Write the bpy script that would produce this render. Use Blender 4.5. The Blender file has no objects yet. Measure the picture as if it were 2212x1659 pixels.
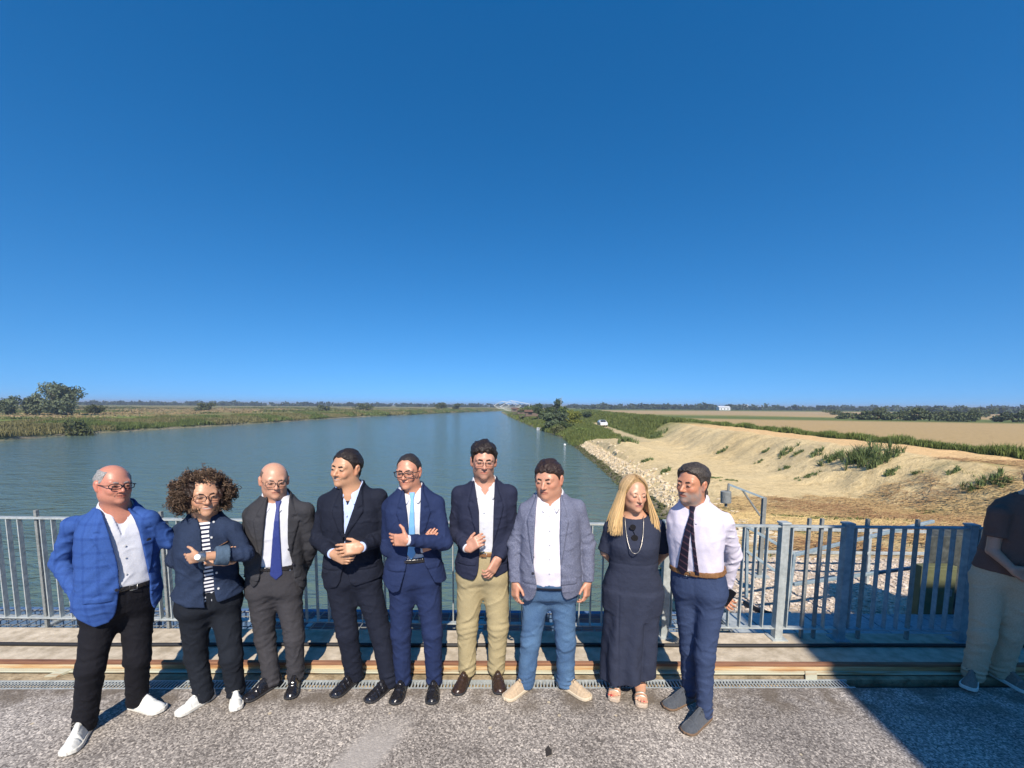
import bpy, math, random
import numpy as np
R = math.radians
rng = np.random.RandomState(7)
random.seed(7)
C = bpy.context.scene.collection
SC = bpy.context.scene

# ------------------------------------------------------------------ camera
PW, PH, FPX, PITCH, ROLL, CAMH, HORI = 2212, 1659, 930.0, R(5.6), R(0.42), 2.11, 876.0
SW = FPX * math.tan(PITCH) - (PH / 2 - HORI)
_f = np.array([0, math.cos(PITCH), -math.sin(PITCH)])
_u0 = np.array([0, math.sin(PITCH), math.cos(PITCH)])
_r0 = np.array([1.0, 0, 0])
_r = _r0 * math.cos(ROLL) + _u0 * math.sin(ROLL)
_u = -_r0 * math.sin(ROLL) + _u0 * math.cos(ROLL)
EYE = np.array([0, 0, CAMH])
def ray(x, y):
    return _r * ((x - PW / 2) / FPX) + _u * ((PH / 2 - y + SW) / FPX) + _f
def atz(x, y, z=0.0):
    d = ray(x, y); return EYE + d * ((z - CAMH) / d[2])
def aty(x, y, Y):
    d = ray(x, y); return EYE + d * (Y / d[1])
from mathutils import Matrix, Vector
cam = bpy.data.cameras.new('camera'); camo = bpy.data.objects.new('camera', cam); C.objects.link(camo)
M = Matrix(((_r[0], _u[0], -_f[0], 0), (_r[1], _u[1], -_f[1], 0), (_r[2], _u[2], -_f[2], CAMH), (0, 0, 0, 1)))
camo.matrix_world = M
cam.sensor_width = 36; cam.lens = FPX / PW * 36; cam.shift_y = SW / PW
cam.clip_start = 0.05; cam.clip_end = 12000
SC.camera = camo
SC.view_settings.view_transform = 'Standard'; SC.view_settings.look = 'None'
SC.view_settings.exposure = EXPO = 0.52; SC.view_settings.gamma = 1.0

# ------------------------------------------------------------------ sky and sun
SUN_EL = R(43); SUN_DIR = np.array([-0.09, 1.0]); SUN_DIR /= np.linalg.norm(SUN_DIR)   # way the shadows fall
sd = np.array([-SUN_DIR[0] * math.cos(SUN_EL), -SUN_DIR[1] * math.cos(SUN_EL), math.sin(SUN_EL)])  # towards the sun
w = bpy.data.worlds.new('World'); SC.world = w; w.use_nodes = True
nt = w.node_tree; bg = nt.nodes['Background']
sky = nt.nodes.new('ShaderNodeTexSky'); sky.sky_type = 'NISHITA'; sky.sun_disc = False
sky.sun_elevation = SUN_EL; sky.sun_rotation = math.atan2(sd[0], sd[1])
sky.altitude = 0; sky.air_density = 1.0; sky.dust_density = 0.0; sky.ozone_density = 3.0
hs = nt.nodes.new('ShaderNodeHueSaturation'); hs.inputs['Saturation'].default_value = 1.36; hs.inputs['Value'].default_value = 1.0
tcw = nt.nodes.new('ShaderNodeTexCoord'); sx_ = nt.nodes.new('ShaderNodeSeparateXYZ'); cx_ = nt.nodes.new('ShaderNodeCombineXYZ')
mz = nt.nodes.new('ShaderNodeMath'); mz.operation = 'MAXIMUM'; mz.inputs[1].default_value = 0.0
az = nt.nodes.new('ShaderNodeMath'); az.operation = 'ADD'; az.inputs[1].default_value = 0.19      # clear dry air: skip the milky band at the horizon
nt.links.new(tcw.outputs['Generated'], sx_.inputs[0]); nt.links.new(sx_.outputs['Z'], mz.inputs[0]); nt.links.new(mz.outputs[0], az.inputs[0])
nt.links.new(sx_.outputs['X'], cx_.inputs['X']); nt.links.new(sx_.outputs['Y'], cx_.inputs['Y']); nt.links.new(az.outputs[0], cx_.inputs['Z']); nt.links.new(cx_.outputs[0], sky.inputs['Vector'])
nt.links.new(sky.outputs[0], hs.inputs['Color']); nt.links.new(hs.outputs[0], bg.inputs['Color'])
bg.inputs['Strength'].default_value = 0.124
sl = bpy.data.lights.new('sun', 'SUN'); sl.energy = 4.6; sl.angle = R(0.53); sl.color = (1.0, 0.91, 0.79)
so = bpy.data.objects.new('sun', sl); C.objects.link(so)
so.rotation_euler = Vector(sd).to_track_quat('Z', 'Y').to_euler()

# ------------------------------------------------------------------ materials
def newmat(name):
    m = bpy.data.materials.new(name); m.use_nodes = True
    n = m.node_tree.nodes; l = m.node_tree.links
    return m, n, l, n['Principled BSDF']
def nd(n, t, **k):
    x = n.new('ShaderNode' + t)
    for a, b in k.items(): setattr(x, a, b)
    return x
def ramp(n, stops):
    r = n.new('ShaderNodeValToRGB'); e = r.color_ramp.elements
    while len(e) < len(stops): e.new(0.5)
    for i, (p, c) in enumerate(stops):
        e[i].position = p; e[i].color = (c[0], c[1], c[2], 1) if not np.isscalar(c) else (c, c, c, 1)
    return r
def noisy(name, stops, scale=5, detail=8, rough=0.8, bump=0.3, bscale=None, bdist=0.02, metal=0.0, spec=0.3, coord='Object', stretch=(1, 1, 1), vor=None, second=None, distort=0.0, sheen=0.0):
    """procedural: colour from fBm noise ramp (+ optional second large-scale noise multiplying), bump from noise"""
    m, n, l, b = newmat(name)
    tc = nd(n, 'TexCoord'); mp = nd(n, 'Mapping'); mp.inputs['Scale'].default_value = stretch
    l.new(tc.outputs[coord], mp.inputs['Vector'])
    t = nd(n, 'TexNoise'); t.inputs['Scale'].default_value = scale; t.inputs['Detail'].default_value = detail; t.inputs['Distortion'].default_value = distort
    t.inputs['Roughness'].default_value = 0.6
    l.new(mp.outputs[0], t.inputs['Vector'])
    r = ramp(n, stops); l.new(t.outputs['Fac'], r.inputs['Fac'])
    col = r.outputs['Color']
    if second:
        sc2, c_lo, c_hi = second
        t2 = nd(n, 'TexNoise'); t2.inputs['Scale'].default_value = sc2; t2.inputs['Detail'].default_value = 5
        l.new(mp.outputs[0], t2.inputs['Vector'])
        r2 = ramp(n, [(0.35, c_lo), (0.65, c_hi)]); l.new(t2.outputs['Fac'], r2.inputs['Fac'])
        mx = nd(n, 'MixRGB', blend_type='MULTIPLY'); mx.inputs['Fac'].default_value = 1
        l.new(col, mx.inputs['Color1']); l.new(r2.outputs['Color'], mx.inputs['Color2']); col = mx.outputs['Color']
    l.new(col, b.inputs['Base Color'])
    b.inputs['Roughness'].default_value = rough; b.inputs['Metallic'].default_value = metal
    b.inputs['Specular IOR Level'].default_value = spec
    if sheen: b.inputs['Sheen Weight'].default_value = sheen
    if bump:
        t3 = nd(n, 'TexNoise'); t3.inputs['Scale'].default_value = bscale or scale * 3; t3.inputs['Detail'].default_value = 6
        l.new(mp.outputs[0], t3.inputs['Vector'])
        bp = nd(n, 'Bump'); bp.inputs['Strength'].default_value = bump; bp.inputs['Distance'].default_value = bdist
        l.new(t3.outputs['Fac'], bp.inputs['Height']); l.new(bp.outputs[0], b.inputs['Normal'])
    return m
def mul(c, k): return tuple(min(1, x * k) for x in c)
def fabric(name, col, rough=0.85, var=0.12, weave=260, bump=0.5, sheen=0.15, big=0.14):
    return noisy(name, [(0.3, mul(col, 1 - var)), (0.7, mul(col, 1 + var))], scale=weave, detail=2, rough=rough, bump=bump, bscale=30, bdist=0.012, sheen=0, spec=0.2,
                 second=(7, (1 - big,) * 3, (1 + big * 0, 1, 1)))
def plain(name, col, rough=0.5, metal=0.0, var=0.08, scale=30, bump=0.05, spec=0.5):
    return noisy(name, [(0.3, mul(col, 1 - var)), (0.7, mul(col, 1 + var))], scale=scale, rough=rough, metal=metal, bump=bump, bscale=scale * 2, bdist=0.003, spec=spec)
def vcol_mat(name, rough=0.55, spec=0.35, sss=0.0, bump=0.1, bscale=120, bdist=0.002, trans=0.0, noise=0.0, nscale=60):
    m, n, l, b = newmat(name)
    a = nd(n, 'Attribute'); a.attribute_name = 'Col'
    col = a.outputs['Color']
    tc = nd(n, 'TexCoord')
    if noise:
        t = nd(n, 'TexNoise'); t.inputs['Scale'].default_value = nscale; t.inputs['Detail'].default_value = 4
        l.new(tc.outputs['Object'], t.inputs['Vector'])
        r = ramp(n, [(0.3, (1 - noise,) * 3), (0.7, (1, 1, 1))]); l.new(t.outputs['Fac'], r.inputs['Fac'])
        mx = nd(n, 'MixRGB', blend_type='MULTIPLY'); mx.inputs['Fac'].default_value = 1
        l.new(col, mx.inputs['Color1']); l.new(r.outputs['Color'], mx.inputs['Color2']); col = mx.outputs['Color']
    l.new(col, b.inputs['Base Color'])
    b.inputs['Roughness'].default_value = rough; b.inputs['Specular IOR Level'].default_value = spec
    if sss:
        b.inputs['Subsurface Weight'].default_value = sss; b.inputs['Subsurface Radius'].default_value = (0.012, 0.005, 0.003); b.inputs['Subsurface Scale'].default_value = 1.0
    if bump:
        t3 = nd(n, 'TexNoise'); t3.inputs['Scale'].default_value = bscale; l.new(tc.outputs['Object'], t3.inputs['Vector'])
        bp = nd(n, 'Bump'); bp.inputs['Strength'].default_value = bump; bp.inputs['Distance'].default_value = bdist
        l.new(t3.outputs['Fac'], bp.inputs['Height']); l.new(bp.outputs[0], b.inputs['Normal'])
    return m

# ------------------------------------------------------------------ object helpers
def tag(o, label=None, cat=None, group=None, kind=None):
    if label: o['label'] = label
    if cat: o['category'] = cat
    if group: o['group'] = group
    if kind: o['kind'] = kind
    return o
def empty(name, loc, label=None, cat=None, group=None):
    o = bpy.data.objects.new(name, None); C.objects.link(o); o.location = [float(v) for v in loc]
    o.empty_display_size = 0.1
    return tag(o, label, cat, group)
def addmesh(name, V, Fc, mat, parent=None, origin=None, smooth=True, col=None, matidx=None):
    """V (n,3) world coordinates; origin = where the object's own origin stands; Fc (m,k) array or list of lists"""
    V = np.asarray(V, dtype=np.float64)
    if origin is None:
        origin = np.array(parent_world(parent)) if parent is not None else np.zeros(3)
    pw = np.array(parent_world(parent)) if parent is not None else np.zeros(3)
    me = bpy.data.meshes.new(name)
    L = V - np.asarray(origin)
    if isinstance(Fc, np.ndarray):
        k = Fc.shape[1]; nf = len(Fc)
        me.vertices.add(len(L)); me.vertices.foreach_set('co', L.astype(np.float32).ravel())
        me.loops.add(nf * k); me.loops.foreach_set('vertex_index', Fc.astype(np.int32).ravel())
        me.polygons.add(nf); me.polygons.foreach_set('loop_start', (np.arange(nf) * k).astype(np.int32))
        me.polygons.foreach_set('loop_total', np.full(nf, k, np.int32))
        me.update(calc_edges=True)
    else:
        me.from_pydata([tuple(v) for v in L], [], Fc); me.update()
    me.polygons.foreach_set('use_smooth', np.full(len(me.polygons), smooth, bool))
    if col is not None:
        at = me.color_attributes.new('Col', 'FLOAT_COLOR', 'POINT')
        c4 = np.ones((len(V), 4), np.float32); c4[:, :3] = col
        at.data.foreach_set('color', c4.ravel())
    mats = mat if isinstance(mat, (list, tuple)) else [mat]
    for m_ in mats: me.materials.append(m_)
    if matidx is not None: me.polygons.foreach_set('material_index', np.asarray(matidx, np.int32))
    o = bpy.data.objects.new(name, me); C.objects.link(o)
    if parent is not None: o.parent = parent
    o.location = [float(v) for v in (np.asarray(origin) - pw)]
    return o
def parent_world(p):
    v = np.zeros(3)
    while p is not None:
        v = v + np.array(p.location[:]); p = p.parent
    return v

class MB:
    """collects boxes / bars / tubes into one mesh"""
    def __init__(s): s.V = []; s.F = []; s.n = 0; s.sm = []
    def raw(s, V, F):
        s.V.extend([tuple(map(float, v)) for v in V]); s.F.extend([[i + s.n for i in f] for f in F]); s.n += len(V)
        return s
    def box(s, lo, hi, bev=0.0):
        x0, y0, z0 = lo; x1, y1, z1 = hi
        return s.hexa([(x0, y0, z0), (x1, y0, z0), (x1, y1, z0), (x0, y1, z0), (x0, y0, z1), (x1, y0, z1), (x1, y1, z1), (x0, y1, z1)])
    def hexa(s, P):
        return s.raw(P, [[0, 3, 2, 1], [4, 5, 6, 7], [0, 1, 5, 4], [1, 2, 6, 5], [2, 3, 7, 6], [3, 0, 4, 7]])
    def bar(s, a, b, w, d, side=(0, 1, 0)):
        """rectangular bar from a to b: d = size along side, w = size across"""
        a = np.array(a, float); b = np.array(b, float); t = b - a; t /= np.linalg.norm(t)
        sd_ = np.array(side, float); sd_ -= t * sd_.dot(t); sd_ /= np.linalg.norm(sd_); c = np.cross(sd_, t)
        P = []
        for p in (a, b):
            for i, j in ((-1, -1), (1, -1), (1, 1), (-1, 1)): P.append(p + c * w / 2 * i + sd_ * d / 2 * j)
        return s.raw(P, [[0, 3, 2, 1], [4, 5, 6, 7], [0, 1, 5, 4], [1, 2, 6, 5], [2, 3, 7, 6], [3, 0, 4, 7]])
    def tube(s, pts, r, k=8, cap=True):
        pts = [np.array(p, float) for p in pts]; rs = [r] * len(pts) if np.isscalar(r) else r
        base = []; V = []; F = []
        ref = np.array([0.013, 0.017, 1.0])
        for i, p in enumerate(pts):
            t = pts[min(i + 1, len(pts) - 1)] - pts[max(i - 1, 0)]; t = t / (np.linalg.norm(t) + 1e-9)
            if abs(t.dot(ref) / np.linalg.norm(ref)) > 0.98: a = np.cross(t, [1, 0.02, 0])
            else: a = np.cross(t, ref)
            a /= np.linalg.norm(a); b = np.cross(t, a)
            for j in range(k):
                an = 2 * math.pi * j / k; V.append(p + (a * math.cos(an) + b * math.sin(an)) * rs[i])
        for i in range(len(pts) - 1):
            for j in range(k):
                F.append([i * k + j, i * k + (j + 1) % k, (i + 1) * k + (j + 1) % k, (i + 1) * k + j])
        if cap: F.append(list(range(k))[::-1]); F.append([(len(pts) - 1) * k + j for j in range(k)])
        return s.raw(V, F)
    def build(s, name, mat, parent=None, origin=None, smooth=False, bevel=0.0):
        if origin is None and parent is None: 
            V = np.array(s.V); origin = np.array([V[:, 0].mean(), V[:, 1].mean(), V[:, 2].min()])
        o = addmesh(name, s.V, s.F, mat, parent, origin, smooth)
        if bevel:
            bm = o.modifiers.new('bevel', 'BEVEL'); bm.width = bevel; bm.segments = 2; bm.limit_method = 'ANGLE'; bm.angle_limit = R(40)
        return o
# ------------------------------------------------------------------ implicit surfaces
def smin(a, b, k):
    if k <= 0: return np.minimum(a, b)
    h = np.maximum(k - np.abs(a - b), 0) / k
    return np.minimum(a, b) - h * h * k * 0.25
def smax(a, b, k): return -smin(-a, -b, k)
class Field:
    def __init__(s, lo, hi, h):
        s.lo = np.array(lo, np.float64); s.h = h
        s.n = np.maximum(np.ceil((np.array(hi) - s.lo) / h).astype(int) + 1, 3)
        s.d = np.full(s.n, 0.25, np.float32)
        s.ax = [(s.lo[i] + h * np.arange(s.n[i])).astype(np.float32) for i in range(3)]
    def blk(s, lo, hi):
        i0 = np.clip(np.floor((np.array(lo) - s.lo) / s.h).astype(int), 0, s.n - 1)
        i1 = np.clip(np.ceil((np.array(hi) - s.lo) / s.h).astype(int) + 1, 1, s.n)
        i1 = np.maximum(i1, i0 + 1)
        sl = tuple(slice(a, b) for a, b in zip(i0, i1))
        return sl, s.ax[0][sl[0]][:, None, None], s.ax[1][sl[1]][None, :, None], s.ax[2][sl[2]][None, None, :]
    def add(s, lo, hi, fn, k=0.0):
        sl, x, y, z = s.blk(lo, hi); s.d[sl] = smin(s.d[sl], fn(x, y, z).astype(np.float32), k)
    def cut(s, lo, hi, fn, k=0.0):
        sl, x, y, z = s.blk(lo, hi); s.d[sl] = smax(s.d[sl], -fn(x, y, z).astype(np.float32), k)
    def off(s, lo, hi, fn):
        sl, x, y, z = s.blk(lo, hi); s.d[sl] = s.d[sl] + fn(x, y, z).astype(np.float32)
    def limb(s, a, b, ra, rb, k=0.01, flat=None, folds=(), seed=0.0, flatend=False, crump=0.0):
        """round cone a->b; flat=(axis vector, ratio): radius scaled by ratio along axis; folds: (t0, width, amp, wavelength)"""
        a = np.array(a, float); b = np.array(b, float); L = np.linalg.norm(b - a) + 1e-9; t = (b - a) / L
        m = max(ra, rb) * 1.5 + k + 0.025
        lo = np.minimum(a, b) - m; hi = np.maximum(a, b) + m
        e1 = np.cross(t, [0.3, 1, 0.2]); e1 /= np.linalg.norm(e1); e2 = np.cross(t, e1)
        def fn(x, y, z):
            px, py, pz = x - a[0], y - a[1], z - a[2]
            s_ = px * t[0] + py * t[1] + pz * t[2]
            sc = np.clip(s_, 0, L) / L
            dx, dy, dz = px - sc * L * t[0], py - sc * L * t[1], pz - sc * L * t[2]
            if flat is not None:
                f = np.array(flat[0], float); f /= np.linalg.norm(f); q = dx * f[0] + dy * f[1] + dz * f[2]
                g = (1 / flat[1] - 1); dx, dy, dz = dx + q * f[0] * g, dy + q * f[1] * g, dz + q * f[2] * g
            r = ra + (rb - ra) * sc
            d = np.sqrt(dx * dx + dy * dy + dz * dz) - r
            if folds:
                c1 = (px * e1[0] + py * e1[1] + pz * e1[2]) / r; c2 = (px * e2[0] + py * e2[1] + pz * e2[2]) / r
                for t0, wd, am, lam in folds:
                    env = np.exp(-((sc - t0) / wd) ** 2)
                    ph = s_ / lam * 6.283 + 1.6 * np.sin(c1 * 1.7 + seed) + 1.3 * np.sin(c2 * 2.1 + seed * 2.3 + s_ * 9)
                    w_ = np.abs(np.sin(ph * 0.5 + 0.8 * np.sin(c2 * 1.3 + seed * 3) + 0.9 * c1 + 1.1 * np.sin(s_ * 17 + seed * 4)))
                    md = 0.55 + 0.45 * np.sin(c1 * 2.3 + c2 * 1.1 + s_ * 23 + seed * 5)
                    d = d + 0.62 * am * env * md * (0.75 - 1.6 * w_ ** 1.5)
            if crump:
                c1 = (px * e1[0] + py * e1[1] + pz * e1[2]) / r; c2 = (px * e2[0] + py * e2[1] + pz * e2[2]) / r
                for k_ in (0, 1):
                    q1 = s_ / (0.105 - .02 * k_) * 3.14 + (1.5 - 3.0 * k_) * c1 + (0.9 if k_ else -1.2) * c2 + 1.3 * np.sin(c2 * 1.9 + s_ * 11 + seed * (k_ + 1)) + seed * 2
                    am_ = np.clip(0.35 + 0.9 * np.sin(c1 * 2.1 + s_ * 15 + seed * 3 + k_ * 2) * np.sin(c2 * 1.7 - s_ * 9 + seed + k_), 0, 1.2)
                    d = d - crump * am_ * (np.exp(-(np.sin(q1) / 0.32) ** 2) - 0.25)
            if flatend: d = smax(d, s_ - L, 0.003)
            return d
        s.add(lo, hi, fn, k)
    def ell(s, c, r, Fm=None, k=0.01, cut=False):
        c = np.array(c, float); r = np.array(r, float); m = r.max() + k + 0.02
        Fm = np.eye(3) if Fm is None else Fm
        def fn(x, y, z):
            p = [(x - c[0]) * Fm[i][0] + (y - c[1]) * Fm[i][1] + (z - c[2]) * Fm[i][2] for i in range(3)]
            k0 = np.sqrt(sum((p[i] / r[i]) ** 2 for i in range(3))); k1 = np.sqrt(sum((p[i] / r[i] ** 2) ** 2 for i in range(3))) + 1e-6
            return k0 * (k0 - 1) / k1
        (s.cut if cut else s.add)(c - m, c + m, fn, k)
    def rbox(s, c, hsz, Fm, rad, k=0.0):
        c = np.array(c, float); hs_ = np.array(hsz, float); m = np.linalg.norm(hs_) + k + 0.02
        def fn(x, y, z):
            q = [np.abs((x - c[0]) * Fm[i][0] + (y - c[1]) * Fm[i][1] + (z - c[2]) * Fm[i][2]) - (hs_[i] - rad) for i in range(3)]
            return np.sqrt(sum(np.maximum(v, 0) ** 2 for v in q)) + np.minimum(np.maximum(np.maximum(q[0], q[1]), q[2]), 0) - rad
        s.add(c - m, c + m, fn, k)
    def mesh(s):
        d = s.d.copy()
        for ax in range(3):
            sl = [slice(None)] * 3
            for e in (0, -1):
                sl[ax] = e; d[tuple(sl)] = np.maximum(d[tuple(sl)], s.h)
        neg = d < 0
        nx, ny, nz = d.shape
        cnt = np.zeros((nx - 1, ny - 1, nz - 1), np.int8)
        for i in (0, 1):
            for j in (0, 1):
                for k in (0, 1): cnt += neg[i:nx - 1 + i, j:ny - 1 + j, k:nz - 1 + k]
        act = np.argwhere((cnt > 0) & (cnt < 8))
        idx = np.full((nx - 1, ny - 1, nz - 1), -1, np.int32); idx[act[:, 0], act[:, 1], act[:, 2]] = np.arange(len(act))
        cor = np.array([(i, j, k) for i in (0, 1) for j in (0, 1) for k in (0, 1)])
        val = np.stack([d[act[:, 0] + c[0], act[:, 1] + c[1], act[:, 2] + c[2]] for c in cor], 1)
        acc = np.zeros((len(act), 3)); num = np.zeros(len(act))
        for p in range(8):
            for q in range(p + 1, 8):
                if np.abs(cor[p] - cor[q]).sum() != 1: continue
                a, b = val[:, p], val[:, q]; mk = (a < 0) != (b < 0)
                t = np.where(mk, a / np.where(mk, a - b, 1), 0)
                acc += mk[:, None] * (cor[p] + t[:, None] * (cor[q] - cor[p])); num += mk
        V = s.lo + s.h * (act + acc / num[:, None])
        Q = []
        for ax in range(3):
            b_, c_ = (ax + 1) % 3, (ax + 2) % 3
            s0 = [slice(None)] * 3; s1 = [slice(None)] * 3; s0[ax] = slice(0, -1); s1[ax] = slice(1, None)
            ch = neg[tuple(s0)] != neg[tuple(s1)]
            e = np.argwhere(ch); e = e[(e[:, b_] > 0) & (e[:, c_] > 0)]
            e = e[(e[:, b_] < idx.shape[b_]) & (e[:, c_] < idx.shape[c_])]
            def g(db, dc):
                o_ = e.copy(); o_[:, b_] -= db; o_[:, c_] -= dc; return idx[o_[:, 0], o_[:, 1], o_[:, 2]]
            q = np.stack([g(1, 1), g(0, 1), g(0, 0), g(1, 0)], 1)
            fl = neg[e[:, 0], e[:, 1], e[:, 2]]
            q[~fl] = q[~fl][:, ::-1]
            Q.append(q)
        return V, np.concatenate(Q)
    def obj(s, name, mat, parent, colfn=None, relax=1, **kw):
        V, Q = s.mesh()
        if relax:   # light smoothing removes voxel stepping
            for _ in range(relax):
                acc = np.zeros_like(V); n_ = np.zeros(len(V))
                for i in range(4):
                    a_, b_ = Q[:, i], Q[:, (i + 1) % 4]
                    for j in range(3): acc[:, j] += np.bincount(a_, V[b_, j], len(V)) + np.bincount(b_, V[a_, j], len(V))
                    n_ += np.bincount(a_, minlength=len(V)) + np.bincount(b_, minlength=len(V))
                V = V * 0.5 + 0.5 * acc / np.maximum(n_, 1)[:, None]
        col = colfn(V) if colfn else None
        return addmesh(name, V, Q, mat, parent, col=col, **kw)
def noise3(x, y, z, f, seed=0.0):
    """cheap smooth pseudo noise from warped sines, about -1..1"""
    a = x * f; b = y * f; c = z * f
    return (np.sin(a * 1.0 + 1.7 * np.sin(b * 0.9 + seed) + c * 0.3) + np.sin(b * 1.1 + 1.3 * np.sin(c * 0.8 + seed * 1.7) + a * 0.4) + np.sin(c * 1.2 + 1.5 * np.sin(a * 1.1 + seed * 0.6) - b * 0.5)) / 3
# ------------------------------------------------------------------ people
T_T = [-0.15, 0.0, 0.12, 0.22, 0.36, 0.52, 0.66, 0.80, 0.90, 0.97, 1.05]
T_A = [0.165, 0.172, 0.176, 0.172, 0.158, 0.160, 0.172, 0.172, 0.145, 0.09, 0.06]
T_B = [0.10, 0.112, 0.118, 0.115, 0.108, 0.112, 0.118, 0.112, 0.092, 0.075, 0.06]
W_A = [0.17, 0.178, 0.182, 0.172, 0.142, 0.145, 0.155, 0.152, 0.125, 0.08, 0.055]
W_B = [0.10, 0.115, 0.120, 0.112, 0.100, 0.112, 0.138, 0.118, 0.085, 0.07, 0.055]
T_C = [-0.01, -0.01, -0.008, -0.002, 0.004, 0.006, 0.004, 0.0, -0.006, -0.01, -0.012]
class Person:
    def __init__(p, s):
        p.s = s; p.S = s['h'] / 1.75; S = p.S
        # feet
        p.foot = []
        for (hp, tp) in s['shoes']:
            a = atz(*hp, 0); b = atz(*tp, 0); m = (a + b) / 2; d = b - a; d /= np.linalg.norm(d)
            L = s.get('shoeL', 0.29) * S
            p.foot.append((m - d * L / 2, d, L))
        p.ank = [f[0] + f[1] * 0.06 * S + np.array([0, 0, 0.085 * S]) for f in p.foot]
        p.Y = s.get('Y', float(np.mean([a[1] for a in p.ank])))
        def P(q, extra=0.0): return aty(q[0], q[1], p.Y + (q[2] if len(q) > 2 else 0) + extra)
        p.P = P
        p.base = np.array([np.mean([a[0] for a in p.ank]), p.Y, 0])
        p.N = P(s['neck']) + np.array([0, 0, 0.058 * S]); 
        hc = P(s['hip']); p.O = hc
        p.up = p.N - p.O; p.tl = np.linalg.norm(p.up); p.up /= p.tl
        p.cy = math.atan2(-p.base[0], p.base[1])
        yw = p.cy + R(s.get('yaw', 0))
        Rv = np.array([math.cos(yw), math.sin(yw), 0]); Rv -= p.up * Rv.dot(p.up); Rv /= np.linalg.norm(Rv)
        Fv = np.cross(p.up, Rv)
        if Fv.dot([math.sin(yw), -math.cos(yw), 0]) < 0: Fv = -Fv
        p.R, p.F = Rv, Fv
        wm = s.get('woman', False)
        k = S * s.get('wide', 1.0); kd = S * s.get('deep', 1.0)
        p.A = np.array(W_A if wm else T_A) * k; p.B = np.array(W_B if wm else T_B) * kd; p.Cc = np.array(T_C) * S
        if 'belly' in s:
            bl = s['belly']; e = np.exp(-((np.array(T_T) - 0.36) / 0.2) ** 2)
            p.A = p.A + e * bl * 0.6; p.B = p.B + e * bl * 0.8; p.Cc = p.Cc + e * bl * 0.6
        p.sh = [P(q) - np.array([0, 0, 0.018 * S]) for q in s['sh']]; p.shl = p.sh; p.el = [P(q) for q in s['el']]; p.wr = [P(q) for q in s['wr']]
        p.hipj = [p.O + p.R * sx * 0.086 * k + p.up * 0.045 * S for sx in (-1, 1)]
        p.kn = [P(q) for q in s['knee']]
        mid = (p.sh[0] + p.sh[1]) / 2; p.shl = [mid + (q - mid) * 0.97 for q in p.sh]; p.sh = p.shl
        # head
        h = s['head']; ht = h.get('dY', -0.03)
        top = aty(h['top'][0], h['top'][1], p.Y + p_n(p) + ht); chin = aty(h['chin'][0], h['chin'][1], p.Y + p_n(p) + ht)
        p.hs = h.get('size', 1.0) * np.linalg.norm(top - chin) / 0.258
        p.hc = (top + chin) / 2 - np.array([0, 0, .004])
        cyh = math.atan2(-p.hc[0], p.hc[1]) + R(h.get('yaw', 0)); pt = R(h.get('pitch', 0) - 5); rl = R(h.get('roll', 0))
        X0 = np.array([math.cos(cyh), math.sin(cyh), 0]); Y0 = np.array([math.sin(cyh), -math.cos(cyh), 0]); Z0 = np.array([0, 0, 1.0])
        Y1 = Y0 * math.cos(pt) - Z0 * math.sin(pt); Z1 = Z0 * math.cos(pt) + Y0 * math.sin(pt)
        X2 = X0 * math.cos(rl) - Z1 * math.sin(rl); Z2 = Z1 * math.cos(rl) + X0 * math.sin(rl)
        p.H = np.array([X2, Y1, Z2])
        cat = 'woman' if wm else 'man'
        p.root = empty('person', p.base, s['label'], cat, 'people standing in a row along the railing' if s.get('row', True) else None)
    def hp(p, q): return p.hc + p.H.T @ (np.array(q, float) * p.hs)
    def loc(p, x, y, z):
        dx, dy, dz = x - p.O[0], y - p.O[1], z - p.O[2]
        u = dx * p.R[0] + dy * p.R[1] + dz * p.R[2]; v = dx * p.F[0] + dy * p.F[1] + dz * p.F[2]; w_ = dx * p.up[0] + dy * p.up[1] + dz * p.up[2]
        return u, v, w_ / p.tl
    def W(p, u, v, t): return p.O + p.R * u + p.F * v + p.up * t * p.tl
    def torso(p, x, y, z, off=0.0, t0=-0.15, t1=1.02, flare=0.0, ex=2.4):
        u, v, t = p.loc(x, y, z)
        a = np.interp(t, T_T, p.A) + off; b = np.interp(t, T_T, p.B) + off; c = np.interp(t, T_T, p.Cc)
        if flare: a = a + flare * np.clip((0.35 - t) / 0.4, 0, 1); b = b + flare * 0.6 * np.clip((0.35 - t) / 0.4, 0, 1)
        q = (np.abs(u) / a) ** ex + (np.abs(v - c) / b) ** ex
        k0 = q ** (1 / ex)
        gr = np.sqrt((u / a ** 2) ** 2 + ((v - c) / b ** 2) ** 2) / np.maximum(np.sqrt((u / a) ** 2 + ((v - c) / b) ** 2), 1e-5)
        d = (k0 - 1) / np.maximum(gr, 1.0)
        d = np.maximum(d, (t - t1) * p.tl); d = np.maximum(d, (t0 - t) * p.tl)
        return d, u, v, t
    def px2loc(p, q, off=0.13):
        """picture point -> (u,t) on a plane lying just in front of the torso"""
        d = ray(q[0], q[1]); o = p.O + p.F * off
        k = (o - EYE).dot(p.F) / d.dot(p.F); X = EYE + d * k
        u, v, t = p.loc(*X); return float(u), float(t)
    def bbox(p, m=0.4):
        c = (p.O + p.N) / 2; return c
def p_n(p): return p.s['neck'][2] if len(p.s['neck']) > 2 else 0.0

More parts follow.
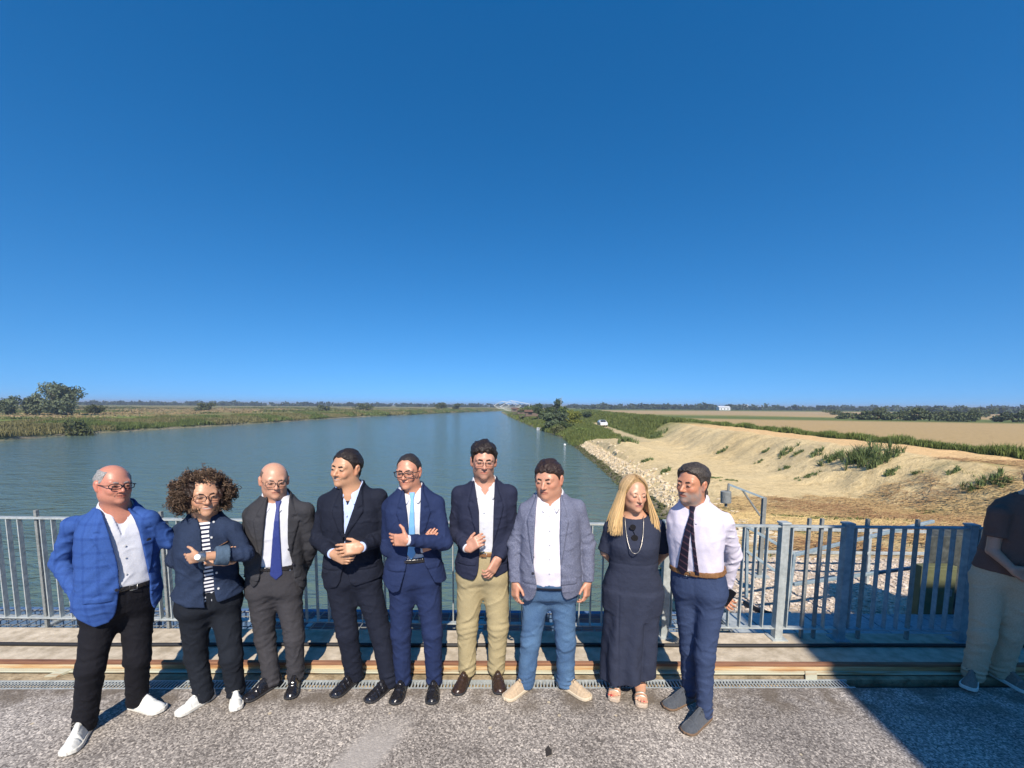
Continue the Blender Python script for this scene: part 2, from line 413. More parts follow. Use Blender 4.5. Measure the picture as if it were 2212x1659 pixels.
def make_head(p, f):
    hs_ = p.hs; H = p.H; g = lambda *q: p.hp(q)
    hd = p.s['head']; wd = hd.get('w', 1.0) * 1.05; jw = hd.get('jaw', 1.0)
    E_ = lambda c, r, k=0.02, cut=False: f.ell(p.hp(c), np.array(r) * hs_, H, k * hs_, cut)
    E_((0, -0.018, 0.028), (0.076 * wd, 0.096, 0.090))
    E_((0, 0.018, -0.03), (0.060 * wd * jw, 0.066, 0.082), 0.03)
    E_((0, 0.032, -0.076), (0.043 * wd * jw, 0.044, 0.036), 0.03)
    E_((0, 0.070, -0.098), (0.020, 0.016, 0.016), 0.02)
    for sx in (-1, 1):
        E_((sx * 0.038 * wd, 0.053, -0.026), (0.019, 0.023, 0.018), 0.02)
        E_((sx * 0.046 * wd * jw, 0.0, -0.062), (0.016, 0.026, 0.024), 0.03)
        E_((sx * 0.031, 0.095, -0.001), (0.018, 0.018, 0.011), 0.012, True)
        E_((sx * 0.031, 0.0775, -0.002), (0.014, 0.0095, 0.0105), 0.004)
    f.limb(g(-0.040, 0.064, 0.018), g(0.040, 0.064, 0.018), 0.014 * hs_, 0.014 * hs_, 0.015 * hs_)
    f.limb(g(0, 0.076, 0.006), g(0, 0.104, -0.034), 0.0080 * hs_, 0.0105 * hs_, 0.010 * hs_)
    for sx in (-1, 1): E_((sx * 0.012, 0.091, -0.037), (0.0075, 0.010, 0.0065), 0.006)
    E_((0, 0.076, -0.0585), (0.025, 0.013, 0.0055), 0.008)
    E_((0, 0.075, -0.0695), (0.022, 0.013, 0.0065), 0.008)
    E_((0, 0.094, -0.0640), (0.028, 0.012, 0.0022), 0.003, True)
    if hd.get('smile'):
        for sx in (-1, 1):
            f.limb(g(sx * 0.020, 0.090, -0.040), g(sx * 0.034, 0.080, -0.064), 0.0015 * hs_, 0.0015 * hs_, 0.0)
            E_((sx * 0.036, 0.064, -0.040), (0.018, 0.017, 0.015), 0.014)
    for sx in (-1, 1):
        a = g(sx * 0.074 * wd, -0.012, 0.002)
        E_((sx * 0.079 * wd, -0.012, 0.004), (0.010, 0.019, 0.026), 0.006)
        E_((sx * 0.077 * wd, -0.006, -0.022), (0.008, 0.011, 0.016), 0.008)
        E_((sx * 0.089 * wd, -0.008, 0.002), (0.007, 0.010, 0.015), 0.004, True)
    # neck
    nr = 0.058 * hs_ * hd.get('neck', 1.0) * (0.84 if p.s.get('woman') else 1)
    p.nr = nr
    f.limb(p.hp((0, -0.022, -0.06)), p.N - p.up * 0.05 + p.F * 0.012, nr, nr * 1.10, 0.035 * hs_)
    if hd.get('double'): E_((0, 0.035, -0.105), (0.05, 0.045, 0.03), 0.03)

def head_cols(p, V, col):
    hd = p.s['head']; L = ((V - p.hc) @ p.H.T) / p.hs
    x, y, z = L[:, 0], L[:, 1], L[:, 2]
    zz = z - (7.0 * x * x if hd.get('smile') else -2.0 * x * x)
    near = (np.abs(x) < 0.12) & (np.abs(z) < 0.16) & (np.abs(y) < 0.16)
    def mixin(mask, c, a=1.0):
        k = (np.clip(mask, 0, 1) * a * near)[:, None]; col[:] = col * (1 - k) + np.array(c) * k
    skin = np.array(p.s['skin'])
    red = skin * np.array([1.05, 0.80, 0.78])
    mixin(1 - ((x / 0.03) ** 2 + ((z + 0.028) / 0.02) ** 2) * (y > 0.05), red, 0.0)
    for sx in (-1, 1): mixin(1.3 * np.exp(-(((x - sx * 0.042) / 0.02) ** 2 + ((z + 0.03) / 0.018) ** 2)) * (y > 0.02), red, 0.45)
    mixin(1.2 * np.exp(-((x / 0.012) ** 2 + ((z + 0.034) / 0.012) ** 2)) * (y > 0.08), red, 0.4)
    mixin((np.abs(x) > 0.070) * (y < 0.03) * (np.abs(z) < 0.04), red, 0.5)
    lip = (1 - ((x / 0.027) ** 2 + ((zz + 0.0655) / 0.0085) ** 2)) * 4 * (y > 0.05)
    mixin(lip, hd.get('lip', skin * np.array([0.85, 0.55, 0.55])), 0.7)
    mixin((1 - ((x / 0.026) ** 2 + ((zz + 0.0650) / (0.0040 if hd.get('teeth') else 0.0026)) ** 2)) * 4 * (y > 0.05), (0.46, 0.40, 0.34) if hd.get('teeth') else (0.16, 0.06, 0.05), 0.9)
    n_ = noise3(L[:, 0], L[:, 1], L[:, 2], 160, 1.0)
    if 'beard' in hd:
        bc, ba = hd['beard']
        m_ = np.clip((0.012 + (-z - 0.045) - np.clip(0.035 - np.abs(x), 0, 1) * 0.15) * 45, 0, 1) * np.clip((y + 0.01) * 60, 0, 1) * (z > -0.135)
        must = np.clip(1.4 - (np.abs(z + 0.051) / 0.008) ** 2, 0, 1) * (np.abs(x) < 0.032) * (y > 0.05)
        cheek = 1 - np.clip(1 - ((np.abs(x) - 0.02) / 0.03), 0, 1) * np.clip((z + 0.06) / 0.02, 0, 1)
        side = np.clip((np.abs(x) - 0.05) * 40, 0, 1) * np.clip((-z + .01) * 40, 0, 1) * np.clip((0.04 - y) * 50, 0, 1) * np.clip((y + 0.005) * 80, 0, 1) * (z > -.1)
        lipm = np.clip(lip, 0, 1)
        mm = np.maximum(np.maximum(m_ * cheek, must), side) * (1 - lipm)
        mixin(mm * (0.8 + 0.3 * n_), bc, ba)
    return col

def tint(V, skin, seed=0):
    n_ = noise3(V[:, 0], V[:, 1], V[:, 2], 40, seed)[:, None]
    return np.array(skin)[None, :] * (1 + 0.06 * n_ * np.array([0.6, 1, 1]))

def hand(p, f, i):
    h = p.s['hands'][i]
    if h is None: return
    w_ = p.wr[i]; tip = p.P(h['tip']); D = tip - w_; D /= np.linalg.norm(D)
    toC = EYE - w_; toC /= np.linalg.norm(toC)
    n = np.array(h.get('n', (0, 0, 0)), float)   # palm normal in (image right, up, to camera)
    n = _r * n[0] + _u * n[1] - _f * n[2]
    Nn = n - D * n.dot(D); Nn /= np.linalg.norm(Nn)
    Tt = np.cross(D, Nn) * h.get('th', 1)
    s_ = p.S * (0.90 if p.s.get('woman') else 1.0)
    q = lambda d, t, nn: w_ + (D * d + Tt * t + Nn * nn) * s_
    f.rbox(q(0.050, 0, 0), np.array([0.050, 0.040, 0.0145]) * s_, np.array([D, Tt, Nn]), 0.013 * s_, 0.012)
    f.limb(q(0.0, 0, 0), q(0.03, 0, 0), 0.026 * s_, 0.026 * s_, 0.015, flat=(Nn, 0.75))
    f.ell(q(0.035, 0.026, 0.008), np.array([0.030, 0.017, 0.016]) * s_, np.array([D, Tt, Nn]), 0.01)
    curl = h.get('curl', 25); sp = h.get('spread', 0.1)
    for j, (t, L, r) in enumerate([(0.031, 0.074, 0.0092), (0.0105, 0.083, 0.0095), (-0.0105, 0.077, 0.0090), (-0.031, 0.060, 0.0082)]):
        c = curl[j] if isinstance(curl, (list, tuple)) else curl + j * 5
        a = q(0.094 - abs(t) * 0.15, t, 0); ang = 0.0; cur = a
        for k_, fr in enumerate((0.46, 0.30, 0.24)):
            ang += R(c) * (0.7 if k_ == 0 else 1.0)
            dv = D * math.cos(ang) + Nn * math.sin(ang) + Tt * (sp * t / 0.031) * 0.6; dv /= np.linalg.norm(dv)
            nx_ = cur + dv * L * fr * s_
            f.limb(cur, nx_, r * s_ * (1 - 0.08 * k_), r * s_ * (0.92 - 0.08 * k_), 0.004 if k_ else 0.008)
            cur = nx_
    ta = q(0.018, 0.030, 0.006); to = h.get('thumb', (0.75, 0.62, 0.25))
    d1 = D * to[0] + Tt * to[1] + Nn * to[2]; d1 /= np.linalg.norm(d1); d2 = D * (to[0] + .3) + Tt * to[1] * 0.6 + Nn * to[2]; d2 /= np.linalg.norm(d2)
    tb = ta + d1 * 0.048 * s_; f.limb(ta, tb, 0.0135 * s_, 0.0105 * s_, 0.010); f.limb(tb, tb + d2 * 0.030 * s_, 0.0105 * s_, 0.0088 * s_, 0.004)

def allpts(p): return np.array(p.sh + p.el + p.wr + [p.O, p.N])

def make_body(p):
    pts = np.concatenate([allpts(p), [p.hc, p.hc + [0, 0, 0.13]], np.array(p.ank), np.array(p.kn), [f[0] + f[1] * f[2] for f in p.foot]])
    # upper body grid, fine; the legs are in the same field
    lo = pts.min(0) - 0.2; hi = pts.max(0) + 0.2; lo[2] = 0.0
    f = Field(lo, hi, 0.0048); S = p.S
    m = 0.3
    a, b = p.W(0, 0, -0.1), p.W(0, 0, 1.05); lo2 = np.minimum(a, b) - m; hi2 = np.maximum(a, b) + m
    f.add(lo2, hi2, lambda x, y, z: p.torso(x, y, z, -0.012, t0=0.16)[0], 0.0)
    for i, sx in enumerate((-1, 1)):
        f.limb(p.N + p.R * sx * 0.04 * S - p.up * 0.04 * S, p.sh[i] - p.up * 0.005, 0.040 * S, 0.045 * S, 0.04)
        f.limb(p.sh[i], p.el[i], 0.044 * S, 0.037 * S, 0.02)
        f.limb(p.el[i], p.wr[i], 0.038 * S, 0.026 * S, 0.01)
        f.limb(p.hipj[i], p.kn[i], 0.072 * S, 0.048 * S, 0.03); f.limb(p.kn[i], p.ank[i], 0.050 * S, 0.034 * S, 0.02)
        f.limb(p.ank[i] - [0, 0, .045 * S], p.foot[i][0] + p.foot[i][1] * p.foot[i][2] * 0.62 + np.array([0, 0, 0.030]), 0.028 * S, 0.018 * S, 0.01)
        hand(p, f, i)
    make_head(p, f)
    skin = p.s['skin']
    def cf(V):
        c = tint(V, skin, p.base[0]); head_cols(p, V, c)
        if 'nails' in p.s: pass
        return c
    p.body = f.obj('body', SKIN, p.root, cf, relax=1)
    # eyes
    for sx in (-1, 1):
        e = Field(p.hp((sx * 0.031, 0.08, -0.003)) - 0.03, p.hp((sx * 0.031, 0.08, -0.003)) + 0.03, 0.002)
        e.ell(p.hp((sx * 0.031, 0.0795, -0.0035)), np.array([0.0135, 0.0098, 0.0046]) * p.hs, p.H)
        hx = p.s['head'].get('gaze', 0.0)
        def ec(V, sx=sx):
            L = ((V - p.hc) @ p.H.T) / p.hs; r = np.hypot(L[:, 0] - sx * 0.031 - hx, (L[:, 2] + 0.002) * 0.9)
            c = np.tile([0.26, 0.20, 0.17], (len(V), 1)); c[r < 0.0075] = p.s['head'].get('iris', (0.06, 0.03, 0.015)); c[r < 0.0026] = (0.005, 0.005, 0.005)
            c[(L[:, 2] > -0.0008)] = (0.03, 0.02, 0.015); return c
        e.obj('eye', EYEM, p.body, ec, relax=0)
        b = Field(p.hp((sx * 0.032, 0.08, 0.018)) - 0.04, p.hp((sx * 0.032, 0.08, 0.018)) + 0.04, 0.003)
        th = (p.s['head'].get('brow', 0.0042) + .0008) * p.hs
        b.limb(p.hp((sx * 0.014, 0.0815, 0.0140)), p.hp((sx * 0.032, 0.0800, 0.0175)), th, th, 0.002)
        b.limb(p.hp((sx * 0.032, 0.0800, 0.0175)), p.hp((sx * 0.051, 0.068, 0.0115)), th, th * 0.6, 0.002)
        b.obj('eyebrow', p.s['head'].get('browmat', HAIRM['dark']), p.body, relax=0)
    return p.body

def hair_short(p, mat, line, thick=0.012, top=None, rough=0.004, freq=90, vol=None, front=0.0):
    """line = [(y, z)...] hairline height against head y; top=(z) removes hair above (bald crown)"""
    f = Field(p.hc - 0.17 * p.hs, p.hc + 0.17 * p.hs, 0.0038); wd = p.s['head'].get('w', 1) * 1.05
    ly, lz = zip(*line)
    def fn(x, y, z):
        dx, dy, dz = x - p.hc[0], y - p.hc[1], z - p.hc[2]
        X, Y, Z = [(dx * p.H[i][0] + dy * p.H[i][1] + dz * p.H[i][2]) / p.hs for i in range(3)]
        tk = thick + (vol[0] * np.clip((Z - 0.03) / 0.07, 0, 1) * (1 + vol[1] * np.clip(Y / 0.08, -1, 1)) if vol else 0)
        r = (0.076 * wd + tk, 0.096 + tk, 0.090 + tk)
        Yc, Zc = Y + 0.018, Z - 0.028
        k0 = np.sqrt((X / r[0]) ** 2 + (Yc / r[1]) ** 2 + (Zc / r[2]) ** 2); k1 = np.sqrt((X / r[0] ** 2) ** 2 + (Yc / r[1] ** 2) ** 2 + (Zc / r[2] ** 2) ** 2) + 1e-5
        d = k0 * (k0 - 1) / k1
        # back of the neck
        q = np.sqrt((X / (0.062 * wd)) ** 2 + ((Y + 0.045) / 0.055) ** 2 + ((Z + 0.045) / 0.06) ** 2); d = smin(d, (q - 1) * 0.055, 0.02)
        d = d + rough * noise3(X * 1.0, Y * 0.35, Z * 0.8, freq, 1.3) + rough * 0.6 * noise3(X, Y * 0.3, Z, freq * 2.3, 2.1)
        zl = np.interp(Y, ly, lz) + 0.004 * np.sin(X * 150 + Y * 90)
        m_ = smax(d, (zl - Z) * 0.8, 0.008)
        # ear gap
        ear = np.sqrt(((np.abs(X) - 0.085 * wd) / 0.02) ** 2 + ((Y + 0.004) / 0.024) ** 2 + ((Z + 0.004) / 0.030) ** 2)
        m_ = smax(m_, (1 - ear) * 0.02, 0.004)
        if top is not None:
            zt = top[0] + top[1] * np.clip(-Y / 0.1, -1, 1); m_ = smax(m_, (Z - zt) * 0.7, 0.01)
        return m_ * p.hs
    f.add(p.hc - 0.17 * p.hs, p.hc + 0.17 * p.hs, fn)
    return f.obj('hair', mat, p.root, relax=0)

def glasses(p, mat, w=0.029, h=0.018, r=0.0022, zc=-0.006, lens=None, parent=None, round_=3.2, tint_=None):
    m = MB(); fy = 0.102; pr = parent or p.root; lenses = MB()
    for sx in (-1, 1):
        pts = []
        for i in range(22):
            a = 2 * math.pi * i / 21; ca, sa = math.cos(a), math.sin(a)
            e = 2 / round_; X = w * abs(ca) ** e * (1 if ca > 0 else -1); Z = h * abs(sa) ** e * (1 if sa > 0 else -1)
            xx = sx * 0.0335 + X; pts.append(p.hp((xx, fy - abs(xx) * 0.22, zc + Z)))
        m.tube(pts, r * p.hs, 6, cap=False)
        lp = [p.hp((0.0335 * sx, fy - 0.0335 * 0.22, zc))] + pts[:-1]
        lenses.raw(lp, [[0, i, i % 21 + 1] for i in range(1, 22)])
        m.tube([p.hp((sx * 0.062, fy - 0.014, zc + h * 0.5)), p.hp((sx * 0.077, 0.075, zc + h * 0.5)), p.hp((sx * 0.080, 0.0, zc + 0.012)), p.hp((sx * 0.079, -0.02, zc))], r * 0.9 * p.hs, 6)
    m.tube([p.hp((-0.007, fy + 0.001, zc + h * 0.35)), p.hp((0, fy + 0.003, zc + h * 0.45)), p.hp((0.007, fy + 0.001, zc + h * 0.35))], r * p.hs, 6)
    g = m.build('glasses', mat, pr, smooth=True)
    lenses.build('lens', lens or LENS, g)
    return g

def collar(p, mat, spread=0.055, open_=0.02, drop=0.07, parent=None, side=0.066, up=0.038):
    m = MB(); S = p.S; nr = p.nr
    na = p.hp((0, -0.022, -0.06)) - p.N; na /= np.linalg.norm(na)
    fx = np.cross(na, p.R); fx = fx if fx.dot(p.F) > 0 else -fx
    for sx in (-1, 1):
        # collar band going round the neck, folded leaf at the front
        rows = []
        for k_ in range(9):
            a = math.pi * (k_ / 8)   # 0 front .. pi back
            rr = nr + 0.012
            base = p.N + (fx * math.cos(a) * rr * 1.08 + p.R * sx * math.sin(a) * rr * 1.05)
            fr = max(0.0, math.cos(a))
            base = base - p.up * 0.040 * max(0, math.cos(a) + 0.2) / 1.2
            if k_ == 0: base = p.N + fx * rr * 1.12 + p.R * sx * open_ - p.up * 0.045
            topp = base + na * (up - 0.022 * fr)
            out = p.R * sx * math.sin(a) + fx * math.cos(a)
            low = topp + out * 0.022 - na * (0.035 + 0.0 * fr)
            if k_ == 0: low = p.N + fx * (rr + 0.046) + p.R * sx * (open_ + spread * 0.55) - p.up * (drop + 0.045); topp = base + na * 0.004
            if k_ == 1: low = p.N + fx * (rr + 0.038) + p.R * sx * (spread * 0.95 + open_ * 0.6) - p.up * (drop * 0.75 + 0.04)
            if k_ == 2: low = low - na * 0.016
            rows.append((base - na * 0.01, topp, low))
        V = []; F_ = []
        for b_, t_, l_ in rows: V += [b_, t_, t_ + (l_ - t_) * 0.06 + na * 0.002, l_]
        for k_ in range(8):
            for j in range(3): F_.append([k_ * 4 + j, (k_ + 1) * 4 + j, (k_ + 1) * 4 + j + 1, k_ * 4 + j + 1])
        m.raw(V, F_)
    o = m.build('collar', mat, parent or p.root, smooth=True)
    so_ = o.modifiers.new('thick', 'SOLIDIFY'); so_.thickness = 0.004; so_.offset = 0
    sb = o.modifiers.new('sub', 'SUBSURF'); sb.levels = sb.render_levels = 1
    return o

def make_shirt(p, mat, vneck=None, sleeve=0.0, off=0.004, hemt=0.15, name='shirt', cuffs=(), foldamp=0.004, h=0.007, collar_=None, short=None, buttons=None):
    """vneck=(half width, depth t): opening in the front; sleeve>0: sleeves with that extra radius to the wrist"""
    pts = allpts(p); lo = pts.min(0) - 0.26; hi = pts.max(0) + 0.26
    if not sleeve and not short: lo = np.minimum(p.O, p.N) - 0.32; hi = np.maximum(p.O, p.N) + 0.32
    f = Field(lo, hi, h); S = p.S
    m = 0.3; lo2 = p.O.copy() - m; hi2 = p.N + m
    def tf(x, y, z):
        d, u, v, t = p.torso(x, y, z, off, t0=hemt, t1=1.0)
        n1 = noise3(x, y, z * 0.45, 30, p.base[0]); n2 = noise3(x, y, z * 0.7, 62, 2 + p.base[0])
        q1 = t * p.tl / 0.09 * 3.14 + 20 * u * np.sin(t * 4 + p.base[0]) + 1.5 * np.sin(u * 23 + p.base[0]); am_ = np.clip(np.sin(u * 17 + t * 9 + p.base[0] * 2) * np.sin(t * 12 - u * 15), 0, 1)
        return d + foldamp * (n1 + 0.5 * n2) - foldamp * 1.2 * am_ * np.exp(-(np.sin(q1) / 0.3) ** 2)
    f.add(lo2, hi2, tf)
    for i, sx in enumerate((-1, 1)):
        f.limb(p.N + p.R * sx * 0.05 * S - p.up * 0.055 * S, p.shl[i], 0.044 * S, 0.048 * S, 0.04)
        if sleeve:
            f.limb(p.sh[i], p.el[i], 0.058 * S + sleeve, 0.050 * S + sleeve, 0.03, folds=[(0.95, 0.3, 0.008, 0.055), (0.1, 0.25, 0.004, 0.08)], seed=i + p.base[0], crump=0.007)
            e = p.wr[i] + (p.el[i] - p.wr[i]) * 0.06
            f.limb(p.el[i], e, 0.050 * S + sleeve, 0.036 * S + sleeve * 0.6, 0.015, folds=[(0.1, 0.35, 0.008, 0.05), (0.9, 0.2, 0.004, 0.05)], seed=i * 2.2 + p.base[0], crump=0.007)
        if short:
            e = p.sh[i] + (p.el[i] - p.sh[i]) * short
            f.limb(p.sh[i], e, 0.062 * S, 0.062 * S, 0.03, folds=[(0.9, 0.4, 0.005, 0.08)], seed=i + p.base[0], flatend=True)
            pass
    # neck hole
    nr = p.nr + 0.004
    na = p.hp((0, -0.022, -0.06)) - p.N; na /= np.linalg.norm(na); c0 = p.N - na * 0.02 + p.F * 0.01
    def hole(x, y, z):
        dx, dy, dz = x - c0[0], y - c0[1], z - c0[2]; s_ = dx * na[0] + dy * na[1] + dz * na[2]
        r_ = np.sqrt(np.maximum(dx * dx + dy * dy + dz * dz - s_ * s_, 0)); return np.maximum(r_ - nr - 0.3 * np.maximum(s_, 0), -s_)
    f.cut(c0 - 0.15, c0 + 0.15, hole, 0.004)
    if vneck:
        hw, dp = vneck
        def vn(x, y, z):
            u, v, t = p.loc(x, y, z); d, _, _, _ = p.torso(x, y, z, off)
            return np.maximum(np.maximum(np.abs(u) - hw * np.clip((t - dp) / (1 - dp), 0, 1.2), (dp - t) * 0.5), np.maximum(-v, -(d + 0.013)))
        f.cut(p.W(0, 0.1, 0.9) - 0.2, p.W(0, 0.1, 0.9) + 0.2, vn, 0.003)
    o = f.obj(name, mat, p.root, relax=1)
    if buttons:
        bm_, ts, us = buttons
        for t in ts:
            b = MB(); c = surf(p, us, t, off + 0.006); ax = p.F
            b.tube([c - ax * 0.002, c + ax * 0.003], 0.0055, 8); b.build('button', bm_, o, origin=c)
        # placket
    return o

def surf(p, u, t, off):
    """point on the torso front at (u,t)"""
    a = np.interp(t, T_T, p.A) + off; b = np.interp(t, T_T, p.B) + off; c = np.interp(t, T_T, p.Cc)
    q = max(0.0, 1 - (abs(u) / a) ** 2.4) ** (1 / 2.4)
    return p.W(u, c + b * q, t)

def poly2(u, t, pts, tl):
    """signed distance (approx) of a convex polygon given as [(u,t)] ; t scaled by torso length"""
    P_ = np.array(pts, float); P_[:, 1] *= tl; T = t * tl
    ar = 0.5 * sum(P_[i][0] * P_[(i + 1) % len(P_)][1] - P_[(i + 1) % len(P_)][0] * P_[i][1] for i in range(len(P_)))
    if ar < 0: P_ = P_[::-1]
    d = None
    for i in range(len(P_)):
        a, b = P_[i], P_[(i + 1) % len(P_)]; e = b - a; L = np.linalg.norm(e)
        if L < 1e-6: continue
        n = np.array([e[1], -e[0]]) / L
        q = (u - a[0]) * n[0] + (T - a[1]) * n[1]
        d = q if d is None else np.maximum(d, q)
    return d

def front_patch(p, name, mat, polys, off, th, parent=None, h=0.005, fold=0.0, vmin=0.0):
    """a thin piece of cloth lying on the torso front: polys in (u,t)"""
    allp = np.array([q for pl in polys for q in pl]); S = [p.W(u, v, t) for u, t in allp for v in (0.02, 0.24)]
    S = np.array(S); f = Field(S.min(0) - 0.03, S.max(0) + 0.03, h)
    def fn(x, y, z):
        d, u, v, t = p.torso(x, y, z, off, t0=-0.3, t1=1.1); r = None
        for pl in polys:
            q = poly2(u, t, pl, p.tl); r = q if r is None else np.minimum(r, q)
        if fold: d = d + fold * noise3(x, y, z * 0.4, 34, p.base[0])
        return np.maximum(np.maximum(smax(r, np.abs(d) - th, 0.003), -v + vmin), 0 * d - 1)
    f.add(S.min(0) - 0.03, S.max(0) + 0.03, fn)
    return f.obj(name, mat, parent or p.root, relax=1)

def rounded(L):
    a, b = L[-2], L[-1]; out = list(L[:-1])
    for s_ in (.3, .5, .68, .82, .92, .98, 1.0): out.append((a[0] + (b[0] - a[0]) * (1 - math.sqrt(1 - s_ * s_)), a[1] + (b[1] - a[1]) * s_))
    return out
def make_jacket(p, mat, spec, h=0.0062, name='jacket'):
    """spec: L, R = opening edges as lists of picture points from the collar down; hem = [(px,py)...] left to right, both ends included;
    lap = t at which the lapel ends; off = looseness"""
    pts = allpts(p); lo = pts.min(0) - 0.24; hi = pts.max(0) + 0.24; lo[2] = min(lo[2], p.O[2] - 0.2)
    lo[2] = max(lo[2], 0.3)
    f = Field(lo, hi, h); S = p.S; off = spec.get('off', 0.024); fl = spec.get('flare', 0.015)
    if spec.get('round', True): spec['L'] = rounded(spec['L']); spec['R'] = rounded(spec['R'])
    Lp = sorted([p.px2loc(q) for q in spec['L']], key=lambda q: q[1]); Rp = sorted([p.px2loc(q) for q in spec['R']], key=lambda q: q[1])
    lu, lt = zip(*Lp); ru, rt = zip(*Rp)
    hem = sorted([p.px2loc(q) for q in spec['hem']], key=lambda q: q[0]); hu, ht = zip(*hem)
    p.jl, p.jr = (lt, lu), (rt, ru)
    sd_ = p.base[0] * 3
    def base(x, y, z):
        d, u, v, t = p.torso(x, y, z, off, t0=-0.5, t1=0.99, flare=fl)
        n1 = noise3(x, y, z * 0.3, 17, sd_); n2 = noise3(x, y, z * 0.55, 38, sd_ + 2)
        d = d + 0.0065 * n1 + 0.003 * n2
        for k_ in (0, 1):
            q1 = t * p.tl / 0.10 * 3.14 + (17 - 34 * k_) * u + 1.2 * np.sin(u * 21 + v * 9 + sd_ + k_) + v * 12 + k_ * 2
            am_ = np.clip(0.25 + 0.9 * np.sin(u * 19 + t * 7 + sd_ * 2 + k_ * 3) * np.sin(t * 11 - u * 13 + sd_), 0, 1)
            d = d - 0.0050 * am_ * (np.exp(-(np.sin(q1) / 0.30) ** 2) - 0.2) * np.clip((0.85 - t) * 5, 0, 1)
        # drag lines towards the button
        ph = (np.abs(u) * 26 + (t - 0.40) * 30 * 0.65); d = d + 0.003 * np.sin(ph * 2.2 + sd_) * np.exp(-((t - 0.38) / 0.16) ** 2)
        hh = np.interp(u, hu, ht); back = float(np.mean(ht))
        hh = np.where(v > 0.0, hh, back + 0.03)
        return smax(d, (hh - t) * p.tl, 0.006)
    f.add(p.O - 0.42, p.N + 0.30, base)
    for i, sx in enumerate((-1, 1)):
        f.limb(p.N + p.R * sx * 0.055 * S - p.up * 0.060 * S, p.shl[i], 0.050 * S, 0.054 * S, 0.045)
    # collar ring behind the neck
    na = p.hp((0, -0.022, -0.06)) - p.N; na /= np.linalg.norm(na); c0 = p.N - na * 0.035; rr0 = p.nr + 0.020
    def ring(x, y, z):
        dx, dy, dz = x - c0[0], y - c0[1], z - c0[2]; s_ = dx * na[0] + dy * na[1] + dz * na[2]
        r_ = np.sqrt(np.maximum(dx * dx + dy * dy + dz * dz - s_ * s_, 0)); u, v, t = p.loc(x, y, z)
        lim = 0.055 - 0.4 * np.clip(v + 0.0, 0, 1)
        return smax(smax(np.abs(r_ - rr0 - 0.010 + 0.25 * s_) - 0.010, np.abs(s_ - 0.0) - lim, 0.006), v - 0.075, 0.01)
    f.add(c0 - 0.16, c0 + 0.16, ring, 0.012)
    lap = spec.get('lap', 0.5); lw = spec.get('lw', 0.075) * S; nt_ = spec.get('notch', 0.83)
    side = spec.get('pocket', (0.25, 0.30, 0.065))
    def relief(x, y, z):
        u, v, t = p.loc(x, y, z)
        ul = np.interp(t, lt, lu); ur = np.interp(t, rt, ru)
        def lapel(dist, t):
            wd = lw * np.clip((t - lap) / (0.80 - lap), 0, 1) ** 0.8
            wd = np.where(t > 0.80, lw * np.clip((1.04 - t) / 0.22, 0.25, 1) * 0.9, wd)
            nn = np.exp(-((t - nt_) / 0.014) ** 2) * np.clip((dist - lw * 0.35) / 0.01, 0, 1)
            k_ = np.clip((wd - dist) / 0.004, 0, 1) * np.clip((dist + 0.012) / 0.004, 0, 1) * (t > lap) * (1 - nn)
            groove = np.exp(-((dist - wd - 0.003) / 0.004) ** 2) * (t > lap) * 0.35
            return k_ - groove
        r = lapel(ul - u, t) * (u < ul + 0.012) + lapel(u - ur, t) * (u > ur - 0.012)
        out = -0.0095 * r
        if side:
            for sx in (-1, 1):
                cx = sx * 0.115 * S * p.s.get('wide', 1)
                k_ = np.clip((side[2] - np.abs(u - cx)) / 0.004, 0, 1) * np.clip((t - side[0]) * p.tl / 0.004, 0, 1) * np.clip((side[1] - t) * p.tl / 0.004, 0, 1)
                out = out - 0.005 * k_ + 0.004 * np.exp(-((t - side[0]) * p.tl / 0.004 + 0.8) ** 2) * (np.abs(u - cx) < side[2])
        if spec.get('breast', True):
            k_ = np.clip((0.048 - np.abs(u - 0.105 * S)) / 0.003, 0, 1) * np.exp(-(((t - 0.70) * p.tl - 0.1 * (u - 0.1)) / 0.010) ** 4)
            out = out - 0.004 * k_
        return out * (v > 0.0)
    f.off(p.O - 0.42, p.N + 0.30, relief)
    # the opening, carved back to the shirt
    dep = spec.get('dep', off + 0.012)
    def opening(x, y, z):
        d, u, v, t = p.torso(x, y, z, off, t0=-0.6, t1=1.3, flare=fl)
        ul = np.interp(t, lt, lu); ur = np.interp(t, rt, ru)
        return np.maximum(np.maximum(ul - u, u - ur), np.maximum(-v + 0.0, -(d + dep + 0.07 * np.clip((0.28 - t) / 0.1, 0, 1))))
    f.cut(p.O - 0.42, p.N + 0.25, opening, 0.005)
    def hole(x, y, z):
        dx, dy, dz = x - c0[0], y - c0[1], z - c0[2]; s_ = dx * na[0] + dy * na[1] + dz * na[2]
        r_ = np.sqrt(np.maximum(dx * dx + dy * dy + dz * dz - s_ * s_, 0)); return np.maximum(r_ - p.nr - 0.010 - 0.2 * np.maximum(s_, 0), -s_ - 0.02)
    f.cut(c0 - 0.15, c0 + 0.2, hole, 0.004)
    for i, sx in enumerate((-1, 1)):
        er = spec.get('arm', 1.0) * .94
        f.limb(p.shl[i], p.el[i], 0.060 * S * er, 0.058 * S * er, 0.03, folds=[(0.98, 0.28, 0.013, 0.06), (0.12, 0.2, 0.005, 0.09), (0.55, 0.3, 0.005, 0.10)], seed=i * 1.7 + sd_, crump=0.006)
        e = p.wr[i] + (p.el[i] - p.wr[i]) * spec.get('cuff', 0.02)
        f.limb(p.el[i], e, 0.060 * S * er, 0.043 * S * er, 0.015, folds=[(0.08, 0.28, 0.012, 0.055), (0.6, 0.4, 0.006, 0.07)], seed=i * 2.9 + sd_, flatend=True, crump=0.006)
    o = f.obj(name, mat, p.root, relax=1)
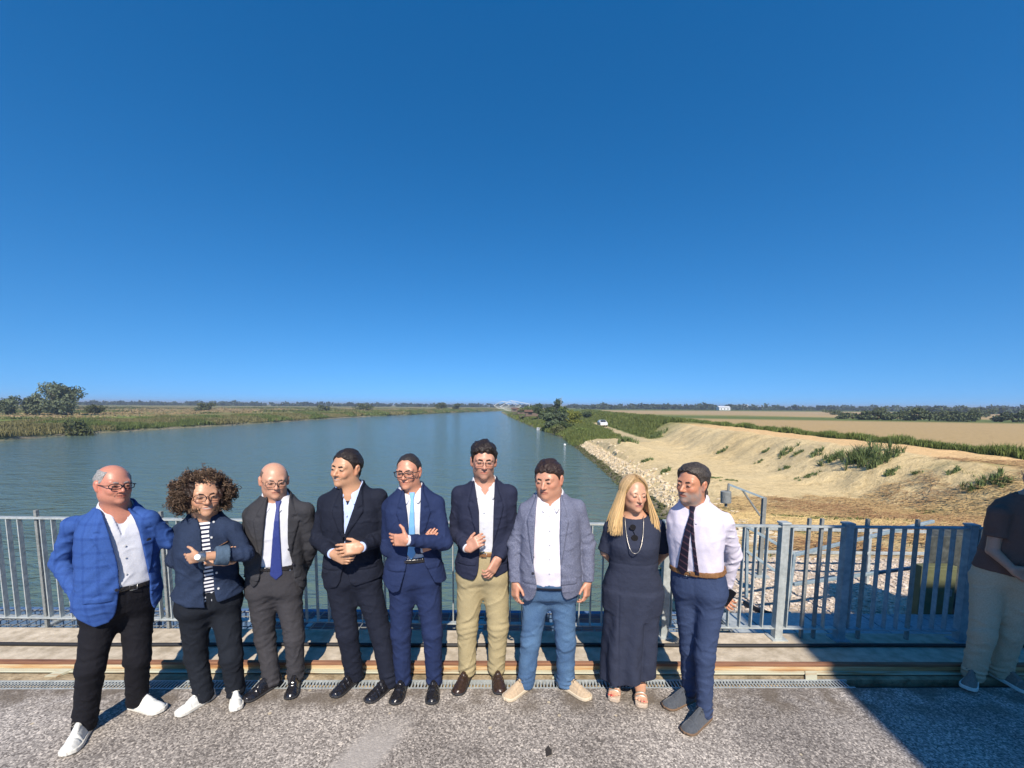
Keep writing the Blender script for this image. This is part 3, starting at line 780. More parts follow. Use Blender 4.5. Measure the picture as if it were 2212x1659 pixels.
    for bx in spec.get('buttons', []):
        u, t = p.px2loc(bx); c = surf(p, u, t, off + 0.004); b = MB(); b.tube([c - p.F * 0.003, c + p.F * 0.004], 0.0095, 10); b.build('button', BUTTON, o, origin=c)
    return o

def make_trousers(p, mat, top=0.30, loose=1.0, h=0.0075, crease=0.0, cuff=0.025, ankle_r=0.052, name='trousers', off=0.012, kneefold=0.008):
    pts = np.array([p.W(0, 0, top + 0.1), *p.kn, *p.ank]); lo = pts.min(0) - 0.24; hi = pts.max(0) + 0.24; lo[2] = 0.0
    f = Field(lo, hi, h); S = p.S; w_ = p.s.get('wide', 1.0)
    def tf(x, y, z):
        d, u, v, t = p.torso(x, y, z, off, t0=-0.2, t1=top); d = smax(d, (0.05 - t) * p.tl, 0.06)
        fly = 0.0025 * np.exp(-((u - 0.012) / 0.005) ** 2) * (v > 0) * (t > 0.02)
        pk = 0.003 * np.exp(-(((np.abs(u) - 0.10 * w_) + (t - top) * p.tl * 0.35) / 0.004) ** 2) * (v > 0) * (t > 0.08)
        return d + 0.004 * noise3(x, y, z, 26, p.base[0]) + fly + pk
    f.add(p.O - 0.3, p.W(0, 0, top) + 0.3, tf)
    for i in (0, 1):
        hj = p.hipj[i]; kn = p.kn[i]; an = p.ank[i].copy(); an[2] = cuff + ankle_r * 0.3
        bk = p.foot[i][1]
        an = an + bk * 0.012
        f.limb(hj, kn, 0.096 * S * loose * w_ ** 0.5, 0.070 * S * loose, 0.05, folds=[(0.0, 0.22, 0.008, 0.07), (0.95, 0.22, kneefold, 0.06), (0.5, 0.3, 0.004, 0.12)], seed=i * 2 + p.base[0], crump=0.0055)
        f.limb(kn, an, 0.070 * S * loose, ankle_r * S * loose, 0.03, folds=[(0.05, 0.22, kneefold, 0.055), (0.92, 0.20, kneefold * 1.25, 0.045), (0.5, 0.3, kneefold * 0.5, 0.09)], seed=i * 3.1 + p.base[0], crump=0.0065)
        if crease:
            for a_, b_ in ((hj + (kn - hj) * 0.15, kn), (kn, an)):
                q = lambda c, r_: c + p.F * r_ * S * loose
                f.limb(q(a_, 0.068 if a_ is not kn else 0.062), q(b_, 0.062 if b_ is kn else 0.047), crease, crease, 0.016)
    f.limb(p.O - p.R * .05 * S + p.up * .035, p.O + p.R * .05 * S + p.up * .035, .066 * S, .066 * S, .05)
    f.cut(lo, np.array([hi[0], hi[1], cuff + 0.05]), lambda x, y, z: (z - cuff) + 0 * x + 0 * y - 0.012 * np.sin((y - p.Y) * 12), 0.004)
    return f.obj(name, mat, p.root, relax=1)

def make_shoe(p, i, mat, solemat, style='derby', name='shoe'):
    h0, d, L = p.foot[i]; s_ = L / 0.29; up = np.array([0, 0, 1.0]); sd_ = np.cross(d, up)
    lo = h0 - 0.12; hi = h0 + d * L + 0.12; lo2 = np.minimum(lo, h0 + d * L - 0.12); hi2 = np.maximum(hi, h0 + 0.12); lo2[2] = -0.01; hi2[2] = 0.17
    y_ = np.array([0, .03, .08, .13, .18, .22, .25, .275, .29]) * s_
    wv = np.array([.014, .030, .035, .037, .043, .047, .045, .036, .014]) * s_ * p.s.get('shoeW', 1.0)
    hv = {'derby': [.055, .082, .098, .096, .074, .054, .047, .042, .025], 'sneaker': [.07, .095, .112, .108, .084, .062, .056, .050, .030],
          'loafer': [.050, .070, .074, .080, .070, .054, .046, .040, .025], 'moc': [.06, .086, .100, .098, .078, .060, .054, .050, .032]}[style]
    hv = np.array(hv) * s_; sole_h = {'derby': .017, 'sneaker': .028, 'loafer': .016, 'moc': .026}[style]
    c0 = 0.006 * (1 if i else -1)
    def lc(x, y, z):
        dx, dy = x - h0[0], y - h0[1]; return dx * sd_[0] + dy * sd_[1] + 0 * z, dx * d[0] + dy * d[1] + 0 * z, z + 0 * dx
    f = Field(lo2, hi2, 0.0042)
    def fn(x, y, z):
        a, b, c = lc(x, y, z); ww = np.interp(b, y_, wv, left=.004, right=.004); hh = np.interp(b, y_, hv, left=.01, right=.01)
        narrow = 1 - 0.42 * np.clip((c - .02) / .08, 0, 1)
        q = ((np.abs(a) / (ww * narrow)) ** 2.6 + (np.clip(c - .004, 0, 1) / hh) ** 2.6) ** (1 / 2.6)
        r = (q - 1) * np.minimum(ww, 0.035) * 0.8
        r = np.maximum(r, np.maximum(-b, b - L))
        if style in ('loafer', 'moc'):
            apron = np.abs(np.abs(a) - ww * 0.62 + 0.02 * np.clip((b - .22 * s_) / .05, 0, 1) ** 2); ok = (b > .13 * s_) & (b < .265 * s_)
            r = r + np.where(ok, 0.0025 * np.exp(-(apron / 0.003) ** 2), 0)
            if style == 'loafer': r = r - np.where((b > .135 * s_) & (b < .165 * s_), 0.003, 0)
        else:
            r = r - np.where((b > .10 * s_) & (b < .19 * s_) & (np.abs(a) < .018), 0.002, 0) + 0.002 * np.exp(-((b - .21 * s_) / .003) ** 2)
        r = r + 0.0012 * np.sin(b * 210) * np.exp(-((b - 0.205 * s_) / 0.02) ** 2)
        return np.maximum(r, sole_h - 0.006 - c)
    f.add(lo2, hi2, fn)
    o = f.obj(name, mat, p.root, relax=1)
    g = Field(lo2, hi2, 0.0042)
    def fs(x, y, z):
        a, b, c = lc(x, y, z); ww = np.interp(b, y_, wv, left=.002, right=.002) + 0.005
        r = np.maximum((np.abs(a) / ww - 1) * 0.03, np.maximum(-b - .004, b - L - .004))
        lift = 0.010 * np.clip((b - .22 * s_) / .07, 0, 1) ** 2
        return smax(smax(r, c - sole_h - lift, 0.003), -c + 0.002 + lift * 0.8, 0.002)
    g.add(lo2, hi2, fs)
    g.obj('sole', solemat, o, relax=0)
    if style in ('derby', 'sneaker', 'moc'):
        m = MB(); lm = p.s.get('lace', LACE_DARK)
        for k_ in range(2 if style == 'moc' else 4):
            b = (.128 + .017 * k_) * s_; hh = np.interp(b, y_, hv) + 0.002
            w0 = .017 * s_
            m.tube([h0 + d * b + sd_ * w0 + up * (hh - .006), h0 + d * (b + .006) + up * (hh + .001), h0 + d * (b + .004) - sd_ * w0 + up * (hh - .006)], 0.0022, 5)
        b = .125 * s_; hh = np.interp(b, y_, hv) + .004
        for sx in (-1, 1):
            m.tube([h0 + d * b + up * hh, h0 + d * (b - .008) + sd_ * sx * .02 + up * (hh + .006), h0 + d * (b + .01) + sd_ * sx * .032 + up * (hh - .006), h0 + d * b + up * hh, h0 + d * (b + .03) + sd_ * sx * .022 + up * (hh - .014)], 0.0018, 5)
        m.build('lace', lm, o, smooth=True)
    return o

def belt(p, mat, t, buck=None, off=0.014, hw=0.017):
    f = Field(p.W(0, 0, t) - 0.27, p.W(0, 0, t) + 0.27, 0.006)
    def fn(x, y, z):
        d, u, v, tt = p.torso(x, y, z, off); return smax(np.abs(d) - 0.004, np.abs(tt - t) * p.tl - hw, 0.003)
    f.add(p.W(0, 0, t) - 0.27, p.W(0, 0, t) + 0.27, fn)
    o = f.obj('belt', mat, p.root, relax=0)
    if buck is not None:
        u = p.px2loc(buck)[0] if isinstance(buck, tuple) else buck
        c = surf(p, u, t, off + 0.008); m = MB(); r = p.R; k = p.up
        m.tube([c + r * .018 + k * .016, c - r * .018 + k * .016, c - r * .018 - k * .016, c + r * .018 - k * .016, c + r * .018 + k * .016], 0.0025, 6)
        m.build('buckle', STEEL, o, smooth=True)
    return o
def tie(p, mat, knot, tip, wk=0.014, wt=0.040, off=0.014, extra=None):
    ku, kt = p.px2loc(knot); tu, tt = p.px2loc(tip)
    g = 0.035 / p.tl
    blade = [(ku - 0.011, kt - g * .7), (ku + 0.011, kt - g * .7), (tu + wt, tt + g * 1.1), (tu, tt), (tu - wt, tt + g * 1.1)]
    kn = [(ku - wk * 1.5, kt + g * .5), (ku + wk * 1.5, kt + g * .5), (ku + wk * 0.7, kt - g), (ku - wk * 0.7, kt - g)]
    return front_patch(p, 'necktie', mat, [blade, kn] + (extra or []), off, 0.006, h=0.005, fold=0.002)
def cuff(p, i, mat, t0=0.0, ln=0.03, r=0.034, parent=None):
    t_ = p.el[i] - p.wr[i]; t_ /= np.linalg.norm(t_); f = Field(p.wr[i] - 0.1, p.wr[i] + 0.1, 0.005)
    a = p.wr[i] - t_ * 0.005; b = p.wr[i] + t_ * ln
    f.limb(a, b, r * p.S, r * p.S * 1.05, 0.0)
    f.cut(a - 0.08, a + 0.08, lambda x, y, z: ((x - a[0]) * t_[0] + (y - a[1]) * t_[1] + (z - a[2]) * t_[2]), 0.002)
    return f.obj('cuff', mat, parent or p.root, relax=0)
# ------------------------------------------------------------------ terrain and water
WZ = -3.9
XR = ([-50, 4, 8, 14, 22, 32, 60, 82, 107, 150, 192, 372, 430, 500, 600, 4000], [1.2, 1.7, 3.0, 5.3, 8.1, 8.3, 9.2, 9.6, 6.9, 4.0, 0.8, -10, 0, 60, 150, 3000])
XL = ([-50, 66, 84, 120, 195, 300, 380, 453, 520, 600, 4000], [-79, -79, -81.5, -77.5, -75.5, -55, -38, -19, 10, 90, 2900])
xr = lambda y: np.interp(y, *XR)
xl = lambda y: np.interp(y, *XL)
def sst(a, b, x): t = np.clip((x - a) / (b - a), 0, 1); return t * t * (3 - 2 * t)
def fbm(x, y, f, s=0, o=4):
    v = 0; a = 1; t = 0
    for i in range(o): v = v + a * noise3(x, y, x * 0.6 - y * 0.4, f * 2.03 ** i, s + i * 1.7); t += a; a *= 0.52
    return v / t * 1.4
def crestx(y): return np.interp(y, [0, 20, 50, 80, 150, 400], [23.0, 23.3, 25.0, 27.5, 31, 60])
def ground(x, y):
    y_ = y; s = x - xr(y); h = np.interp(s, [-6, -1.2, 0, 1.6, 3.2], [-6.5, -4.7, -3.9, -3.0, -2.65])
    cx = crestx(y); u = x - cx
    lev = -2.65 + 2.2 * sst(-5.6, -0.6, u) - 1.25 * sst(3.4, 7.0, u)
    lev = lev + (.10 * fbm(x, y, 1.1, 21) + .07 * np.sin(y * 1.9 + 2.2 * fbm(x, y, .5, 4)) * sst(-7, -4, u)) * sst(.5, -2, u) * sst(-9, -5, u)
    base = np.where(s > 3.2, lev, h)
    near = sst(21, 8.5, y)            # the ground climbs towards the bridge
    hn = -0.62 - 0.05 * (y - 4)
    base = np.where(s > 0, base + (np.maximum(hn, base) - base) * near * sst(0.0, 0.8, s), base)
    sl = xl(y) - x; hl = np.interp(sl, [-4, -0.5, 0, 0.7, 3, 9, 20], [-6.5, -4.4, -3.9, -3.45, -2.7, -2.15, -1.9])
    out = np.where(s > -8, base, np.where(sl > -5, hl, -6.5))
    n = 0.10 * fbm(x, y, 0.35, 1) + 0.05 * fbm(x, y, 1.3, 2)
    amp = np.where(u > 6.5, 0.25, 1.0) * np.clip(y / 12, 0.15, 1)
    out = out + n * amp * (np.abs(out + 3.9) > 0.02)
    # a dug heap next to the water, and tracks on the crest slope
    out = out + 1.0 * np.exp(-(((x - 12.5) / 2.2) ** 2 + ((y - 48) / 9) ** 2)) * (s > 2) + 0.35 * np.exp(-(((x - 13.0) / 1.6) ** 2 + ((y - 30) / 7) ** 2)) * (s > 2)
    return out
def axis(pts):
    out = []
    for (a, b, st) in pts: out += list(np.arange(a, b, st))
    return np.array(out + [pts[-1][1]], float)
gx = axis([(-6000, -1000, 1000), (-1000, -200, 60), (-200, -100, 8), (-100, -70, 1.0), (-70, -20, 6), (-20, 0, 1.5), (0, 34, 0.22), (34, 60, 1.2), (60, 200, 8), (200, 1000, 60), (1000, 6000, 1000)])
gy = axis([(-40, 4, 8), (4.45, 4.5, 0.05), (4.5, 30, 0.22), (30, 70, 0.5), (70, 150, 1.2), (150, 500, 6), (500, 1200, 40), (1200, 9000, 1200)])
X, Y = np.meshgrid(gx, gy, indexing='ij'); Z = ground(X, Y)
Z = np.where(Y < 4.45, -6.5, Z)
nx_, ny_ = X.shape; idx = np.arange(nx_ * ny_).reshape(nx_, ny_)
V = np.stack([X, Y, Z], -1).reshape(-1, 3)
Q = np.stack([idx[:-1, :-1], idx[1:, :-1], idx[1:, 1:], idx[:-1, 1:]], -1).reshape(-1, 4)
# ground colours: where each kind of ground lies
x, y, z = V[:, 0], V[:, 1], V[:, 2]; s = x - xr(y); u = x - crestx(y); sl = xl(y) - x
sand = np.array([.62, .47, .245]); pale = np.array([.65, .52, .30]); road = np.array([.70, .47, .235]); field = np.array([.44, .315, .155]); green = np.array([.13, .165, .05]); tan = np.array([.27, .21, .095]); gravel = np.array([.58, .48, .38]); mud = np.array([.20, .17, .12])
n1 = fbm(x, y, 0.8, 5)[:, None]; n2 = fbm(x, y, 0.25, 7)[:, None]
def blend(c, c2, m): m = np.clip(m, 0, 1); m = m[:, None] if m.ndim == 1 else m; return c * (1 - m) + c2 * m
c = np.tile(sand, (len(V), 1)); c = blend(c, pale, 0.5 + 0.7 * n2)
c = blend(c, road, sst(-1.0, -0.2, u + 0.25 * n1[:, 0]) * sst(3.6, 3.0, u))
c = blend(c, field * 0.7, sst(3.2, 5.0, u)); c = blend(c, field, sst(6.5, 8, u)); 
strip = sst(0.15, 0.5, np.sin(x * 0.045 + y * 0.02)) * (y > 170); c = blend(c, green * 1.2, (u > 8) * strip * 0.55)
c = blend(c, green, (u > 8) * sst(150, 175, y + 0.35 * x) * sst(230, 200, y + .35 * x)); c = blend(c, np.array([.42, .31, .17]), (u > 8) * sst(235, 250, y + .3 * x) * sst(420, 380, y)); c = blend(c, green * .9, (u > 8) * sst(400, 450, y))
c = blend(c, green, sst(58, 74, y + 3 * n2[:, 0]) * (s > 1.0) * (u < 6)); c = blend(c, pale * .8, sst(1.6, 0.9, np.abs(x - 18.0 - (y - 60) * .08)) * (y > 58) * (y < 125))
strawm = sst(24, 19, y + 1.2 * n2[:, 0] + 0.10 * (x - 10)) * (s > 1.5); c = blend(c, np.array([.44, .325, .15]) , strawm * (0.55 + 0.5 * n1[:, 0]))
c = blend(c, green * 1.4, strawm * np.clip(n1[:, 0] * 2.5 - .6, 0, .8))
c = blend(c, gravel, sst(8.6, 7.6, y + .3 * n1[:, 0]) * (s > 0.2)); c = blend(c, mud, sst(1.2, 0.2, s) * (s > -3)); c = blend(c, mud * .7, sst(.25, -.2, s))
lm = sl > -3
gl = blend(np.tile(green, (len(V), 1)), tan, np.clip(0.5 + 1.6 * n2[:, 0], 0, 1) * sst(12, 22, sl)); gl = blend(gl, np.array([.16, .20, .045]), sst(20, 26, sl) * sst(40, 30, sl) * sst(150, 120, y)); gl = blend(gl, np.array([.24, .21, .15]), sst(1.0, 0.4, sl))
c = np.where(lm[:, None] & (x < -10)[:, None] | (lm & (y > 400))[:, None], gl, c)
def ground_mat():
    m, n, l, b = newmat('ground'); a = nd(n, 'Attribute'); a.attribute_name = 'Col'; g = nd(n, 'NewGeometry')
    t = nd(n, 'TexNoise'); t.inputs['Scale'].default_value = 2.2; t.inputs['Detail'].default_value = 9; t.inputs['Roughness'].default_value = .65; l.new(g.outputs['Position'], t.inputs['Vector'])
    r = ramp(n, [(.30, (.72, .69, .64)), (.46, (.96, .96, .95)), (.72, (1.15, 1.15, 1.14))]); l.new(t.outputs['Fac'], r.inputs['Fac'])
    t2 = nd(n, 'TexNoise'); t2.inputs['Scale'].default_value = 14; t2.inputs['Detail'].default_value = 6; l.new(g.outputs['Position'], t2.inputs['Vector'])
    r2 = ramp(n, [(.3, (.74, .73, .70)), (.55, (1.0, 1.0, 1.0)), (.75, (1.12, 1.12, 1.12))]); l.new(t2.outputs['Fac'], r2.inputs['Fac'])
    m1 = nd(n, 'MixRGB', blend_type='MULTIPLY'); m1.inputs[0].default_value = 1; l.new(a.outputs['Color'], m1.inputs[1]); l.new(r.outputs[0], m1.inputs[2])
    m2 = nd(n, 'MixRGB', blend_type='MULTIPLY'); m2.inputs[0].default_value = 1; l.new(m1.outputs[0], m2.inputs[1]); l.new(r2.outputs[0], m2.inputs[2]); l.new(m2.outputs[0], b.inputs['Base Color'])
    b.inputs['Roughness'].default_value = .95; b.inputs['Specular IOR Level'].default_value = .1
    bp = nd(n, 'Bump'); bp.inputs['Strength'].default_value = .8; bp.inputs['Distance'].default_value = .16; l.new(t.outputs['Fac'], bp.inputs['Height'])
    bp2 = nd(n, 'Bump'); bp2.inputs['Strength'].default_value = .5; bp2.inputs['Distance'].default_value = .03; l.new(t2.outputs['Fac'], bp2.inputs['Height']); l.new(bp.outputs[0], bp2.inputs['Normal']); l.new(bp2.outputs[0], b.inputs['Normal'])
    return m
o = addmesh('ground', V, Q, ground_mat(), origin=(0, 0, 0), col=c); tag(o, kind='structure')
def water_mat():
    m, n, l, b = newmat('water'); g = nd(n, 'NewGeometry')
    b.inputs['Base Color'].default_value = (.095, .140, .115, 1); b.inputs['Roughness'].default_value = .10; b.inputs['IOR'].default_value = 1.33; b.inputs['Specular IOR Level'].default_value = .5
    prev = None
    for sc, st, ds, rot in ((.55, 1.0, .34, .1), (2.1, 1.0, .22, -.2), (6.0, 1.0, .07, .3)):
        mp = nd(n, 'Mapping'); mp.inputs['Scale'].default_value = (.45, 1, 1); mp.inputs['Rotation'].default_value = (0, 0, rot); l.new(g.outputs['Position'], mp.inputs['Vector'])
        t = nd(n, 'TexNoise'); t.inputs['Scale'].default_value = sc; t.inputs['Detail'].default_value = 3; t.inputs['Distortion'].default_value = .4; l.new(mp.outputs[0], t.inputs['Vector'])
        bp = nd(n, 'Bump'); bp.inputs['Strength'].default_value = st; bp.inputs['Distance'].default_value = ds; l.new(t.outputs['Fac'], bp.inputs['Height'])
        if prev: l.new(prev.outputs[0], bp.inputs['Normal'])
        prev = bp
    l.new(prev.outputs[0], b.inputs['Normal']); return m
yy = np.array([3.0, 20, 60, 100, 150, 192, 300, 372, 430, 500, 600, 2500]); VV = []
for q in yy: VV += [(xl(q) - 6, q, WZ), (xr(q) + 1.0, q, WZ)]
VV = [(-90, -60, WZ), (3, -60, WZ)] + VV
o = addmesh('water', VV, [[2 * i, 2 * i + 1, 2 * i + 3, 2 * i + 2] for i in range(len(yy))], water_mat(), origin=(0, 0, WZ)); tag(o, kind='structure')

# ------------------------------------------------------------------ bridge deck
def line(p0, p1):
    a, b = atz(*p0), atz(*p1); k = (b[1] - a[1]) / (b[0] - a[0]); return lambda X: a[1] + k * (X - a[0])
ldn, ldf = line((0, 1489), (1837, 1486)), line((0, 1470), (1837, 1467.5))
lr = line((0, 1446), (2000, 1452)); le = line((0, 1356), (2000, 1370))
def strip(name, f0, f1, z0, z1, mat, xs=(-9, 9.5), n=2, kind='structure', label=None, cat=None):
    m = MB(); X0, X1 = xs
    m.hexa([(X0, f0(X0), z0), (X1, f0(X1), z0), (X1, f1(X1), z0), (X0, f1(X0), z0), (X0, f0(X0), z1), (X1, f0(X1), z1), (X1, f1(X1), z1), (X0, f1(X0), z1)])
    return tag(m.build(name, mat, origin=(0, 3, 0)), label, cat, kind=kind)
def asphalt():
    m, n, l, b = newmat('asphalt'); g = nd(n, 'NewGeometry'); pos = g.outputs['Position']
    v = nd(n, 'TexVoronoi'); v.inputs['Scale'].default_value = 105; l.new(pos, v.inputs['Vector'])
    sp = nd(n, 'SeparateColor'); l.new(v.outputs['Color'], sp.inputs[0])
    r = ramp(n, [(0.0, (.13, .117, .107)), (.30, (.22, .200, .184)), (.62, (.335, .308, .282)), (.88, (.47, .43, .39)), (1.0, (.66, .60, .53))]); l.new(sp.outputs[0], r.inputs['Fac'])
    t = nd(n, 'TexNoise'); t.inputs['Scale'].default_value = 1.3; t.inputs['Detail'].default_value = 6; l.new(pos, t.inputs['Vector'])
    r2 = ramp(n, [(.35, (.70, .68, .66)), (.62, (1.1, 1.08, 1.05))]); l.new(t.outputs['Fac'], r2.inputs['Fac'])
    mx = nd(n, 'MixRGB', blend_type='MULTIPLY'); mx.inputs[0].default_value = 1; l.new(r.outputs[0], mx.inputs[1]); l.new(r2.outputs[0], mx.inputs[2])
    # big pale pebbles here and there
    v2 = nd(n, 'TexVoronoi'); v2.inputs['Scale'].default_value = 9; l.new(pos, v2.inputs['Vector']); lt = nd(n, 'Math', operation='LESS_THAN'); lt.inputs[1].default_value = .11; l.new(v2.outputs['Distance'], lt.inputs[0])
    sp2 = nd(n, 'SeparateColor'); l.new(v2.outputs['Color'], sp2.inputs[0]); gt = nd(n, 'Math', operation='GREATER_THAN'); gt.inputs[1].default_value = .72; l.new(sp2.outputs[1], gt.inputs[0])
    mm = nd(n, 'Math', operation='MULTIPLY'); l.new(lt.outputs[0], mm.inputs[0]); l.new(gt.outputs[0], mm.inputs[1])
    mx2 = nd(n, 'MixRGB'); mx2.inputs[2].default_value = (.50, .42, .30, 1); l.new(mm.outputs[0], mx2.inputs[0]); l.new(mx.outputs[0], mx2.inputs[1])
    # a paler worn patch and the dirty edge near the drain
    sx = nd(n, 'SeparateXYZ'); l.new(pos, sx.inputs[0])
    def gauss(c0, w0, out): 
        a = nd(n, 'Math', operation='SUBTRACT'); a.inputs[1].default_value = c0; l.new(out, a.inputs[0]); a2 = nd(n, 'Math', operation='ABSOLUTE'); l.new(a.outputs[0], a2.inputs[0])
        mr = nd(n, 'MapRange'); mr.inputs['From Min'].default_value = w0; mr.inputs['From Max'].default_value = w0 * .55; l.new(a2.outputs[0], mr.inputs['Value']); return mr.outputs[0]
    ax_ = nd(n, 'Math', operation='MULTIPLY_ADD'); ax_.inputs[1].default_value = -.35; l.new(sx.outputs['Y'], ax_.inputs[0]); l.new(sx.outputs['X'], ax_.inputs[2])
    gx_ = gauss(-1.72, .17, ax_.outputs[0]); gy_ = gauss(2.1, .72, sx.outputs['Y']); pm = nd(n, 'Math', operation='MULTIPLY'); l.new(gx_, pm.inputs[0]); l.new(gy_, pm.inputs[1]); pm2 = nd(n, 'Math', operation='MULTIPLY'); pm2.inputs[1].default_value = .75; l.new(pm.outputs[0], pm2.inputs[0])
    mx3 = nd(n, 'MixRGB'); mx3.inputs[2].default_value = (.38, .35, .32, 1); l.new(pm2.outputs[0], mx3.inputs[0]); l.new(mx2.outputs[0], mx3.inputs[1])
    e1 = gauss(3.07, .34, sx.outputs['Y']); t4 = nd(n, 'TexNoise'); t4.inputs['Scale'].default_value = 5; t4.inputs['Detail'].default_value = 6; l.new(pos, t4.inputs['Vector']); rr = ramp(n, [(.42, 0.0), (.6, .8)]); l.new(t4.outputs['Fac'], rr.inputs['Fac'])
    em = nd(n, 'Math', operation='MULTIPLY'); l.new(e1, em.inputs[0]); l.new(rr.outputs[0], em.inputs[1]); mx4 = nd(n, 'MixRGB'); mx4.inputs[2].default_value = (.13, .105, .08, 1); l.new(em.outputs[0], mx4.inputs[0]); l.new(mx3.outputs[0], mx4.inputs[1])
    l.new(mx4.outputs[0], b.inputs['Base Color']); b.inputs['Roughness'].default_value = .9; b.inputs['Specular IOR Level'].default_value = .25
    bp = nd(n, 'Bump'); bp.inputs['Strength'].default_value = .5; bp.inputs['Distance'].default_value = .003; bp.invert = True; l.new(v.outputs['Distance'], bp.inputs['Height']); l.new(bp.outputs[0], b.inputs['Normal']); return m
CONC = noisy('concrete', [(.3, (.44, .375, .285)), (.7, (.60, .52, .41))], scale=3.0, rough=.9, bump=.4, bscale=40, bdist=.01, second=(11, (.72, .70, .66), (1.05, 1.05, 1.05)), coord='Object')
DIRT = noisy('dirty_concrete', [(.3, (.20, .15, .09)), (.5, (.36, .30, .20)), (.7, (.48, .40, .27))], scale=14, rough=.95, bump=.9, bscale=60, bdist=.01, second=(4, (.65, .62, .56), (1.1, 1.05, 1.0)))
RUST = noisy('rusty_steel', [(.30, (.24, .10, .045)), (.45, (.44, .25, .11)), (.6, (.55, .43, .26)), (.8, (.48, .50, .40))], scale=5, rough=.75, bump=.4, bscale=40, bdist=.004, stretch=(.35, 3, 6))
RUST2 = noisy('pale_rusty_steel', [(.35, (.36, .20, .09)), (.48, (.46, .44, .32)), (.7, (.48, .50, .40))], scale=5, rough=.75, bump=.4, bscale=40, bdist=.004, stretch=(.35, 3, 6))
RUSTD = noisy('dark_rust', [(.3, (.13, .055, .035)), (.7, (.32, .16, .09))], scale=6, rough=.8, bump=.4, bscale=40, bdist=.004, stretch=(.35, 3, 6))
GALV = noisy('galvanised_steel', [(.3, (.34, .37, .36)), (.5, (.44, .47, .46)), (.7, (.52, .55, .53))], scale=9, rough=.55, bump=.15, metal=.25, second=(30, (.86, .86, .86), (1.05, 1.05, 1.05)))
GALVB = noisy('blue_grey_steel', [(.3, (.20, .27, .31)), (.7, (.30, .37, .41))], scale=9, rough=.55, bump=.2, second=(22, (.8, .8, .8), (1.05, 1.05, 1.05)))  # bluer and darker than the galvanised steel, for the right-hand metalwork
DARKST = noisy('weathered_steel', [(.3, (.16, .17, .165)), (.7, (.26, .27, .26))], scale=18, rough=.8, bump=.4)
BLUE = noisy('blue_painted_steel', [(.3, (.07, .13, .24)), (.7, (.11, .18, .30))], scale=6, rough=.6, bump=.3)
BLACKR = plain('black_rubber', (.012, .012, .014), .6)
strip('pavement', lambda X: -9 + 0 * X, ldn, -.5, 0, asphalt(), xs=(-9, 14))
f_ = lambda g, d: (lambda X: g(X) + d)
strip('kerb_strip', ldf, f_(lr, -.045), -.5, -.004, DIRT)
strip('deck', f_(lr, .035), le, -.5, .004, CONC)
strip('drain_dark_bed', f_(ldn, .002), f_(ldf, -.002), -.5, -.06, BLACKR)  # black bed under the grate, standing in for the dark between slats
# crane rail
def railbar(name, mats):
    r = empty(name, (0, lr(0), 0), 'rusty steel crane rail running along the whole deck behind the shoes', 'rail')
    for nm, d0, d1, z0, z1, mt in (('rail_head', -.010, .026, .048, .072, RUSTD), ('rail_web', -.006, .020, .012, .048, RUST), ('rail_foot', -.042, .032, .0, .012, RUST2)):
        m = MB(); X0, X1 = -9, 9.5; a, b_ = f_(lr, d0), f_(lr, d1)
        m.hexa([(X0, a(X0), z0), (X1, a(X1), z0), (X1, b_(X1), z0), (X0, b_(X0), z0), (X0, a(X0), z1), (X1, a(X1), z1), (X1, b_(X1), z1), (X0, b_(X0), z1)]); m.build(nm, mt, r, bevel=.004)
    for px in (130, 640, 1210, 1745):
        X0 = atz(px, 1455)[0]; m = MB(); Y0 = lr(X0) - .05; m.hexa([(X0 - .07, Y0 - .05, 0), (X0 + .02, Y0 - .05, 0), (X0 + .07, Y0 + .03, .0), (X0 - .02, Y0 + .03, 0), (X0 - .07, Y0 - .05, .010), (X0 + .02, Y0 - .05, .010), (X0 + .07, Y0 + .03, .022), (X0 - .02, Y0 + .03, .022)]); m.build('clip', RUST2, r)
railbar('crane_rail', None)
# drain
dr = empty('drain_grate', (0, ldn(0), 0), 'galvanised slotted drain grate set in the ground in front of the rail', 'drain')
X0, X1 = -6.5, atz(1837, 1476)[0]; m = MB(); per = .025; k = int((X1 - X0) / per)
for i in range(k):
    a = X0 + i * per; y0, y1 = ldn(a) + .012, ldf(a) - .012
    m.hexa([(a, y0, -.004), (a + .010, y0, -.004), (a + .010, y1, -.004), (a, y1, -.004), (a, y0, -.001), (a + .010, y0, -.001), (a + .010, y1, -.001), (a, y1, -.001)])
m.build('slats', GALV, dr)
for nm, g0, g1 in (('frame', ldn, f_(ldn, .013)), ('frame', f_(ldf, -.013), ldf)):
    m = MB(); m.hexa([(X0, g0(X0), -.03), (X1, g0(X1), -.03), (X1, g1(X1), -.03), (X0, g1(X0), -.03), (X0, g0(X0), .001), (X1, g0(X1), .001), (X1, g1(X1), .001), (X0, g1(X0), .001)]); m.build(nm, GALV, dr)
# black hose lying on the concrete
pts = [(X, np.interp(X, [-9, 9.5], [line((0, 1396), (2000, 1399))(-9), line((0, 1396), (2000, 1399))(9.5)]) + .006 * math.sin(X * 2.3), .020) for X in np.arange(-9, 9.5, .25)]
m = MB(); m.tube(pts, .016, 8); tag(m.build('cable', BLACKR, smooth=True), 'thick black cable lying along the concrete deck behind the rail', 'cable')

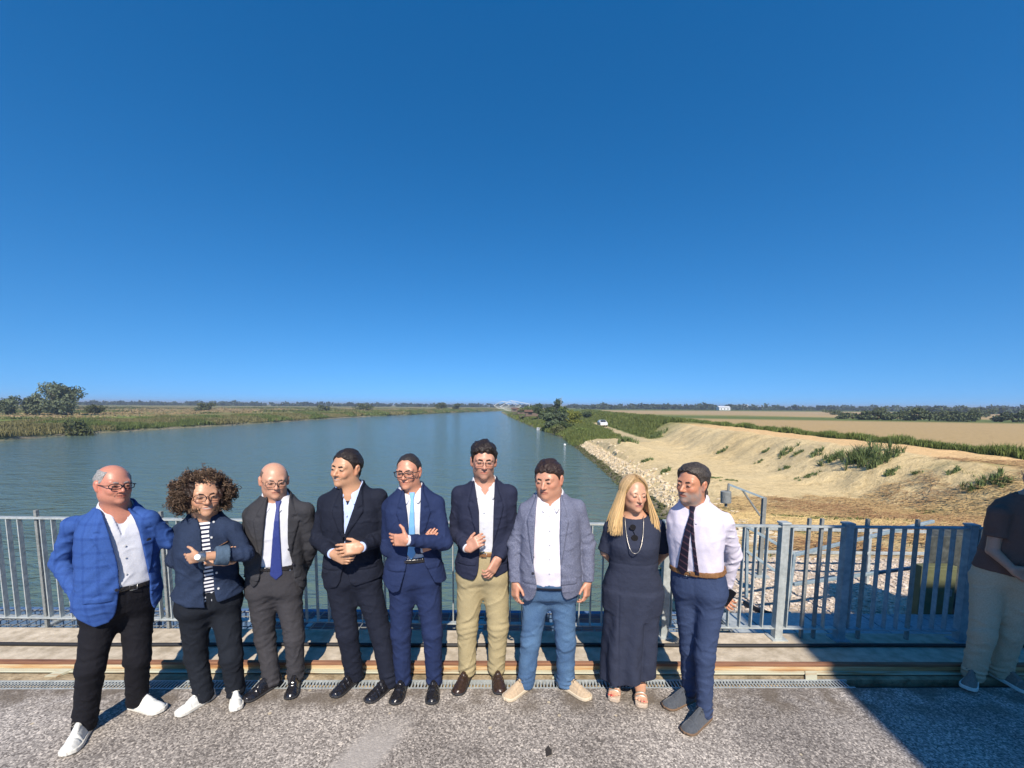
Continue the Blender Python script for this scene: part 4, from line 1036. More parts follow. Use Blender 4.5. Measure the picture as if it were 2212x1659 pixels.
# ------------------------------------------------------------------ railing along the deck edge
pa, pb = atz(103, 1356, 0.0), atz(1682, 1379, 0); fk = (pb[1] - pa[1]) / (pb[0] - pa[0]); fy = lambda X: pa[1] + fk * (X - pa[0])
def pxX(px, py=1250):
    d = ray(px, py); t = (pa[1] - fk * pa[0]) / (d[1] - fk * d[0]); return float(d[0] * t)
def railing(X0, X1, label, posts=(), stubs=(), top=1.055, mat=GALV, step=.105, rt=.016, group='galvanised railing panels along the deck edge', barmat=None):
    r = empty('railing', ((X0 + X1) / 2, fy((X0 + X1) / 2), 0), label, 'railing', group)
    for nm, z_, h_, d_ in (('top_rail', top, rt, .050), ('bottom_rail', .105, .012, .050)):
        m = MB(); m.bar((X0, fy(X0), z_), (X1, fy(X1), z_), h_, d_, side=(0, 1, 0)); m.build(nm, mat, r, bevel=.002)
    n_ = int(round((X1 - X0) / step))
    for i in range(1, n_):
        Xb = X0 + (X1 - X0) * i / n_
        if any(abs(Xb - q) < .05 for q in list(posts) + list(stubs)): continue
        m = MB(); m.bar((Xb, fy(Xb), .111), (Xb, fy(Xb), top - rt / 2 - .001), .009, .040, side=(0, 1, 0)); m.build('bar', barmat or mat, r)
    for q in posts:
        m = MB(); m.bar((q, fy(q), 0), (q, fy(q), 1.075), .068, .068); b = m.build('post', mat, r, bevel=.003)
        m = MB(); m.bar((q, fy(q), 1.075), (q, fy(q), 1.095), .086, .086); m.build('cap', mat, b, bevel=.006)
        m = MB(); m.bar((q, fy(q), .0), (q, fy(q), .014), .14, .13); m.build('base_plate', mat, b, bevel=.003)
    for q in stubs:
        m = MB(); m.bar((q, fy(q) + .012, 0.0), (q, fy(q) + .012, top + .070), .024, .030); m.build('post', DARKST, r, bevel=.002)
    return r
PX = {k: pxX(*v) for k, v in dict(a=(1436, 1250), b=(1686, 1250), c=(1822, 1250), d=(2086, 1250)).items()}
railing(-6.4, PX['a'] - .04, 'long galvanised steel railing with flat vertical bars over the water, behind the group', stubs=[pxX(88, 1235), pxX(352, 1200), pxX(75 - 330, 1200), pxX(620, 1200), pxX(950, 1200)])
railing(PX['a'] - .035, PX['b'] - .042, 'sunlit grey railing section between two square posts right of the man in the pink shirt', posts=[PX['a'] + .01])
railing(PX['b'] - .038, PX['c'] - .042, 'narrow grey railing section with its square left post in the sun', posts=[PX['b']], stubs=[pxX(1741, 1250), pxX(1768, 1250)])
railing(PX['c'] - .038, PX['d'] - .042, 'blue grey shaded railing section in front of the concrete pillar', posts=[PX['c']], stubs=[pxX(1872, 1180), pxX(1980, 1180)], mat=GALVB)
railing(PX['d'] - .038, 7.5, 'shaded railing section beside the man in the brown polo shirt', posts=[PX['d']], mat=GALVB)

# ------------------------------------------------------------------ steelwork just beyond the railing
bm = empty('steel_beam', (0, 4.75, -.3), 'blue painted steel beam with wire grating low behind the railing, above the water', 'beam')
Xe = 2.35; m = MB(); m.box((-9, 4.70, -.46), (Xe, 4.80, -.26)); m.build('girder', BLUE, bm, bevel=.006)
m = MB()
for yy_ in np.arange(4.02, 4.69, .11): m.bar((-9, yy_, -.24), (Xe, yy_, -.24), .008, .008)
for X_ in np.arange(-9, Xe, .13): m.bar((X_, 3.98, -.232), (X_, 4.69, -.232), .008, .008, side=(1, 0, 0))
m.build('wire_grating', DARKST, bm)
for X_ in np.arange(-8.6, Xe, .92):
    m = MB(); m.bar((X_, 3.96, -.262), (X_, 4.62, -.262), .05, .035, side=(0, 0, 1)); m.build('bracket', GALV, bm)
wk = empty('walkway', (3.6, 4.7, -.3), 'grey steel walkway plates with dark joints low behind the right part of the railing', 'walkway'); jj = 0
for X_ in np.arange(Xe + .06, 8.5, .34):
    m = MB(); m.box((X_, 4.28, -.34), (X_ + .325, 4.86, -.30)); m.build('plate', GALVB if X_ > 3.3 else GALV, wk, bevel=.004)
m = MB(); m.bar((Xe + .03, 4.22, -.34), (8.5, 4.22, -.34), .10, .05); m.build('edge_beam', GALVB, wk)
m = MB()
for X_ in np.arange(Xe + .05, 8.5, .13): m.bar((X_, 3.98, -.40), (X_, 4.20, -.40), .008, .008, side=(1, 0, 0))
m.build('wire_grating', DARKST, wk)
# concrete abutment under the right hand ground
m = MB(); m.hexa([(1.75, 4.35, -7), (14, 4.35, -7), (14, 4.95, -7), (1.95, 4.95, -7), (1.75, 4.35, -.62), (14, 4.35, -.62), (14, 4.95, -.62), (1.95, 4.95, -.62)])
tag(m.build('abutment_wall', CONC), 'grey concrete abutment under the walkway at the right bank', 'wall', kind='structure')

def gz(X, Y): return float(ground(np.array([X]), np.array([Y]))[0])
def P_(px, py, Y): return aty(px, py, Y)
# swing arm with a hanging cylinder
Ys = 6.4; a = P_(1640, 1243, Ys); r = empty('swing_arm_post', a, 'steel post with a braced side arm and a grey cylinder hanging from it', 'post')
A = np.array([a[0], Ys, a[2]]); T = P_(1645, 1074, Ys); T[0] = A[0]; E_ = P_(1573, 1046, Ys); S_ = GALV
m = MB(); m.bar(A, T, .055, .055); m.build('post', DARKST, r, bevel=.003)
m = MB(); m.box((A[0] - .11, Ys - .1, A[2] - .01), (A[0] + .11, Ys + .1, A[2] + .012)); m.build('base_plate', GALV, r)
m = MB(); m.bar(T + [.02, 0, -.02], E_, .030, .030); m.build('arm', GALVB, r); B1 = T + (E_ - T) * .62; m = MB(); m.bar(P_(1642, 1114, Ys), B1, .022, .022); m.build('brace', DARKST, r)
m = MB(); m.tube([E_ + [.01, 0, .01], E_ + [.005, 0, -.14]], .018, 8); m.build('hanger', DARKST, r)
c1 = P_(1568, 1061, Ys); c2 = P_(1568, 1086, Ys); m = MB(); m.tube([c1, c2], .075, 20); h = m.build('cylinder', DARKST, r, bevel=.006); m = MB(); m.tube([c2, P_(1568, 1094, Ys)], .022, 8); m.build('spindle', DARKST, h)
# ramp handrails beyond the railing
def tubes(name, label, segs, Y0, rad, mat, cat='handrail', group=None):
    ends = [P_(px, py, Y0 + d) for sg in segs for (px, py, d) in sg[1]]; e = np.array(ends); r = empty(name, (e[:, 0].mean(), Y0, e[:, 2].min()), label, cat, group)
    for nm, pts in segs:
        m = MB(); q = [P_(px, py, Y0 + d) for px, py, d in pts]
        for i in range(len(q) - 1): m.bar(q[i], q[i + 1], rad * 2, rad * 2, side=(0, 1, .01))
        m.build(nm, mat, r, bevel=.004)
tubes('handrail', 'blue grey handrail sloping down to the right beyond the railing, left of the tall post', [('rail', [(1612, 1137, 0), (1716, 1197, -.3)]), ('rail', [(1612, 1190, 0), (1705, 1254, -.3)]), ('post', [(1614, 1134, 0), (1612, 1290, 0)]), ('post', [(1716, 1195, -.3), (1700, 1318, -.3)])], 5.6, .018, GALVB)
tubes('handrail', 'blue grey handrail rising to the right towards the concrete pillar', [('rail', [(1718, 1198, 0), (2016, 1126, .5)]), ('rail', [(1714, 1262, 0), (1976, 1226, .5)]), ('post', [(1843, 1170, .2), (1824, 1322, .2)])], 5.3, .020, GALVB)
tubes('handrail', 'pale straight handrail with two level bars crossing behind the shaded railing', [('rail', [(1606, 1141, 0), (2020, 1149, 0)]), ('rail', [(1632, 1192, 0), (2010, 1196, 0)]), ('post', [(1880, 1143, 0), (1872, 1262, 0)])], 6.9, .022, GALV)
# concrete pillar, its shade put into a dark colour, and cabinet
x0, x1 = P_(2014, 1120, 5.0)[0], P_(2108, 1120, 5.0)[0]; m = MB(); x1 += .22; m.hexa([(x0, 5.0, -.7), (x1, 5.0, -.7), (x1 + .3, 5.4, -.7), (x0 * 1.08, 5.4, -.7), (x0, 5.0, .60), (x1, 5.0, .60), (x1 + .3, 5.4, .62), (x0 * 1.08, 5.4, .62)])
tag(m.build('concrete_pillar', noisy('shade_tinted_concrete', [(.3, (.035, .042, .042)), (.7, (.085, .092, .085))], scale=5, rough=.9, bump=.5, second=(20, (.7, .7, .7), (1.05, 1.05, 1.05))), bevel=.012), 'concrete block coloured dark to stand for shade, beyond the shaded railing', 'pillar')
r = empty('control_cabinet', (P_(1990, 1250, 4.9)[0], 4.9, -.62), 'olive green control cabinet on the ground in front of the dark concrete block', 'cabinet'); ol = noisy('olive_paint', [(.3, (.10, .105, .05)), (.7, (.14, .145, .075))], scale=8, rough=.6)
xa, xb = P_(1986, 1250, 4.9)[0], P_(2062, 1250, 4.9)[0]; za, zb = P_(2000, 1332, 4.9)[2], P_(2000, 1222, 4.9)[2]
m = MB(); m.box((xa, 4.88, za), (xb, 4.985, zb)); cb = m.build('body', ol, r, bevel=.006); m = MB(); m.box((xa + .02, 4.868, za + .03), (xb - .02, 4.8795, zb - .03)); dd = m.build('door', ol, r, bevel=.004); m = MB(); m.box((xb - .08, 4.853, (za + zb) / 2 - .04), (xb - .06, 4.8675, (za + zb) / 2 + .04)); m.build('handle', DARKST, dd)
# black hose on the gravel
m = MB(); hp = [P_(1610, 1290, 5.9), P_(1630, 1310, 5.7), P_(1665, 1325, 5.5), P_(1690, 1338, 5.3)]; hp = [np.array([q[0], q[1], gz(q[0], q[1]) + .05]) for q in hp]; m.tube(hp, .035, 8); tag(m.build('hose', BLACKR, smooth=True), 'short black hose lying on the gravel behind the sunlit railing', 'hose')

# the building behind the photographer whose shade falls over the right end of the deck
bl = empty('building', (7.2, -4.0, 0), 'plain rendered building behind the photographer, casting the shade at right', 'building')
xe = lambda Y: 3.79 + .122 * Y   # eave line over the ground
PL = noisy('render_plaster', [(.3, (.42, .38, .32)), (.7, (.50, .46, .39))], scale=3, rough=.9)
HB = 7.3; m = MB(); m.hexa([(xe(-6.2), -6.2, 0), (8.6, -6.2, 0), (8.6, -2.85, 0), (xe(-2.85), -2.85, 0), (xe(-6.2), -6.2, HB), (8.6, -6.2, HB), (8.6, -2.85, HB), (xe(-2.85), -2.85, HB)]); m.box((6.1, -2.848, 0), (8.6, -2.2, HB - .003)); m.build('wall', PL, bl)
m = MB(); m.box((6.4, -2.198, 0), (7.3, -2.15, 2.2)); dd = m.build('door', BLUE, bl); m = MB(); m.tube([(6.5, -2.15, 1.0), (6.5, -2.10, 1.0), (6.5, -2.10, 1.12), (6.5, -2.15, 1.12)], .01, 6); m.build('handle', DARKST, dd)
for q in (7.45,):
    m = MB(); m.box((q, -2.198, 1.0), (q + 1.1, -2.16, 2.3)); m.build('window', plain('window_glass', (.03, .04, .05), .08), bl)
# ------------------------------------------------------------------ plants
LEAFM = vcol_mat('foliage', rough=.7, spec=.2, bump=0)
def blades(P, H, n, spread, lean, wid, colA, colB, rn, seg=2, up=1.0):
    """P (k,3) clump positions, H (k,) heights, n blades per clump -> V, F(tris), col"""
    k = len(P); B = np.repeat(P, n, 0); Hh = np.repeat(H, n) * rn.uniform(.5, 1.0, k * n); N = k * n
    B = B + np.stack([rn.normal(0, spread, N), rn.normal(0, spread, N), np.zeros(N)], 1)
    az = rn.uniform(0, 6.283, N); ln = np.abs(rn.normal(0, lean, N)) * Hh; w = wid * rn.uniform(.5, 1.3, N)
    dx, dy = np.cos(az), np.sin(az); wa = rn.uniform(0, 6.283, N); wx, wy = np.cos(wa) * w, np.sin(wa) * w
    tip = B + np.stack([dx * ln, dy * ln, Hh * up], 1); mid = B + np.stack([dx * ln * .3, dy * ln * .3, Hh * .55 * up], 1); W_ = np.stack([wx, wy, 0 * wx], 1)
    V = np.stack([B - W_ * .6, B + W_ * .6, mid + W_, mid - W_, tip], 1).reshape(-1, 3); i = np.arange(N) * 5
    F = np.concatenate([np.stack([i, i + 1, i + 2], 1), np.stack([i, i + 2, i + 3], 1), np.stack([i + 3, i + 2, i + 4], 1)])
    t = rn.uniform(0, 1, (N, 1)); ct = np.repeat(rn.uniform(0, 1, (k, 1)), n, 0) * .6 + t * .4; c = np.array(colA) * (1 - ct) + np.array(colB) * ct
    return V, F, np.repeat(c * rn.uniform(.7, 1.15, (N, 1)), 5, 0)
def join(parts):
    V = []; F = []; c = []; b = 0
    for v, f, q in parts: V.append(v); F.append(f + b); c.append(q); b += len(v)
    return np.concatenate(V), np.concatenate(F), np.concatenate(c)
def onG(x, y): return np.stack([x, y, ground(x, y) - .03], 1)
rn = np.random.RandomState(11)
G1, G2 = (.075, .11, .026), (.20, .25, .07); T1, T2 = (.20, .15, .06), (.36, .28, .13)
# reeds along the back of the crest road
y = rn.uniform(14, 1, 0); parts = []
for (y0, y1, n, hh, w) in ((13, 40, 2600, .95, .022), (40, 90, 2600, .95, .035), (90, 260, 2200, 1.0, .07)):
    yy = rn.uniform(y0, y1, n); uu = 3.5 + np.abs(rn.normal(0, .7, n)); P = onG(crestx(yy) + uu, yy); hv = hh * (.65 + .35 * fbm(P[:, 0], P[:, 1], .9, 3)) * rn.uniform(.6, 1.1, n)
    parts.append(blades(P, np.clip(hv, .25, 2), 14, .14, .30, w, G1, G2, rn))
V, F, c = join(parts); tag(addmesh('reeds', V, F, LEAFM, origin=(27, 60, -.5), col=c, smooth=False), 'band of green reeds between the sandy crest road and the ploughed field', 'reeds', kind='stuff')
# tall green growth on the bank further along
parts = []
for (y0, y1, n, w) in ((62, 95, 3800, .045), (95, 150, 3600, .07), (150, 260, 2600, .13)):
    yy = rn.uniform(y0, y1, n); cx = crestx(yy); x0 = xr(yy) + .1; xx = x0 + (cx + 1.5 - x0) * rn.uniform(0, 1, n); ok = (np.abs(xx - 18 - (yy - 60) * .08) > 2.0) | (yy > 125); ok &= ~((xx > cx - 4) & (yy < 70)); xx, yy = xx[ok], yy[ok]
    P = onG(xx, yy); hv = 1.25 * (.7 + .4 * fbm(xx, yy, .35, 9)) * sst(56, 72, yy + 2.5 * fbm(xx, yy, .3, 2)) ; keep = hv > .2
    parts.append(blades(P[keep], hv[keep], 12, .28, .28, w, G1, (.16, .18, .055), rn))
V, F, c = join(parts); tag(addmesh('reed_bed', V, F, LEAFM, origin=(15, 90, -2.5), col=c, smooth=False), 'tall green reeds covering the right bank beyond the bare sand', 'reeds', kind='stuff')
# left bank growth
parts = []
for (y0, y1, n, w) in ((60, 110, 5200, .05), (110, 200, 5200, .09), (200, 470, 4200, .22)):
    yy = rn.uniform(y0, y1, n); sl_ = np.abs(rn.uniform(0, 1, n) ** 1.3) * 17 + .7; xx = xl(yy) - sl_; P = onG(xx, yy); hv = (1.0 + .35 * (y0 > 150)) * np.clip(.75 + .8 * fbm(xx, yy, .22, 4), .2, 1.8)
    g = np.clip(.5 + fbm(xx, yy, .12, 8), 0, 1)[:, None]
    a = g[:, 0] > .45
    parts.append(blades(P[a], hv[a], 12, .38, .35, w, (.06, .09, .02), (.17, .21, .065), rn)); parts.append(blades(P[~a], hv[~a], 12, .38, .35, w, (.10, .10, .035), (.27, .24, .11), rn))
V, F, c = join(parts); tag(addmesh('bank_scrub', V, F, LEAFM, origin=(-85, 100, -2.5), col=c, smooth=False), 'green and straw coloured scrub covering the far left bank', 'scrub', kind='stuff')
parts = []
n = 5200; yy = rn.uniform(75, 420, n); sl_ = rn.uniform(26, 190, n) * (1 + yy / 400); xx = xl(yy) - sl_; P = onG(xx, yy); gg = fbm(xx, yy, .035, 6); hv = .9 * np.clip(.7 + gg, .2, 1.6); a = (gg < .05) & (yy > 110)
parts.append(blades(P[~a], hv[~a], 9, .9, .5, .28, (.06, .075, .022), (.13, .15, .045), rn)); parts.append(blades(P[a], hv[a], 9, .9, .5, .28, (.22, .16, .08), (.36, .27, .15), rn))
V, F, c = join(parts); tag(addmesh('marsh_grass', V, F, LEAFM, origin=(-150, 200, -2), col=c, smooth=False), 'rust and green marsh vegetation on the flat land left of the river', 'grass', kind='stuff')

def crown(c0, R3, n, leaf, cA, cB, rn, lobes=9, gap=.0):
    """leaf clumps through the volume of several lobes -> V,F,col"""
    c0 = np.array(c0, float); R3 = np.array(R3, float); L = []
    for i in range(lobes):
        d = rn.normal(size=3); d /= np.linalg.norm(d); d[2] = rn.uniform(-.85, .95) if i % 3 else -.95; L.append((c0 + d * R3 * rn.uniform(.35, .72), R3 * rn.uniform(.30, .55)))
    k = n // lobes; V = []; C_ = []
    for (q, r) in L:
        d = rn.normal(size=(k, 3)); d /= np.linalg.norm(d, axis=1)[:, None]; rad = rn.uniform(.25, 1, (k, 1)) ** .45 * (1 + .22 * np.sin(d[:, :1] * 7 + d[:, 2:] * 5 + q[0]))
        V.append(q + d * r * rad); t = rn.uniform(0, 1, (k, 1)) * .6 + rn.uniform(0, .4); C_.append(np.array(cA) * (1 - t) + np.array(cB) * t)
    P = np.concatenate(V); C_ = np.concatenate(C_); N = len(P)
    a = rn.normal(size=(N, 3)); a /= np.linalg.norm(a, axis=1)[:, None]; b = np.cross(a, rn.normal(size=(N, 3))); b /= np.linalg.norm(b, axis=1)[:, None]
    s_ = leaf * rn.uniform(.5, 1.3, (N, 1)); V = np.stack([P - a * s_, P + b * s_ * .6, P + a * s_, P - b * s_ * .6], 1).reshape(-1, 3); i = np.arange(N) * 4
    return V, np.stack([i, i + 1, i + 2, i + 3], 1), np.repeat(C_, 4, 0)
BARK = noisy('bark', [(.3, (.05, .04, .03)), (.7, (.12, .095, .07))], scale=10, rough=.95)
def tree(name, label, cat, X, Y, h, w, cA, cB, n, leaf, trunk=.25, group=None, tk=None, seed=0, lobes=9, d=None):
    rn = np.random.RandomState(seed + 100); z0 = gz(X, Y); r = empty(name, (X, Y, z0), label, cat, group); d = d or w
    cz = z0 + h * (trunk + (1 - trunk) / 2)
    m = MB(); tr = tk or h * .03; m.tube([(X, Y, z0 - .1), (X + .02 * h, Y, z0 + h * .3), (X - .01 * h, Y, z0 + h * .62)], [tr * 1.3, tr, tr * .5], 7)
    for i in range(5):
        a = rn.uniform(0, 6.28); q0 = np.array([X, Y, z0 + h * rn.uniform(.15, .45)]); m.tube([q0, q0 + np.array([math.cos(a) * w * .2, math.sin(a) * d * .2, h * .14]), q0 + np.array([math.cos(a) * w * .36, math.sin(a) * d * .36, h * .30])], [tr * .6, tr * .4, tr * .15], 5)
    m.build('trunk', BARK, r, smooth=True)
    V, F, c = crown((X, Y, cz), (w / 2, d / 2, h * (1 - trunk) / 2), n, leaf, cA, cB, rn, lobes); V[:, 2] = np.maximum(V[:, 2], z0 + .05)
    addmesh('crown', V, F, LEAFM, r, col=c, smooth=False); return r
DK1, DK2 = (.028, .045, .018), (.075, .10, .040); GY1, GY2 = (.075, .095, .055), (.17, .20, .115)
def at(px, py, Y): return aty(px, py, Y)
def ptree(name, label, px, top, Y, w_px, cols, n=1500, leaf=.4, trunk=.2, group=None, seed=0, cat='tree', lobes=9):
    t = at(px, top, Y); w = w_px / FPX * Y; h = t[2] - gz(t[0], Y); return tree(name, label, cat, t[0], Y, h, w, cols[0], cols[1], n, leaf, trunk, group, None, seed, lobes, d=w * .8)
ptree('tree', 'tall feathery grey green tree at the far left of the far bank', 134, 823, 135, 80, (GY1, GY2), 7000, .34, .05, seed=1, lobes=22)
ptree('tree', 'rounded grey green tree just left of the tall one on the left bank', 69, 842, 135, 42, (GY1, GY2), 3200, .34, .03, seed=2, lobes=12)
ptree('tree', 'low dark tree cut by the left edge of the photo', 12, 853, 130, 52, (DK1, GY2), 2600, .34, .02, seed=3, lobes=12)
for i, (px, top, Y, wp, lb) in enumerate([(205, 866, 150, 40, 'small dark bush right of the tall tree on the left bank'), (440, 869, 230, 46, 'low bush breaking the skyline left of centre'), (785, 867, 300, 52, 'rounded reed thicket on the left bank above the suited men'), (953, 867, 370, 34, 'dark round bush far along the left bank'), (985, 871, 380, 24, 'small bush next to the dark round bush far along the left bank'), (170, 905, 78, 58, 'dark green shrub at the water edge of the left bank'), (700, 876, 260, 36, 'faint low bush on the left marsh')]):
    ptree('bush', lb, px, top, Y, wp, ((.04, .055, .02), (.12, .13, .055)), 1100, .3 if Y < 200 else .5, .02, seed=10 + i, cat='bush', group='bushes scattered along the left bank')
right = [('willow', 'large grey green willow leaning over the water by the boats', 1197, 889, 100, 62, (GY1, (.12, .16, .08)), 5600, .22), ('tree', 'broad dark green tree between the huts and the willow', 1172, 880, 140, 50, (DK1, (.11, .14, .05)), 3000, .28), ('tree', 'tall bushy tree between the willow and the yellow green tree', 1221, 879, 118, 44, (G1, (.11, .14, .05)), 2800, .25), ('tree', 'yellow green tree behind the willow on the right bank', 1240, 880, 104, 52, ((.10, .12, .02), (.24, .25, .05)), 2800, .20),
    ('tree', 'dark tall tree standing above the fishing huts', 1204, 860, 185, 34, (DK1, DK2), 1800, .36), ('tree', 'dark low tree left of the tall one above the huts', 1160, 868, 230, 34, (DK1, DK2), 1300, .4), ('tree', 'green tree over the stilt hut roof', 1135, 876, 215, 40, (G1, (.12, .15, .05)), 1400, .4),
    ('tree', 'dark green shrub mass between the willow and the track', 1225, 908, 90, 40, (DK1, (.10, .13, .045)), 1800, .2), ('tree', 'green tree behind the willow, against the sky', 1185, 876, 160, 44, (DK1, (.11, .14, .05)), 1700, .3), ('tree', 'green bush at the near end of the wooded bank', 1268, 922, 76, 54, (G1, G2), 2400, .15), ('tree', 'low bush at the water edge under the willow', 1205, 918, 88, 40, ((.06, .075, .025), (.16, .16, .07)), 1700, .17),
    ('tree', 'small dark bush right of the yellow green tree', 1268, 888, 150, 30, (DK1, DK2), 1000, .3)]
for i, (nm, lb, px, top, Y, wp, cc, n, lf) in enumerate(right): ptree(nm, lb, px, top, Y, wp, cc, n, lf, .04, seed=40 + i, group='trees and shrubs on the wooded right bank')
# tamarisk thickets in the field at right
th = [(1842, 888, 150, 60), (1880, 884, 140, 62), (1922, 886, 138, 58), (1968, 883, 136, 64), (2010, 880, 132, 66), (2052, 882, 130, 62), (2092, 885, 128, 54), (2168, 886, 128, 44), (2204, 886, 126, 44), (1905, 878, 190, 34), (2120, 882, 190, 50), (1800, 884, 240, 40)]
wh = ['leftmost', 'second from left', 'third from left', 'fourth from left', 'fifth from left', 'sixth from left', 'seventh from left', 'eighth from left', 'rightmost']
for i, (px, top, Y, wp) in enumerate(th):
    lb = ('%s of the grey green thickets in the front row beyond the ploughed field' % wh[i]) if i < 9 else ['taller dark bush poking up behind the third thicket from left', 'broad bush in the second row behind the gap between thickets', 'low bush standing alone left of the thickets'][i - 9]
    ptree('thicket', lb, px, top, Y, wp, ((.045, .06, .028), (.12, .145, .065)), 1500, .34, .0, seed=70 + i, cat='bush', group='thickets beyond the ploughed field')
# far woods: one mass along the horizon
parts = []; rn = np.random.RandomState(21)
def wood(x0, y0, x1, y1, n, h, w, leaf, cA, cB, k=90):
    for i in range(n):
        t = rn.uniform(0, 1); X_ = x0 + (x1 - x0) * t + rn.normal(0, 12); Y_ = y0 + (y1 - y0) * t + rn.normal(0, 14); hh = h * rn.uniform(.55, 1.15); ww = w * rn.uniform(.6, 1.4)
        parts.append(crown((X_, Y_, -2 + hh / 2), (ww / 2, ww / 2, hh / 2 + .4), k, leaf * 1.1, cA, cB, rn, 4))
wood(-900, 620, -60, 900, 260, 8.0, 22, 2.0, (.022, .036, .020), (.05, .07, .038)); wood(-60, 900, 160, 800, 60, 8, 22, 2.0, (.022, .036, .020), (.05, .07, .038)); wood(100, 620, 640, 560, 190, 8.5, 20, 1.8, (.025, .04, .02), (.06, .08, .04)); wood(560, 480, 900, 620, 80, 10, 24, 2.0, (.025, .04, .02), (.06, .08, .04)); wood(300, 330, 470, 330, 46, 5.5, 15, 1.3, (.03, .045, .02), (.07, .09, .045))
V, F, c = join(parts); tag(addmesh('far_woods', V, F, LEAFM, origin=(0, 700, -2), col=c, smooth=False), 'dark belt of far off woods along the horizon', 'woods', kind='stuff')
# weeds on the sand
wp_ = [(1868, 985, 1.6, 'big tuft of green weeds high on the sandy slope, widest of them', 14), (1905, 992, 1.1, 'bushy weed at the right end of the big tuft on the slope', 9), (1797, 985, .9, 'upright weed left of the big tuft on the slope', 6), (2133, 1040, .8, 'leaning weed low on the right of the slope', 6), (2170, 1038, .55, 'small weed right of the leaning one on the slope', 4), (1765, 975, .6, 'small weed upper left of the big tuft', 4), (1700, 968, .7, 'weed cluster under the crest road, left part of slope', 5), (1722, 975, .5, 'thin weed beside the cluster under the crest road', 3), (1655, 968, .45, 'little round weed on the upper left slope', 3), (1562, 968, .6, 'weed on the left slope nearest the reeds', 4), (1700, 1005, .45, 'tiny weed halfway down the left slope', 3), (1640, 990, .35, 'tiny faint weed at mid slope', 2),
    (1925, 1020, .45, 'small weed below the right end of the big tuft', 4), (1745, 1025, .8, 'flat weed patch at the foot of the slope', 5), (1540, 1025, .5, 'dark flat weed on the sandy track', 4), (1578, 1030, .5, 'dark flat weed beside the first on the track', 4), (1505, 1035, .5, 'flat green weed left on the track', 4), (1420, 935, 1.3, 'green weed clump at the end of the reed bed by the sand', 10), (1355, 945, 1.1, 'green clump on the edge of the sand heap', 9), (1440, 1012, .6, 'small weed at the top of the stones', 4), (1395, 990, .5, 'small weed between the white stones', 4), (2060, 1012, .4, 'faint pale weed right on the upper slope', 3), (1980, 1016, .35, 'faint weed in the middle of the upper slope', 2)]
rn = np.random.RandomState(31)
def hit(px, py):
    d = ray(px, py); t = np.arange(8, 160, .25); P = EYE + d[None, :] * t[:, None]; g_ = ground(P[:, 0], P[:, 1]); i = int(np.argmax(P[:, 2] < g_)); return P[i]
for (px, py, sz, lb, k) in wp_:
    q = hit(px, py + 8); n = k * 3; sp = sz * .42; xx = q[0] + rn.normal(0, sp, n); yy = q[1] + rn.normal(0, sp * .6, n); flat = 'flat' in lb
    V, F, c = blades(onG(xx, yy), np.full(n, sz * (.25 if flat else .62)), 16, .05, .55, .013 + q[1] * .0003, (.07, .105, .03), (.20, .25, .10), rn)
    tag(addmesh('weed', V, F, LEAFM, origin=(q[0], q[1], gz(q[0], q[1])), col=c, smooth=False), lb, 'weed', 'weeds growing on the bare sand')
# straw lying on the ground
n = 34000; yy = rn.uniform(8.2, 24, n); xx = rn.uniform(2.5, 27, n); ok = (xx - xr(yy) > 2.0) & (fbm(xx, yy, .5, 3) > -.35) & (xx < yy * 1.25) & (yy < 22 + 1.5 * fbm(xx, yy, .4, 1)); xx, yy = xx[ok], yy[ok]; n = len(xx)
P = onG(xx, yy); P[:, 2] += rn.uniform(.03, .12, n); a = rn.normal(.15, .55, n); L = rn.uniform(.12, .5, n); D = np.stack([np.cos(a) * L, np.sin(a) * L, rn.normal(0, .05, n)], 1); w = rn.uniform(.006, .014, n)[:, None]; U = np.stack([-np.sin(a), np.cos(a), np.full(n, .8)], 1) * w
V = np.stack([P - D, P - D + U, P + D + U, P + D], 1).reshape(-1, 3); i = np.arange(n) * 4; F = np.stack([i, i + 1, i + 2, i + 3], 1); pt = np.clip(.5 + .9 * fbm(xx, yy, .35, 12), 0, 1)[:, None]; t = np.clip(rn.uniform(-.2, .8, (n, 1)) * .6 + pt * .6, 0, 1); c = np.array([.56, .42, .19]) * t + np.array([.19, .10, .05]) * (1 - t)
tag(addmesh('straw', V, F, LEAFM, origin=(10, 12, -1.2), col=np.repeat(c, 4, 0), smooth=False), 'brown and golden reed straw strewn over the ground beyond the railing', 'straw', kind='stuff')
n = 900; yy = rn.uniform(7.5, 20, n); xx = xr(yy) + rn.uniform(1, 14, n); gg = fbm(xx, yy, .6, 15); ok = gg > .18; V, F, c = blades(onG(xx[ok], yy[ok]), np.full(ok.sum(), .20), 12, .12, .6, .010, (.06, .09, .02), (.19, .22, .07), rn)
tag(addmesh('low_grass', V, F, LEAFM, origin=(8, 12, -1.2), col=c, smooth=False), 'thin low grass growing through the straw', 'grass', kind='stuff')
